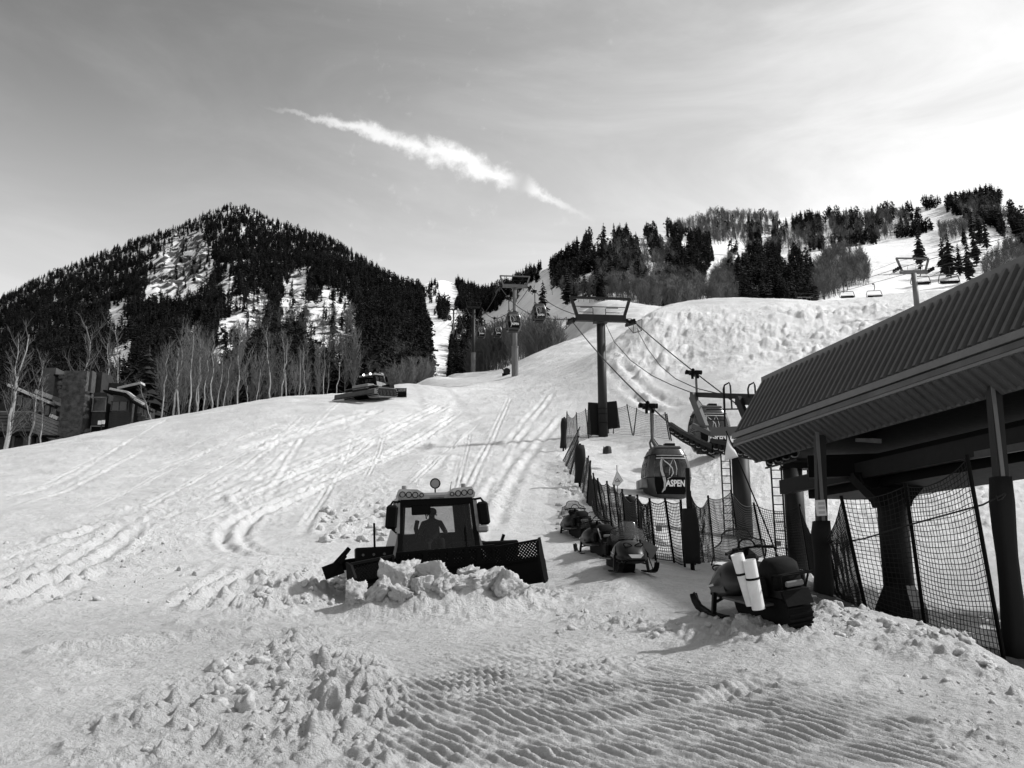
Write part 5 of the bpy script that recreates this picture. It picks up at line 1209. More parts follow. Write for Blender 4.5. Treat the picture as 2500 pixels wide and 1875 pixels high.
def make_groomer(label, rear_tools=False, lamps_on=False):
    t = thing('snow_groomer', label, 'snow groomer')
    for s in (-1, 1):
        m_ = MB(); m_.prism(belt(-2.35, 1.95, 0.0, 0.82), 'x', s * 1.5 - 0.6, s * 1.5 + 0.6); tr = m_.build('track', 'rubber', t)
        m_ = MB(); out = belt(-2.41, 2.01, -0.06, 0.88, 9); n = 44; L = [0]
        for a, b in zip(out, out[1:] + out[:1]): L.append(L[-1] + math.dist(a, b))
        for i in range(n):
            d = L[-1] * i / n; k = max(j for j in range(len(L)) if L[j] <= d); k = min(k, len(out) - 1); a, b = out[k], out[(k + 1) % len(out)]; f = (d - L[k]) / max(1e-6, L[k + 1] - L[k]); y, z = a[0] + (b[0] - a[0]) * f, a[1] + (b[1] - a[1]) * f
            m_.box((s * 1.5, y, z), (1.3, 0.06, 0.06))
        m_.build('track_cleats', 'galv' if rear_tools else 'steel_dark', tr, kind='stuff')
        for i in range(5):
            m_ = MB(); y = -1.75 + i * 0.78; m_.cyl((s * 2.08, y, 0.36), (s * 2.14, y, 0.36), 0.3, n=16).cyl((s * 2.1, y, 0.36), (s * 2.18, y, 0.36), 0.11, n=10); m_.build('road_wheel', 'steel_dark', tr)
        m_ = MB(); m_.bbox((s * 1.55, 0.95, 1.12), (1.15, 1.1, 0.42), 0.04); fb = m_.build('tool_box', 'black', t)
        m_ = MB(); m_.bbox((s * 1.5, -0.9, 0.98), (1.2, 2.6, 0.10), 0.02); m_.build('fender', 'steel_dark', t)
        for i in range(4): m_ = MB(); m_.cyl((s * 1.55 - 0.42 + i * 0.27, 1.50, 1.14), (s * 1.55 - 0.42 + i * 0.27, 1.515, 1.14), 0.035, n=8); m_.build('bolt', 'steel_mid', fb)
    m_ = MB(); m_.bbox((0, -0.3, 0.72), (1.7, 4.6, 0.5), 0.05); m_.build('chassis', 'steel_dark', t)
    m_ = MB(); m_.bbox((0, -1.55, 1.22), (2.0, 1.5, 0.55), 0.08); m_.build('engine_cover', 'cab_grey', t)
    MB().cyl((1.62, 1.0, 1.3), (1.62, 1.0, 1.95), 0.028, n=8).build('marker_rod', 'black', t)
    # cab: shell panels with real openings
    cab = MB(); B = {}
    for s in (-1, 1):
        B[s] = [Vector((s * 1.02, 1.62, 0.98)), Vector((s * 0.94, 1.36, 2.42)), Vector((s * 0.94, -0.45, 2.46)), Vector((s * 1.04, -0.55, 0.98))]   # front bottom, front top, rear top, rear bottom
        f0, f1, r1, r0 = B[s]
        cab.bar(f0, f1, 0.12, 0.12).bar(r0, r1, 0.16, 0.14).bar(f1, r1, 0.14, 0.12).bar(f0, r0, 0.12, 0.14).bar(f0.lerp(r0, 0.52), f1.lerp(r1, 0.52), 0.12, 0.08)
        a, b = f0.lerp(f1, 0.26), r0.lerp(r1, 0.36); cab.add([f0, r0, b, a, f0 - Vector((s * 0.06, 0, 0)), r0 - Vector((s * 0.06, 0, 0)), b - Vector((s * 0.06, 0, 0)), a - Vector((s * 0.06, 0, 0))], [(0, 1, 2, 3), (7, 6, 5, 4), (0, 4, 5, 1), (1, 5, 6, 2), (2, 6, 7, 3), (3, 7, 4, 0)])
    fl, fr = B[-1], B[1]
    cab.bar(fl[0], fr[0], 0.14, 0.14).bar(fl[1], fr[1], 0.16, 0.16).bar(fl[2], fr[2], 0.14, 0.16).bar(fl[3], fr[3], 0.14, 0.14)
    a, b = fl[3].lerp(fl[2], 0.45), fr[3].lerp(fr[2], 0.45); cab.add([fl[3], fr[3], b, a, fl[3] + Vector((0, .06, 0)), fr[3] + Vector((0, .06, 0)), b + Vector((0, .06, 0)), a + Vector((0, .06, 0))], [(0, 1, 2, 3), (7, 6, 5, 4), (3, 2, 6, 7)])
    for s in (-1, 1): a = fl if s < 0 else fr; p = [a[3], a[2], a[2] + Vector((-s * 0.28, 0, 0)), a[3] + Vector((-s * 0.28, 0, 0))]; cab.add(p + [q + Vector((0, 0.05, 0)) for q in p], [(0, 1, 2, 3), (7, 6, 5, 4), (2, 3, 7, 6)])
    co = cab.build('cab_frame', 'black', t)
    m_ = MB(); m_.bbox((0, 0.5, 0.98), (2.1, 2.1, 0.1), 0.02); m_.build('cab_floor', 'black', t)
    for s in (-1, 1):                             # pale outer cheeks of the cab
        f0, f1, r1, r0 = B[s]; m_ = MB(); o_ = Vector((s * 0.07, 0, 0))
        q = [f0 + o_ + Vector((s * 0.16, -0.05, -0.12)), r0 + o_ * 4 + Vector((s * 0.05, -0.3, -0.1)), r0.lerp(r1, 0.55) + o_ * 1.5, f0.lerp(f1, 0.45) + o_]; m_.add(q + [v - o_ for v in q], [(0, 1, 2, 3), (7, 6, 5, 4), (0, 4, 5, 1), (1, 5, 6, 2), (2, 6, 7, 3), (3, 7, 4, 0)]); m_.bar(f0.lerp(f1, 0.45) + o_, f1 + o_, 0.1, 0.14); m_.build('cab_cheek', 'cab_grey', t)
    def pane(name, q, mt='cab_glass'): m_ = MB(); m_.add(q, [(0, 1, 2, 3)]); return m_.build(name, mt, t)
    ws = pane('windshield', [fl[0] + Vector((0.06, 0.02, 0.06)), fr[0] + Vector((-0.06, 0.02, 0.06)), fr[1] + Vector((-0.06, 0.02, -0.06)), fl[1] + Vector((0.06, 0.02, -0.06))])
    for s in (-1, 1): f0, f1, r1, r0 = B[s]; pane('side_window', [f0.lerp(f1, 0.26), r0.lerp(r1, 0.36), r1, f1])
    m_ = MB(); m_.bar(Vector((-0.72, 1.68, 1.06)), Vector((-0.70, 1.60, 1.75)), 0.03, 0.03).bar(Vector((0.75, 1.69, 1.05)), Vector((-0.35, 1.66, 1.16)), 0.03, 0.03); m_.build('wiper', 'black', ws)
    # roof with lamp pods
    m_ = MB(); m_.bbox((0, 0.42, 2.56), (2.0, 2.1, 0.2), 0.07); rf = m_.build('roof', 'cab_grey', t)
    for s in (-1, 1):
        m_ = MB(); m_.loft([[(s * x, y, z) for x, y, z in r_] for r_ in ([(0.18, 1.50, 2.50), (1.0, 1.46, 2.50), (1.0, 0.9, 2.50), (0.18, 0.9, 2.50)], [(0.24, 1.48, 2.60), (1.03, 1.44, 2.62), (1.03, 0.9, 2.62), (0.24, 0.9, 2.62)], [(0.5, 1.38, 2.76), (0.95, 1.34, 2.79), (0.95, 0.9, 2.80), (0.5, 0.9, 2.78)])]); pod = m_.build('lamp_pod', 'cab_grey', rf)
        for i in range(4):
            x = s * (0.40 + i * 0.165); r_ = 0.05 if i == 0 else 0.072; y = 1.495 - 0.012 * i; z = 2.60 + 0.012 * i
            m_ = MB(); m_.cyl((x, y - 0.08, z), (x, y, z + 0.0), r_, n=14); m_.build('work_lamp', 'lamp_glass', rf); m_ = MB(); m_.tube([(x + math.cos(a) * r_, y + 0.005, z + math.sin(a) * r_) for a in np.linspace(0, 6.283, 13)], 0.012, 5); m_.build('lamp_ring', 'black', rf)
        m_ = MB(); m_.cyl((s * 0.8, 0.9, 2.74), (s * 0.8, 0.9, 2.90), 0.075, 0.06, 10); m_.build('beacon', 'cab_grey', rf)
        # mirrors
        m_ = MB(); m_.tube([(s * 0.98, 1.40, 2.44), (s * 1.15, 1.52, 2.46), (s * 1.22, 1.55, 2.36)], 0.03, 6); ar = m_.build('mirror_arm', 'black', t); m_ = MB(); m_.tube([(s * 0.98, 1.48, 1.70), (s * 1.1, 1.56, 1.66), (s * 1.2, 1.56, 1.76)], 0.025, 6); m_.build('mirror_arm', 'black', t)
        m_ = MB(); m_.bbox((s * 1.20, 1.58, 2.06), (0.30, 0.14, 0.62), 0.06, (0, R(-s * 6), 0)); m_.build('mirror', 'black', ar)
        if s < 0: m_ = MB(); m_.bbox((s * 1.16, 1.60, 1.66), (0.3, 0.14, 0.2), 0.05); m_.build('small_mirror', 'cab_grey', ar)
    m_ = MB(); m_.cyl((0.02, 1.32, 2.66), (0.02, 1.32, 2.80), 0.02, n=6); sp = m_.build('spotlight_stalk', 'black', rf)
    m_ = MB(); m_.cyl((0.02, 1.28, 2.90), (0.02, 1.38, 2.90), 0.125, n=18); sl = m_.build('spotlight', 'lamp_glass', rf); m_ = MB(); m_.tube([(0.02 + math.cos(a) * 0.125, 1.385, 2.90 + math.sin(a) * 0.125) for a in np.linspace(0, 6.283, 19)], 0.018, 5); m_.build('lamp_ring', 'black', sl)
    MB().cyl((-0.42, 0.8, 2.6), (-0.5, 0.75, 2.98), 0.012, 0.006, 5).build('antenna', 'black', rf)
    # inside: dash, seat
    m_ = MB(); m_.bbox((0.55, 1.2, 1.25), (0.6, 0.4, 0.35), 0.08); m_.build('dashboard', 'black', t); m_ = MB(); m_.bbox((-0.6, 1.1, 1.22), (0.5, 0.5, 0.3), 0.08); m_.build('console', 'black', t)
    m_ = MB(); m_.bbox((0, 0.15, 1.32), (0.56, 0.55, 0.16), 0.05).bbox((0, -0.20, 1.58), (0.50, 0.12, 0.5), 0.06, (R(8), 0, 0)).cyl((0, 0.15, 1.0), (0, 0.15, 1.3), 0.08, n=8); m_.build('seat', 'black', t)
    m_ = MB(); m_.bbox((0.42, 1.42, 2.22), (0.5, 0.05, 0.26), 0.03).bar((0.3, 1.4, 2.1), (0.28, 1.36, 1.98), 0.025, 0.02); m_.build('sun_visor', 'black', t)
    m_ = MB(); m_.tube([(0.45, 1.25, 1.3), (0.55, 1.2, 1.75), (0.5, 1.15, 1.95)], 0.06, 6); m_.build('control_column', 'black', t)
    # blade
    Mb = Matrix.Translation((0, 3.05, 0.12)) @ Euler((R(-6), R(1.5), 0)).to_matrix().to_4x4()
    bl = MB(); bl.M = Mb; bl.bar((-1.1, -0.5, 0.4), (1.1, -0.5, 0.4), 0.2, 0.25).bar((-0.6, -1.4, 0.4), (-0.6, -0.15, 0.45), 0.18, 0.2).bar((0.6, -1.4, 0.4), (0.6, -0.15, 0.45), 0.18, 0.2); bl = bl.build('blade', 'steel_dark', t)
    blade_panel('centre_panel', bl, Mb @ Matrix.Translation((-1.2, 0, 0)), 2.4, 1.05, 0.36, (0.4, 0.7, 1.1, 1.3, 1.7, 2.0))
    for s in (-1, 1):
        Mw = Mb @ Matrix.Translation((s * 1.21, 0, 0)) @ Euler((0, R(2 if s > 0 else 8), R(s * 30))).to_matrix().to_4x4()
        if s < 0: Mw = Mw @ Matrix.Translation((-1.28, 0, 0.0))
        blade_panel('wing_panel', bl, Mw, 1.28, 1.0, 0.40, (0.3,) if s > 0 else (0.98,))
        m_ = MB(); m_.M = Mw; xe = 1.28 if s > 0 else 0.0
        m_.prism([(-0.05, 0.05), (0.22, 0.0), (0.30, 0.12), (0.30, 0.72), (0.15, 1.0), (-0.05, 1.06)], 'x', xe - 0.03, xe + 0.03); m_.build('end_plate', 'black', bl)
    if lamps_on:
        for x in (-0.30, 0.52):
            m_ = MB(); m_.cyl((x, -0.62, 2.68), (x, -0.74, 2.66), 0.10, n=16); rl = m_.build('rear_lamp', 'lamp_on', rf)
    if rear_tools:                                # tiller with finisher comb and wings
        m_ = MB(); m_.bar((-0.5, -2.3, 0.75), (-0.5, -3.2, 0.5), 0.16, 0.2).bar((0.5, -2.3, 0.75), (0.5, -3.2, 0.5), 0.16, 0.2).bar((-2.3, -3.2, 0.5), (2.3, -3.2, 0.5), 0.3, 0.28); tl = m_.build('tiller', 'steel_dark', t)
        m_ = MB(); m_.prism([(-3.75, 0.12), (-3.05, 0.18), (-3.1, 0.62), (-3.55, 0.66)], 'x', -2.45, 2.45); m_.build('tiller_hood', 'steel_mid', tl)
        for i in range(14): m_ = MB(); m_.box((-2.3 + i * 0.354, -3.95, 0.14), (0.3, 0.5, 0.05), (R(14), 0, 0)); m_.build('comb_flap', 'rubber', tl)
        m_ = MB(); m_.bbox((0, -1.9, 1.15), (3.6, 1.0, 0.12), 0.03); m_.build('cargo_deck', 'steel_mid', t)
    else:
        m_ = MB(); m_.M = Matrix.Translation((2.45, 0.9, 1.0)); m_.box((0.0, 0, 0.06), (0.24, 0.9, 0.10), (0, R(50), 0)).box((0.12, 0.05, 0.0), (0.18, 0.5, 0.9), (0, R(-42), 0), (0.6, 1)).box((0.24, 0, -0.2), (0.5, 0.5, 0.34), (0, R(18), 0)); m_.tube([(-0.5, 0, -0.05), (0.1, 0, -0.1)], 0.14, 8); m_.build('side_finisher_wing', 'black', t)
        m_ = MB(); m_.bar((-1.55, 0.4, 1.2), (-1.15, 0.4, 1.28), 0.2, 0.22).bar((-1.75, 0.4, 1.0), (-1.95, 0.4, 1.5), 0.05, 0.08); m_.build('side_lever', 'black', t)
    return t


def pose(o, loc, fwd, roll=0.0, pitch=0.0): # fwd: heading in plan; roll>0 lowers the thing's right side; pitch>0 lifts its nose
    a = math.atan2(-fwd[0], fwd[1]); M_ = Matrix.Translation(loc) @ Matrix.Rotation(a, 4, 'Z') @ Matrix.Rotation(pitch, 4, 'X') @ Matrix.Rotation(roll, 4, 'Y'); o.matrix_world = M_; o.location, q, _ = M_.decompose(); o.rotation_euler = q.to_euler(); return M_


gr1 = make_groomer('snow groomer facing the camera, pushing broken snow with its black blade')
pc = G(1068, 1462); loc = Vector((P(1060, 1400, 22.9).x, 22.9, gz0(P(1060, 1400, 22.9).x, 22.9) + 0.0))
M1 = pose(gr1, loc, (0.20, -0.98), R(3.2), R(-1.0))
gr1.scale = (0.92,) * 3; M1 = M1 @ Matrix.Diagonal((0.92, 0.92, 0.92, 1))
gr2 = make_groomer('distant snow groomer seen from behind with two lit roof lamps', True, True)
p = G(908, 974); pose(gr2, Vector((p.x, p.y, gz(p.x, p.y) + 0.05)), (0.36, 0.93), R(-4), R(9)); gr2.scale = (0.98,) * 3


# driver: one continuous body grown on a joint skeleton
def make_person(label, M_):
    J = {'pelvis': (0, 0.12, 1.42, 0.15), 'waist': (0, 0.06, 1.58, 0.15), 'chest': (0, 0.04, 1.80, 0.175), 'collar': (0, 0.05, 1.94, 0.12), 'neck': (0, 0.07, 2.02, 0.06), 'jaw': (0, 0.11, 2.09, 0.075), 'skull': (0, 0.10, 2.17, 0.098), 'crown': (0, 0.09, 2.24, 0.075), 'nose': (0, 0.215, 2.13, 0.014)}
    E = [('pelvis', 'waist'), ('waist', 'chest'), ('chest', 'collar'), ('collar', 'neck'), ('neck', 'jaw'), ('jaw', 'skull'), ('skull', 'crown'), ('skull', 'nose')]
    for s, n in ((-1, 'l'), (1, 'r')):
        J.update({n + 'sh': (s * 0.19, 0.05, 1.91, 0.075), n + 'el': (s * 0.30, 0.16, 1.66, 0.055), n + 'wr': (s * 0.27, 0.42, 1.62, 0.036), n + 'ha': (s * 0.26, 0.50, 1.63, 0.040), n + 'hip': (s * 0.10, 0.18, 1.42, 0.10), n + 'kn': (s * 0.16, 0.60, 1.46, 0.075), n + 'an': (s * 0.16, 0.72, 1.10, 0.05), n + 'toe': (s * 0.17, 0.90, 1.06, 0.042)})
        E += [('collar', n + 'sh'), (n + 'sh', n + 'el'), (n + 'el', n + 'wr'), (n + 'wr', n + 'ha'), ('pelvis', n + 'hip'), (n + 'hip', n + 'kn'), (n + 'kn', n + 'an'), (n + 'an', n + 'toe')]
        for f, (dx, dy, dz) in enumerate(((-0.03, 0.09, 0.0), (-0.01, 0.10, 0.005), (0.012, 0.095, 0.0), (0.032, 0.08, -0.005))):
            J[n + 'f%d' % f] = (s * (0.26 + dx), 0.50 + dy * 0.6, 1.63 + dz, 0.010); J[n + 'g%d' % f] = (s * (0.26 + dx), 0.50 + dy * 0.75, 1.60 + dz, 0.009); E += [(n + 'ha', n + 'f%d' % f), (n + 'f%d' % f, n + 'g%d' % f)]
        J[n + 'th'] = (s * 0.215, 0.51, 1.645, 0.011); J[n + 'tt'] = (s * 0.21, 0.55, 1.63, 0.009); E += [(n + 'wr', n + 'th'), (n + 'th', n + 'tt')]
    ks = list(J); me = bpy.data.meshes.new('person'); me.from_pydata([(J[k][0], J[k][1], J[k][2] - 1.0) for k in ks], [(ks.index(a), ks.index(b)) for a, b in E], []); me.materials.append(MATS['cloth_dark'])
    o = link('person', me); tag(o, label, 'person'); md = o.modifiers.new('skin', 'SKIN'); md.use_smooth_shade = True
    for i, k in enumerate(ks): d = me.skin_vertices[0].data[i]; d.radius = (J[k][3],) * 2; d.use_root = (k == 'pelvis')
    o.modifiers.new('sub', 'SUBSURF').levels = 2; o.modifiers['sub'].render_levels = 2
    o.matrix_world = M_ @ Matrix.Translation((0, 0.06, 1.0 - 0.06)) @ Matrix.Diagonal((1.2, 1.05, 1.06, 1)); l_, q, sc_ = o.matrix_world.decompose(); o.location = l_; o.rotation_euler = q.to_euler(); o.scale = sc_
    m_ = MB(); m_.sphere((0, 0.09, 1.20), 0.118, 14, 8, (1, 1.1, 0.95)).box((0, 0.215, 1.205), (0.17, 0.10, 0.012)); c = m_.build('cap', 'cloth_dark', o, True)
    for s in (-1, 1): m_ = MB(); m_.sphere((s * 0.1, 0.1, 1.12), 0.03, 8, 5, (0.5, 0.8, 1.2)); m_.build('ear', 'skin', o, True)
    m_ = MB(); m_.bbox((0, 0.185, 1.155), (0.15, 0.05, 0.05), 0.02); m_.build('sunglasses', 'black', o)
    return o


make_person('groomer driver in dark jacket and cap seated behind the windshield', M1)

# ------------------------------------------------------------------ snowmobiles
def make_sled(label, front_plate=False):
    t = thing('snowmobile', label, 'snowmobile')
    m_ = MB(); m_.prism(belt(-1.55, 0.55, 0.0, 0.44), 'x', -0.2, 0.2); tr = m_.build('track', 'rubber', t)
    m_ = MB()
    for i in range(26): m_.box((0, -1.4 + i * 0.075, -0.012), (0.4, 0.02, 0.03))
    for i in range(9): a = math.pi / 2 + math.pi * i / 8; m_.box((0, -1.33 + math.cos(a) * 0.235, 0.22 + math.sin(a) * 0.235), (0.4, 0.03, 0.03))
    m_.build('track_lugs', 'rubber', tr, kind='stuff')
    m_ = MB(); m_.prism([(-1.5, 0.47), (0.35, 0.47), (0.35, 0.60), (-1.45, 0.58)], 'x', -0.24, 0.24); m_.build('tunnel', 'steel_dark', t)
    for s in (-1, 1): m_ = MB(); m_.bbox((s * 0.37, -0.42, 0.36), (0.26, 1.5, 0.04), 0.01); m_.build('running_board', 'steel_mid', t)
    sec = [(-0.05, 0.34, 0.34, 0.80), (0.25, 0.46, 0.26, 0.92), (0.60, 0.50, 0.22, 0.96), (0.95, 0.46, 0.22, 0.86), (1.22, 0.36, 0.26, 0.68), (1.40, 0.22, 0.32, 0.52)]
    rings = [[(hw * c_, y, z0 + (z1 - z0) * f) for c_, f in ((-0.7, 0), (0.7, 0), (1, 0.22), (1.0, 0.52), (0.72, 0.85), (0.3, 1.0), (-0.3, 1.0), (-0.72, 0.85), (-1, 0.52), (-1, 0.22))] for y, hw, z0, z1 in sec]
    m_ = MB(); m_.loft(rings); hull = m_.build('cowl', 'body_dark', t, True); hull.modifiers.new('round', 'SUBSURF').render_levels = 2
    for s in (-1, 1):
        m_ = MB(); m_.add([(s * 0.47, 0.2, 0.45), (s * 0.515, 0.75, 0.42), (s * 0.50, 0.9, 0.52), (s * 0.40, 0.55, 0.80)], [(0, 1, 2, 3)]); m_.build('side_panel', 'steel_mid', hull)
        m_ = MB(); m_.add([(s * 0.53, 0.55, 0.55), (s * 0.52, 0.85, 0.50), (s * 0.52, 0.86, 0.53), (s * 0.53, 0.56, 0.59)], [(0, 1, 2, 3)]); m_.build('stripe', 'decal_grey', hull)
        m_ = MB(); m_.sphere((s * 0.16, 1.06, 0.76), 0.10, 12, 8, (1.2, 0.7, 0.55)); hl = m_.build('headlight', 'steel_mid', t, True)
        m_ = MB(); m_.tube([(s * 0.16 + math.cos(a) * 0.125, 1.10 + 0.02 * math.sin(a), 0.76 + math.sin(a) * 0.06 + s * math.cos(a) * 0.03) for a in np.linspace(0, 6.283, 15)], 0.016, 5); m_.build('headlight_ring', 'black', hl)
        # skis
        m_ = MB(); pts = [(-0.25, 0.015), (0.0, 0.0), (0.75, 0.0), (1.0, 0.05), (1.15, 0.16), (1.2, 0.27)]
        m_.loft([[(s * 0.50 - 0.075, y + 0.55, z), (s * 0.50 + 0.075, y + 0.55, z), (s * 0.50 + 0.07, y + 0.55 - 0.01, z + 0.035), (s * 0.50 - 0.07, y + 0.55 - 0.01, z + 0.035)] for y, z in pts]); sk = m_.build('ski', 'black', t)
        m_ = MB(); m_.tube([(s * 0.50, 0.95, 0.04), (s * 0.50, 1.45, 0.12), (s * 0.50, 1.70, 0.32), (s * 0.50, 1.76, 0.28)], 0.02, 6); m_.build('ski_loop', 'black', sk)
        m_ = MB(); m_.bar((s * 0.50, 0.85, 0.03), (s * 0.46, 0.72, 0.46), 0.07, 0.08).bar((s * 0.46, 0.74, 0.36), (s * 0.28, 0.6, 0.40), 0.05, 0.04).bar((s * 0.46, 0.74, 0.24), (s * 0.25, 0.85, 0.28), 0.05, 0.04); m_.build('suspension_arm', 'steel_dark', t)
        m_ = MB(); m_.cyl((s * 0.45, 0.76, 0.42), (s * 0.32, 0.68, 0.72), 0.035, n=8); m_.build('shock_absorber', 'steel_mid', t)
    if front_plate:
        m_ = MB(); m_.prism([(-0.22, 0.51), (0.22, 0.51), (0.13, 0.41), (-0.13, 0.41)], 'y', 1.405, 1.425); m_.build('front_plate', 'white_plastic', t)
    m_ = MB(); m_.tube([(-0.3, 1.32, 0.30), (-0.22, 1.50, 0.36), (0.22, 1.50, 0.36), (0.3, 1.32, 0.30)], 0.025, 6); m_.build('front_bumper', 'black', t)
    # seat with hump
    m_ = MB(); m_.loft([[(x * w_, y, z) for x, z in ((-1, z0), (1, z0), (1, z1 - 0.06), (0.75, z1), (-0.75, z1), (-1, z1 - 0.06))] for y, w_, z0, z1 in ((-1.35, 0.20, 0.6, 0.86), (-1.22, 0.24, 0.58, 1.02), (-0.95, 0.25, 0.58, 1.06), (-0.75, 0.24, 0.58, 0.92), (-0.35, 0.22, 0.58, 0.88), (0.1, 0.18, 0.6, 0.92), (0.22, 0.14, 0.62, 0.90))]); m_.build('seat', 'rubber', t, True)
    m_ = MB(); m_.bbox((0, 0.28, 0.98), (0.46, 0.36, 0.2), 0.07, (R(20), 0, 0)); m_.build('dash', 'black', t)
    # bars
    m_ = MB(); m_.bar((0, 0.22, 0.95), (0, 0.10, 1.16), 0.07, 0.06).tube([(-0.42, -0.02, 1.12), (-0.25, 0.08, 1.15), (0, 0.10, 1.16), (0.25, 0.08, 1.15), (0.42, -0.02, 1.12)], 0.018, 6); hb = m_.build('handlebar', 'black', t)
    for s in (-1, 1): m_ = MB(); m_.cyl((s * 0.30, 0.055, 1.142), (s * 0.44, -0.03, 1.118), 0.027, n=8).bar((s * 0.24, 0.12, 1.15), (s * 0.40, 0.1, 1.12), 0.02, 0.02).bbox((s * 0.22, 0.06, 1.16), (0.1, 0.08, 0.06), 0.015); m_.build('grip', 'rubber', hb)
    m_ = MB(); m_.tube([(math.cos(a) * 0.16, 0.08, 1.15 + math.sin(a) * 0.17) for a in np.linspace(0, math.pi, 11)], 0.016, 6); m_.build('grab_loop', 'black', hb)
    # windshield: tall centre, flared sides
    m_ = MB(); g = []; prof = [(-0.52, 0.92, 1.10), (-0.50, 0.88, 1.22), (-0.40, 0.93, 1.24), (-0.30, 0.95, 1.30), (-0.26, 0.96, 1.42), (-0.16, 0.97, 1.47), (0.16, 0.97, 1.47), (0.26, 0.96, 1.42), (0.30, 0.95, 1.30), (0.40, 0.93, 1.24), (0.50, 0.88, 1.22), (0.52, 0.92, 1.10)]
    for x, zb, zt in prof: k = 1 - (x / 0.6) ** 2; g.append([(x, 0.42 + 0.42 * k, zb - 0.03 * k), (x * 0.98, 0.38 + 0.30 * k, (zb + zt) / 2), (x * 0.95, 0.34 + 0.16 * k, zt)])
    n = len(g); vs = [v for c_ in g for v in c_]; m_.add(vs, [(3 * i + j, 3 * i + 3 + j, 3 * i + 4 + j, 3 * i + 1 + j) for i in range(n - 1) for j in range(2)]); wsd = m_.build('windshield', 'clear', t, True)
    m_ = MB(); m_.tube([g[0][0]] + [c_[2] for c_ in g] + [g[-1][0]], 0.014, 5); m_.build('windshield_rim', 'steel_dark', wsd)
    # rear
    m_ = MB(); m_.prism([(-1.60, 0.36), (-1.54, 0.36), (-1.45, 0.58), (-1.50, 0.58)], 'x', -0.22, 0.22); m_.build('snow_flap', 'rubber', t)
    m_ = MB(); m_.tube([(-0.22, -1.2, 0.60), (-0.24, -1.25, 0.82), (-0.24, -1.66, 0.84), (0.24, -1.66, 0.84), (0.24, -1.25, 0.82), (0.22, -1.2, 0.60)], 0.02, 6).tube([(-0.24, -1.45, 0.83), (0.24, -1.45, 0.83)], 0.018, 6).tube([(-0.2, -1.45, 0.60), (-0.24, -1.55, 0.83)], 0.018, 6).tube([(0.2, -1.45, 0.60), (0.24, -1.55, 0.83)], 0.018, 6); m_.build('rear_rack', 'black', t)
    m_ = MB(); m_.bbox((0, -1.50, 0.68), (0.3, 0.06, 0.09), 0.02); m_.build('tail_lamp', 'sign_grey', t)
    
    for s in (-1, 1): m_ = MB(); m_.bbox((s * 0.33, -0.9, 0.62), (0.14, 0.5, 0.34), 0.05); m_.build('saddle_bag', 'rubber', t)
    return t


sled0 = make_sled('nearest snowmobile, dark, with two white tubes strapped to its side')
sl = Vector((P(1856, 1500, 14.6).x, 14.6, 0)); sl.z = gz(sl.x, sl.y) - 0.04
MS = pose(sled0, sl, (-0.16, 0.99), R(-9), R(4)); sled0['group'] = 'parked snowmobiles'; sled0.scale = (0.93,) * 3
for px, py, fwd, lab, rl in ((1408, 1306, (-0.16, 0.99), 'farthest of the three snowmobiles parked by the net, highest up the slope', -3), (1462, 1352, (-0.12, 0.99), 'middle one of the three snowmobiles parked by the net', -2)):
    c = copy_tree(sled0); p = G(px, py); pose(c, Vector((p.x, p.y, gz(p.x, p.y) - 0.03)), fwd, R(rl), R(4)); c['label'] = lab; c.scale = (0.84,) * 3
sled3 = make_sled('snowmobile facing the camera with a white front plate, lowest of the three by the net', True); sled3['group'] = 'parked snowmobiles'
p = G(1532, 1398); M3 = pose(sled3, Vector((p.x, p.y + 0.6, gz(p.x, p.y + 0.6) - 0.02)), (0.12, -1.0), R(0), R(-2)); sled3.scale = (0.84,) * 3
# white tubes strapped to the nearest sled
u = Vector((-0.62, -0.70, 0)).normalized()
for i, (a, b, lab) in enumerate((((1799, 1353, 13.30), (1837, 1476, 13.40), 'white plastic tube strapped to the nearest snowmobile, the left one set further back'), ((1829, 1367, 13.16), (1852, 1487, 13.26), 'white plastic tube strapped to the nearest snowmobile, the right one in front'))):
    a, b = P(*a), P(*b); t = thing('plastic_tube', lab, 'tube', b); d = a - b
    m_ = MB(); n = 22; Mx = align((0, 0, 0), d); L = d.length; r_ = 0.093; ri = 0.08
    m_.loft([[tuple(Mx @ Vector((math.cos(q) * rr, math.sin(q) * rr, z))) for q in np.linspace(0, 6.283, n, endpoint=False)] for rr, z in ((r_, 0), (r_, L), (ri, L), (ri, L - 0.10), (0.004, L - 0.11))]); m_.build('shell', 'white_plastic', t)
    m_ = MB(); m_.cyl(tuple(Mx @ Vector((0, 0, L * 0.60))), tuple(Mx @ Vector((0, 0, L * 0.645))), r_ + 0.006, n=22); m_.build('strap', 'rubber', t)

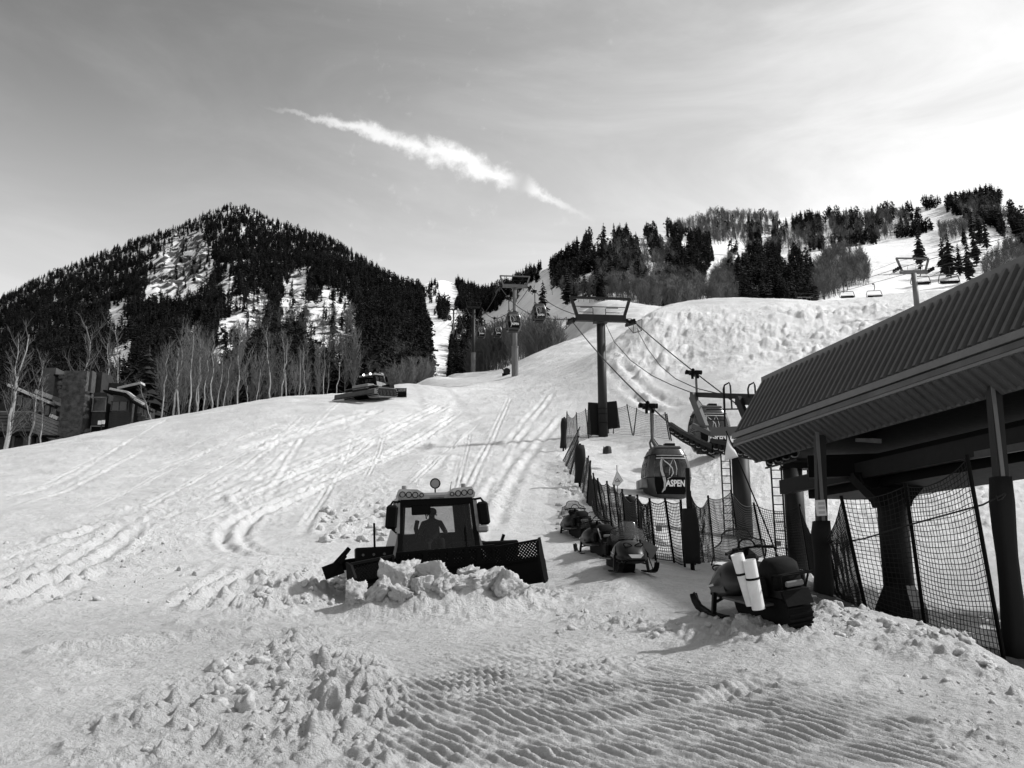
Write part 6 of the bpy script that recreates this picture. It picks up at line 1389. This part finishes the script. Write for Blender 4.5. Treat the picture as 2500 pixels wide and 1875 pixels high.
# ------------------------------------------------------------------ net fences
def net_fence(label, poles, mesh_m, r_net, mat_net, r_pole=0.035, sag=0.12, y_hint=None, group=None, thick=(), jit=1.0):
    """poles: (top px, top py, bottom px, bottom py[, depth]). Bases stand on the snow; the net hangs between neighbours."""
    B, T = [], []
    for q in poles:
        if len(q) == 5: b = P(q[2], q[3], q[4])
        else: b = G(q[2], q[3])
        g = gz(b.x, b.y); b = Vector((b.x, b.y, g if len(q) == 4 else min(b.z, g))); t_ = P(q[0], q[1], b.y); B.append(b); T.append(t_)
    o = thing('net_fence', label, 'net fence', B[0]); off = Matrix.Translation(-B[0])
    for i, (b, t_) in enumerate(zip(B, T)):
        m_ = MB(); m_.M = off; d = (t_ - b).normalized(); m_.tube([b - d * 0.35, b.lerp(t_, 0.5) + Vector((random.uniform(-0.01, 0.01), 0, 0)), t_ + d * 0.08], r_pole, 7); m_.build('pole', 'black', o)
    for i in range(len(B) - 1):
        b0, b1, t0, t1 = B[i] + Vector((0, 0, 0.06)), B[i + 1] + Vector((0, 0, 0.06)), T[i], T[i + 1]; W = ((b1 - b0).length + (t1 - t0).length) / 2; H = ((t0 - b0).length + (t1 - b1).length) / 2
        nu, nv = max(4, int(W / mesh_m)), max(5, int(H / mesh_m)); sg = sag * W
        if nu * nv > 4200: k = math.sqrt(4200 / (nu * nv)); nu, nv = int(nu * k), int(nv * k)
        bel = random.uniform(-0.03, 0.06) * W; sd_ = random.randrange(50)
        ug, vg = np.meshgrid(np.linspace(0, 1, nu + 1), np.linspace(0, 1, nv + 1), indexing='ij')
        def pt(u, v):
            u_ = u[..., None]; v_ = v[..., None]
            p = (np.array(b0) * (1 - u_) + np.array(b1) * u_) * (1 - v_) + (np.array(t0) * (1 - u_) + np.array(t1) * u_) * v_
            c = 4 * u * (1 - u); wob = fbm(u * W * 1.4 + sd_, v * H * 1.4, 2, sd_)
            p[..., 2] -= sg * c * (0.35 + 0.65 * v) * (0.8 + 0.3 * np.cos(v * 9 + sd_)); p[..., 1] += bel * c * np.sin(np.pi * v) + 0.03 * jit * wob; p[..., 2] += 0.025 * jit * wob * np.minimum(1, (1 - v) * 8); p[..., 0] += 0.03 * jit * fbm(u * W * 1.7 + 7, v * H * 1.7 + sd_, 2, sd_ + 3) * c
            return p
        g = pt(ug, vg) - np.array(B[0]); vs, fs = [], []
        def strand(line, r):
            n0 = sum(len(a) for a in vs); m = len(line); tn = np.gradient(line, axis=0); tn /= np.linalg.norm(tn, axis=1)[:, None] + 1e-9
            a = np.cross(tn, [0, 1, 0.0]); a /= np.linalg.norm(a, axis=1)[:, None] + 1e-9; c = np.cross(tn, a)
            rg = np.stack([line + a * r * math.cos(q) + c * r * math.sin(q) for q in (0, 2.094, 4.189)], 1).reshape(-1, 3); vs.append(rg)
            k = np.arange(m - 1)[:, None] * 3; j = np.arange(3)[None]; j2 = (j + 1) % 3; fs.append(np.stack([k + j, k + j2, k + 3 + j2, k + 3 + j], -1).reshape(-1, 4) + n0)
        for j in range(nv + 1): strand(g[:, j], r_net * (1.7 if j in (0, nv) else 1.0))
        for i2 in range(nu + 1): strand(g[i2], r_net * 0.85)
        n_ = link('net', raw_mesh('net', np.concatenate(vs), np.concatenate(fs), mat_net), o); n_['kind'] = 'stuff'
    return o, B, T


def c5(q, top=None): return (1340 + q[0] / 2.764, 850 + q[1] / 2.764, 1340 + q[2] / 2.764, 850 + q[3] / 2.764)
back = [c5(q) for q in ((122, 435, 112, 690), (185, 440, 197, 640), (247, 415, 268, 615), (305, 395, 303, 582))]
net_fence('pale net fence on thin poles curving up to the left of the nearest gondola tower', back, 0.12, 0.010, 'net_far', 0.035, 0.08)
net_fence('pale net fence stretching right of the nearest gondola tower', [c5(q) for q in ((400, 375, 402, 575), (445, 405, 435, 578), (528, 385, 565, 588), (592, 410, 572, 592), (703, 440, 703, 605), (785, 440, 815, 622), (797, 450, 828, 628))], 0.12, 0.010, 'net_far', 0.04, 0.06)
left = [c5(q) for q in ((206, 540, 95, 765), (200, 600, 115, 805), (198, 640, 145, 865), (215, 690, 190, 905), (266, 737, 228, 985), (280, 770, 256, 1046))]
net_fence('dark net fence with leaning poles descending left of the enclosure', left, 0.12, 0.008, 'net_far', 0.034, 0.05)
front = [c5(q) for q in ((280, 770, 262, 1050), (300, 855, 335, 1150), (330, 890, 382, 1190), (392, 910, 430, 1235), (440, 935, 483, 1270), (495, 965, 530, 1310), (597, 1005, 622, 1372), (680, 1030, 722, 1442), (785, 1030, 846, 1452), (890, 1040, 918, 1482))]
net_fence('front net fence with dark poles behind the three parked snowmobiles', front, 0.085, 0.0105, 'net', 0.036, 0.12)
net_fence('front net fence section between the padded post and the station ladder', [c5(q) for q in ((952, 980, 985, 1465), (1075, 1010, 1118, 1440), (1230, 970, 1300, 1440), (1383, 1055, 1452, 1400))], 0.085, 0.0105, 'net', 0.038, 0.12)
net_fence('net fence passing behind the station columns and the first padded post', [(1841, 1232, 1868, 1370), (1953, 1236, 1978, 1398), (2055, 1218, 2113, 1477, 20.6)], 0.09, 0.0095, 'net', 0.036, 0.10)
net_fence('coarse black net fence hung high on leaning poles under the station at the right', [(2055, 1218, 2114, 1478, 20.6), (2211, 1187, 2256, 1494, 19.4), (2362, 1120, 2448, 1582, 17.2)], 0.105, 0.0085, 'net', 0.042, 0.10)
m_ = MB(); a = P(1985, 1405, 20.8); m_.tube([P(2025, 1330, 21.5), P(2110, 1315, 20.2), P(2225, 1280, 19.2), P(2400, 1232, 17.6), P(2455, 1204, 17.5)], 0.018, 6).tube([P(2432, 1210, 17.5), P(2436, 1222, 17.5), P(2446, 1218, 17.5), P(2455, 1206, 17.5)], 0.016, 5)
tag(m_.build('rope', 'rope'), 'taut rope tied to the right padded post running through the net', 'rope')


def padded_post(label, q, w_, hp=1.0, pole_up=0.0):
    b = G(q[2], q[3]); g = gz(b.x, b.y); b = Vector((b.x, b.y, g)); t_ = P(q[0], q[1], b.y); o = thing('padded_post', label, 'post', b); d = t_ - b
    MB().tube([(0, 0, -0.4), tuple(d * 1.02)], 0.06, 8).build('post', 'black', o)
    m_ = MB(); n = 12; rings = []
    for i in range(8):
        f = i / 7; c_ = d * (0.10 + (hp - 0.12) * f); rr = w_ / 2 * (1 + 0.10 * math.sin(f * 8 + q[0]) - (0.12 if i == 7 else 0))
        rings.append([(c_.x + math.copysign(abs(math.cos(a)) ** 0.6, math.cos(a)) * rr, c_.y + math.copysign(abs(math.sin(a)) ** 0.6, math.sin(a)) * rr, c_.z) for a in np.linspace(0, 6.283, n, endpoint=False)])
    m_.loft(rings); m_.build('pad', 'pad', o, True)
    if pole_up: m_ = MB(); m_.box((d.x, d.y, d.z + pole_up / 2), (0.11, 0.11, pole_up)); m_.build('upper_post', 'steel_dark', o)
padded_post('black padded post at the upper left corner of the enclosure', c5((104, 470, 96, 700)), 0.42); padded_post('black padded post midway along the leaning left fence', c5((210, 650, 208, 945)), 0.5)
padded_post('thick black padded post behind the snowmobile facing the camera', c5((547, 995, 552, 1290)), 0.44); padded_post('black padded post under the nearest gondola cabin', c5((944, 1075, 974, 1500)), 0.46, 1.0, 1.1)

# ------------------------------------------------------------------ flags, signs and odds and ends
def flat(name, label, cat, pts, th, mt, group=None, parent=None):
    pts = [Vector(p) for p in pts]; c = sum(pts, Vector()) / len(pts); n_ = (pts[1] - pts[0]).cross(pts[2] - pts[0]).normalized() * th; n = len(pts)
    m_ = MB(); m_.add([p - c for p in pts] + [p - c + n_ for p in pts], [tuple(range(n))[::-1], tuple(range(n, 2 * n))] + [(i, (i + 1) % n, n + (i + 1) % n, n + i) for i in range(n)])
    o = m_.build(name, mt, parent); o.location = c
    return tag(o, label, cat, group) if label else o
b = G(1905, 1440); fl = thing('bamboo_flag', 'pale pennant on a thin leaning pole in front of the station column', 'flag', P(1911, 1392, 17.0)); off = Matrix.Translation(-fl.location)
m_ = MB(); m_.M = off; m_.tube([P(1915, 1400, 17.0), P(1850, 1235, 17.0), P(1773, 1052, 17.0)], 0.014, 6); m_.build('pole', 'black', fl)
def cloth(nu, nv, f, mt, parent, off, th=0.006):
    g = [[f(i / nu, j / nv) for j in range(nv + 1)] for i in range(nu + 1)]; m_ = MB(); m_.M = off; vs = [p for r_ in g for p in r_]; k = nv + 1
    m_.add(vs, [(i * k + j, i * k + j + 1, (i + 1) * k + j + 1, (i + 1) * k + j) for i in range(nu) for j in range(nv)]); o = m_.build('cloth', mt, parent, True); o.modifiers.new('solid', 'SOLIDIFY').thickness = th; return o
A_p, B_p, C_p, D_p = P(1776, 1062, 17.0), P(1801, 1116, 17.0), P(1774, 1131, 16.95), P(1765, 1118, 17.02)
cloth(10, 8, lambda u, v: A_p.lerp(B_p, u).lerp(A_p.lerp(C_p.lerp(D_p, 0.5), u), v) + Vector((0, 0.05 * math.sin(u * 5 + v * 4) * u, 0)), 'cloth_flag', fl, off)
def diamond(label, px, py, w_, h, Y, tilt, pole):
    c = P(px, py, Y); sx = w_ / FPX * Y / 2; sz = h / FPX * Y / 2; o = thing('warning_pennant', label, 'sign', c)
    if pole: MB().tube([(0, 0.03, sz * 1.8), (0, 0.03, -sz * 2.6)], 0.014, 6).build('pole', 'black', o)
    q = [Vector((math.sin(tilt) * sz, 0, sz)), Vector((sx, 0, -sz * 0.3)), Vector((sx * 0.1, 0.02, -sz)), Vector((-sx * 0.9, 0, -sz * 0.85))]; n_ = Vector((0, 0.012, 0))
    m_ = MB(); m_.add(q + [v + n_ for v in q], [(0, 1, 2, 3), (7, 6, 5, 4), (0, 4, 5, 1), (1, 5, 6, 2), (2, 6, 7, 3), (3, 7, 4, 0)]); pl = m_.build('plate', 'white_plastic', o)
    m_ = MB(); m_.tube([v + Vector((0, -0.005, 0)) for v in q + q[:1]], 0.008, 5); m_.build('border', 'sign_grey', pl)
    m_ = MB(); m_.tube([q[3].lerp(q[0], 0.25) + Vector((0.06, -0.01, 0)), q[0].lerp(q[1], 0.5) + Vector((-0.1, -0.01, -0.1)), q[1].lerp(q[2], 0.4) + Vector((-0.06, -0.01, 0.02))], 0.014, 5).tube([q[3].lerp(q[1], 0.3) + Vector((0, -0.01, 0.06)), q[3].lerp(q[1], 0.75) + Vector((0, -0.01, 0.04))], 0.012, 5); m_.build('mark', 'sign_grey', pl)
diamond('white diamond pennant hanging on the dark leaning fence at the left', 1408, 1140, 22, 34, G(1412, 1185).y, 0.2, False); diamond('white diamond pennant on a thin pole inside the enclosure', 1507, 1168, 28, 36, 36.0, 0.0, True)
st_ = on_ground(1483, 1108); o = thing('stump', 'broken dark stump sticking out of the snow inside the enclosure', 'stump', st_); m_ = MB()
m_.loft([[(math.cos(a) * r_ * (1 + 0.12 * math.sin(3 * a)), math.sin(a) * r_ * 0.8, z + (0.09 * math.sin(a * 3.1) if i == 2 else 0)) for a in np.linspace(0, 6.283, 9, endpoint=False)] for i, (r_, z) in enumerate(((0.30, -0.2), (0.28, 0.2), (0.24, 0.42)))]); m_.build('trunk', 'wood_dark', o)
Yf = G(1560, 1395).y + 0.3; fs_ = thing('safety_flag', 'dark square flag on a thin pole beside the snowmobile facing the camera', 'flag', P(1592, 1392, Yf)); off = Matrix.Translation(-fs_.location)
m_ = MB(); m_.M = off; m_.tube([P(1598, 1400, Yf + 0.02), P(1568, 1318, Yf + 0.02), P(1560, 1300, Yf + 0.02)], 0.012, 6); m_.build('pole', 'black', fs_)
q = [P(1566, 1315, Yf), P(1608, 1337, Yf), P(1596, 1358, Yf + 0.03), P(1590, 1366, Yf + 0.03), P(1562, 1346, Yf)]
flat('cloth', None, None, [v for v in q], 0.008, 'sign_grey', None, fs_).location -= fs_.location
for px, py, w_, lab in ((1609, 1290, 0.16, 'small dark tag hanging in the front net below the nearest cabin'), (1901, 1327, 0.14, 'small grey tag hanging in the net beside the station ladder')):
    Y = G(px, py + 90).y - 0.25; c = P(px, py, Y); flat('net_tag', lab, 'tag', [c + Vector(v) for v in ((-w_ / 2, 0, -w_ / 2), (w_ / 2, 0, -w_ / 2), (w_ / 2, 0, w_ / 2), (-w_ / 2, 0, w_ / 2))], 0.01, 'sign_grey')
for px, y0, px1, y1, lab in ((1459, 1290, 1480, 1352, 'whip pole on the middle snowmobile of the three'),):
    Y = G(1470, 1360).y - 0.4; o = MB(); o.tube([P(px, y0, Y), P(px1, y1, Y)], 0.018, 6); tag(o.build('whip_pole', 'galv'), lab, 'pole')
# small dark machine at the foot of the second tower
b = on_ground(1236, 917); o = thing('snow_gun', 'small dark snow gun half buried left of the second tower foot', 'snow gun', b); m_ = MB(); m_.cyl((0, 0.5, 0.3), (0.1, -0.5, 0.55), 0.45, 0.55, 14); m_.build('barrel', 'steel_dark', o); MB().bar((-0.2, 0, 0.4), (-1.1, 0, 1.9), 0.25, 0.2).build('arm', 'steel_mid', o); MB().bbox((0, 0, 0), (1.3, 1.0, 0.4), 0.05).build('base', 'black', o)

# ------------------------------------------------------------------ houses beyond the left crest
def plank_wall(parent, a, b, z0, z1, th=0.12, mt='wood_dark', h=0.24, name='plank'):
    a, b = Vector(a), Vector(b); d = (b - a); L = d.length; n_ = Vector((d.y, -d.x, 0)).normalized(); m0 = MB(); m0.box((L / 2, 0.06, h / 2 - 0.012), (L, th, h - 0.025), (R(-4), 0, 0)); me = m0.mesh(name, mt); ang = math.atan2(d.y, d.x); z = z0
    while z < z1 - 0.05: o = link(name, me, parent); o.location = (a.x, a.y, z); o.rotation_euler.z = ang; z += h
def house_window(parent, x, y, z, w_, h, frame='house_trim', tilt=0.0, panes=1):
    m_ = MB(); f = 0.10
    m_.box((x, y, z - h / 2), (w_ + 2 * f, 0.14, f), (0, tilt, 0)).box((x, y, z + h / 2), (w_ + 2 * f, 0.14, f), (0, tilt, 0)).box((x - w_ / 2, y, z), (f, 0.14, h)).box((x + w_ / 2, y, z), (f, 0.14, h))
    for i in range(1, panes): m_.box((x - w_ / 2 + w_ * i / panes, y, z), (f * 0.7, 0.12, h))
    wd = m_.build('window', frame, parent); MB().box((x, y + 0.05, z), (w_, 0.03, h)).build('pane', 'dark_glass', wd); return wd
def snow_cap(parent, pts, th=0.35):
    pts = [Vector(p) for p in pts]; n = len(pts); m_ = MB(); m_.add(pts + [p + Vector((0, 0, th)) for p in pts], [tuple(range(n))[::-1], tuple(range(n, 2 * n))] + [(i, (i + 1) % n, n + (i + 1) % n, n + i) for i in range(n)]); o = m_.build('roof_snow', SNOW, parent)
    bv = o.modifiers.new('soft', 'BEVEL'); bv.width = th * 0.42; bv.segments = 2; return o
mat('dark_glass', 0.02, 0.12, 0.3, 1.5, spec=0.5); mat('siding', 0.05, 0.75, 0.4, 1.5, 0.01)
YH = 104.0; k = YH / FPX                         # metres per pixel at the houses


def hp(px, py, dy=0.0): p = P(px, py, YH + dy); return p - hl
# left house: dark timber house with balcony, strip windows and sloping snowy eaves
hl = P(60, 1100, YH); ha = thing('timber_house', 'dark timber house with a planked balcony at the left edge', 'house', hl)
def wall_box(parent, x0, y0, x1, y1, dy0, dy1, mt, name='wall'):
    a, b = hp(x0, y1, dy0), hp(x1, y0, dy0); m_ = MB(); m_.box(((a.x + b.x) / 2, (dy0 + dy1) / 2, (a.z + b.z) / 2), (abs(b.x - a.x), dy1 - dy0, abs(b.z - a.z))); return m_.build(name, mt, parent)
wall_box(ha, -120, 985, 130, 1140, 2.5, 9, 'wood_dark'); wall_box(ha, 92, 898, 137, 1010, 5, 9, 'siding', 'upper_tower'); 
m_ = MB(); a, b = hp(86, 893), hp(142, 902); m_.box(((a.x + b.x) / 2, 7, (a.z + b.z) / 2), (2.9, 5, 0.22), (0, R(4), 0)); m_.build('tower_roof', 'black', ha)
def sloped(parent, p0, p1, dy, wd, ht, name, mt): a, b = hp(*p0), hp(*p1); a.y = b.y = dy; m_ = MB(); m_.bar(a, b, wd, ht); return m_.build(name, mt, parent)
for yy, nm in (((946, 0), 'roof_eave'),):
    sloped(ha, (-130, 930), (15, 945), 1.6, 2.6, 0.25, 'roof', 'black'); sloped(ha, (15, 945), (135, 995), 1.6, 2.6, 0.25, 'roof', 'black')
m_ = MB(); a, b = hp(15, 938), hp(118, 982); a.y = b.y = 0.9; m_.bar(a, b, 1.2, 0.32); m_.build('roof_snow', SNOW, ha); m_ = MB(); a, b = hp(62, 946), hp(105, 962); a.y = b.y = 3.4; m_.bar(a, b, 2.5, 0.5); m_.build('roof_snow', SNOW, ha); m_ = MB(); a, b = hp(117, 1012), hp(136, 1020); a.y = b.y = 0.8; m_.bar(a, b, 0.8, 0.4); m_.build('roof_snow', SNOW, ha)
for px, py, w_, h in ((72, 982, 14, 26), (88, 992, 14, 26), (106, 1000, 12, 26), (126, 1034, 14, 24), (40, 975, 16, 24), (20, 968, 14, 24)): c = hp(px, py); house_window(ha, c.x, 2.4, c.z, w_ * k, h * k)
a, b = hp(-100, 1050), hp(62, 1020); a1, b1 = hp(62, 1030), hp(140, 1062)
for i in range(6):                               # balcony boards
    sloped(ha, (-120, 1006 + i * 8), (62, 1006 + i * 8), 1.2, 0.08, 0.30, 'balcony_board', 'siding'); sloped(ha, (64, 1008 + i * 8), (140, 1036 + i * 8), 1.2, 0.08, 0.30, 'balcony_board', 'house_trim')
sloped(ha, (-120, 1001), (62, 1001), 1.15, 0.14, 0.16, 'balcony_rail', 'house_trim'); sloped(ha, (62, 1001), (140, 1030), 1.15, 0.14, 0.16, 'balcony_rail', 'house_trim'); sloped(ha, (-120, 1054), (140, 1064), 1.3, 1.8, 0.2, 'balcony_floor', 'black')
for px in (10, 38, 55, 70, 100): a, b = hp(px, 1140), hp(px, 1056); m_ = MB(); m_.box((a.x, 1.4, (a.z + b.z) / 2), (0.28, 0.28, b.z - a.z)); m_.build('balcony_post', 'siding', ha)
wall_box(ha, 55, 1066, 78, 1130, 1.0, 2.0, 'siding', 'lower_screen')
# stone-walled house with the low wing
hl = P(230, 1080, YH); hb = thing('stone_house', 'house with tall rubble stone wall and low windowed wing behind the left crest', 'house', hl)
wall_box(hb, 134, 905, 213, 1120, 0.5, 5, 'stone_dark', 'stone_wall')
rs = random.Random(5)
for i in range(120):                              # stones standing proud of the wall
    px, py = rs.uniform(138, 209), rs.uniform(908, 1075); c = hp(px, py); s_ = rs.uniform(0.18, 0.42); m_ = MB(); m_.sphere((c.x, 0.48, c.z), s_, 7, 4, (1, 0.3, rs.uniform(0.5, 0.9))); m_.build('stone', 'stone_dark', hb)
wall_box(hb, 213, 958, 262, 1120, 1.5, 6, 'wood_dark'); wall_box(hb, 262, 962, 318, 1120, 1.0, 6, 'siding', 'wing_wall')
wall_box(hb, 212, 905, 226, 958, 1.2, 2.2, 'siding', 'chimney'); wall_box(hb, 228, 908, 250, 958, 3, 6, 'wood_dark', 'upper_wall')
c = hp(230, 982); house_window(hb, c.x, 1.35, c.z, 33 * k, 36 * k); c = hp(283, 988); house_window(hb, c.x, 0.85, c.z, 38 * k, 24 * k, 'siding', 0, 2)
c = hp(226, 1052); m_ = MB(); m_.box((c.x, 1.42, c.z), (33 * k, 0.1, 34 * k)); dr = m_.build('garage_opening', 'black', hb); m_ = MB(); a = hp(209, 1036); b = hp(243, 1036); m_.box(((a.x + b.x) / 2, 1.38, a.z), (b.x - a.x, 0.14, 0.12)).box((a.x, 1.38, a.z - 0.9), (0.12, 0.14, 1.8)); m_.build('door_frame', 'house_trim', dr)
for q in (((255, 955), (300, 962)), ((300, 962), (330, 985)), ((330, 985), (358, 1000))): sloped(hb, q[0], q[1], 0.8, 2.4, 0.22, 'roof', 'black')
for q in (((268, 949), (310, 957)), ((310, 957), (324, 968)), ((328, 974), (346, 984))): a, b = hp(*q[0]), hp(*q[1]); a.y = b.y = 0.4; m_ = MB(); m_.bar(a, b, 1.0, 0.26); m_.build('roof_snow', SNOW, hb)
a, b = hp(244, 928), hp(304, 914); a.y = b.y = 5.5; m_ = MB(); m_.bar(a, b, 1.5, 0.3); m_.build('roof_snow', SNOW, hb); sloped(hb, (240, 936), (306, 922), 5.5, 2, 0.25, 'roof', 'black'); wall_box(hb, 250, 935, 304, 965, 5, 8, 'wood_dark', 'back_wall')
for i in range(4): sloped(hb, (318, 1004 + i * 9), (354, 1024 + i * 9), 2.2, 0.1, 0.34, 'plank', 'siding')
for px, py in ((325, 990), (336, 997), (346, 1004)): c = hp(px, py); house_window(hb, c.x, 2.0, c.z, 8 * k, 22 * k)
wall_box(hb, 316, 988, 352, 1120, 2.6, 6, 'wood_dark', 'wing_wall')
plank_wall(hb, hp(264, 1040, 0.9) * 1 + Vector((0, 0, 0)), hp(316, 1040, 0.9), hp(264, 1090).z, hp(264, 1003).z, 0.05, 'wood_dark')
p = P(248, 1032, 92); o = thing('trail_sign', 'small pale double sign board on a post at the snow crest before the house', 'sign', (p.x, 92, gz(p.x, 92))); h = p.z - o.location.z
MB().box((0, 0, h / 2), (0.1, 0.1, h + 0.6)).build('post', 'steel_dark', o); MB().box((-0.18, -0.08, h), (0.34, 0.04, 0.42)).build('board', 'white_plastic', o); MB().box((0.2, -0.08, h + 0.05), (0.34, 0.04, 0.42)).build('board', 'white_plastic', o)

# ------------------------------------------------------------------ broken snow pushed by the blade
def chunk_mesh(seed, flat_=0.7, sub=2):
    bm = bmesh.new(); rc = random.Random(seed); bmesh.ops.create_cube(bm, size=1.0)
    for v in bm.verts: v.co = Vector((v.co.x * rc.uniform(0.75, 1.2), v.co.y * rc.uniform(0.75, 1.2), v.co.z * flat_ * rc.uniform(0.7, 1.25)))
    bmesh.ops.subdivide_edges(bm, edges=bm.edges, cuts=15, use_grid_fill=True)
    co = np.array([v.co[:] for v in bm.verts]); n = fbm(co[:, 0] * 2.2 + seed, co[:, 1] * 2.2 + co[:, 2] * 1.7, 4, seed % 40); n2 = fbm(co[:, 2] * 3 + seed, co[:, 0] * 3 - co[:, 1] * 2, 3, seed % 30 + 3)
    r_ = np.linalg.norm(co, axis=1)[:, None]; sm = co / np.maximum(r_, 1e-6) * 0.55; n3 = np.abs(fbm(co[:, 0] * 6 + seed + co[:, 2] * 2, co[:, 1] * 6 - co[:, 2] * 5, 4, seed % 20 + 5)); co2 = co * 0.84 + sm * np.array([1, 1, flat_]) * 0.16 + co / np.maximum(r_, 1e-6) * (0.16 * n + 0.10 * n2 - 0.20 * n3)[:, None]
    for v, c in zip(bm.verts, co2): v.co = c
    me = bpy.data.meshes.new('snow_block'); bm.to_mesh(me); bm.free(); me.materials.append(SNOW); me.polygons.foreach_set('use_smooth', [True] * len(me.polygons)); return me
CH = [chunk_mesh(s, f) for s, f in ((11, 0.8), (12, 0.6), (13, 0.9), (14, 0.7), (15, 0.5), (16, 0.85))]
BL = [(965, 1402, 0.95, 'big cracked snow block standing against the left of the blade'), (1000, 1385, 0.85, 'tall pointed snow block at the blade, left of its middle'), (1058, 1388, 0.8, 'bright crumbling snow block before the middle of the blade'), (1140, 1390, 0.75, 'snow block with a notched top right of the blade middle'),
      (1185, 1408, 1.15, 'large smooth snow slab leaning right of the blade middle'), (1242, 1422, 1.0, 'rounded snow slab at the right end of the pushed snow'), (872, 1440, 0.85, 'snow block at the left end of the blade, lying lowest'), (925, 1438, 0.9, 'tilted snow slab left of centre in the pushed snow'),
      (1032, 1432, 0.7, 'knobbly snow lump in front of the pushed blocks'), (1085, 1435, 0.75, 'snow lump front and centre of the pushed snow'), (1120, 1420, 0.8, 'snow lump between the middle blocks and the large slab'), (980, 1446, 0.6, 'small snow lump in the front row at the left')]
for i, (px, py, s_, lab) in enumerate(BL):
    Y = 19.1 - (py - 1395) * 0.017; c = P(px, py + 8, Y); g = gz(c.x, Y); o = link('snow_block', CH[(i * 5 + 2) % 6]); zc = max(c.z, g + s_ * 0.12)
    o.location = (c.x, Y, zc - 0.04); f = rs.uniform(0.55, 0.95); o.scale = (s_ * f, s_ * 0.5, s_ * rs.uniform(0.45, 0.8)); o.rotation_euler = (rs.uniform(-0.7, 0.7), rs.uniform(-0.8, 0.8), rs.uniform(0, 6.28)); tag(o, lab, 'snow block', 'snow blocks pushed by the blade')
def rubble(name, label, spots):                   # crumbs too many to count: one object
    vs, fs, n = [], [], 0
    src = []
    for me in CH:
        co = np.empty(len(me.vertices) * 3, np.float32); me.vertices.foreach_get('co', co); co = co.reshape(-1, 3); src.append(co)
    low = []
    for s in range(10):
        bm = bmesh.new(); bmesh.ops.create_icosphere(bm, subdivisions=3 if s < 5 else 2, radius=0.5); rc = random.Random(s)
        c = np.array([v.co[:] for v in bm.verts]); c *= (1 + 0.75 * fbm(c[:, 0] * 2.2 + s * 9, c[:, 1] * 2.2 + c[:, 2] * 2, 3, s) - 0.4 * np.abs(fbm(c[:, 0] * 5 + s, c[:, 2] * 5 + c[:, 1] * 3, 2, s + 7)))[:, None]; low.append((c * [1, 0.85, 0.62], np.array([[v.index for v in f.verts] for f in bm.faces]))); bm.free()
    for (x, y, z, s) in spots:
        c, f = low[rs.randrange(5) + (5 if s < 0.2 else 0)]; q = Euler((rs.uniform(-1, 1), rs.uniform(-1, 1), rs.uniform(0, 6.28))).to_matrix(); vs.append(c @ np.array(q).T * s + [x, y, z]); fs.append(f + n); n += len(c)
    o = link(name, raw_mesh(name, np.concatenate(vs), np.concatenate(fs), SNOW, True)); tag(o, label, 'snow', None, 'stuff')
sp = []
for (x0, x1, y0, y1, n, s0, s1, up) in ((845, 1300, 1395, 1470, 420, 0.08, 0.55, 0.10), (620, 860, 1400, 1480, 90, 0.1, 0.4, 0.0), (300, 980, 1560, 1860, 120, 0.03, 0.13, 0.0), (520, 720, 1620, 1740, 40, 0.08, 0.34, 0.0), (1340, 2100, 1490, 1560, 110, 0.04, 0.2, 0.0), (1990, 2480, 1480, 1650, 150, 0.05, 0.24, 0.02),
                                    (780, 980, 1230, 1330, 50, 0.12, 0.5, 0.0), (0, 500, 1300, 1480, 70, 0.06, 0.26, 0.0), (1360, 1440, 1130, 1290, 60, 0.12, 0.45, 0.0), (2200, 2500, 1650, 1860, 60, 0.03, 0.1, 0.0), (900, 1900, 1520, 1700, 60, 0.02, 0.07, 0.0)):
    for i in range(n):
        px, py = rs.uniform(x0, x1), rs.uniform(y0, y1)
        if up and abs(px - 1070) > 225 - 0.0 * py: pass
        if x0 == 1990 and abs(py - np.interp(px, [1990, 2110, 2250, 2380, 2480], [1470, 1500, 1535, 1580, 1640])) > 40: continue
        if x0 == 300 and not in_poly(px, py, [(300, 1750), (620, 1580), (760, 1545), (900, 1590), (1000, 1720), (950, 1860), (250, 1860)]): continue
        p = G(px, py); s_ = s0 + (s1 - s0) * rs.random() ** 2.6; z = gz(p.x, p.y) + (up * rs.random() * max(0, 1 - abs(px - 1070) / 240) if up else 0); sp.append((p.x, p.y, z + s_ * 0.02, s_))
rubble('snow_rubble', 'loose snow crumbs and lumps scattered over the churned slope', sp)
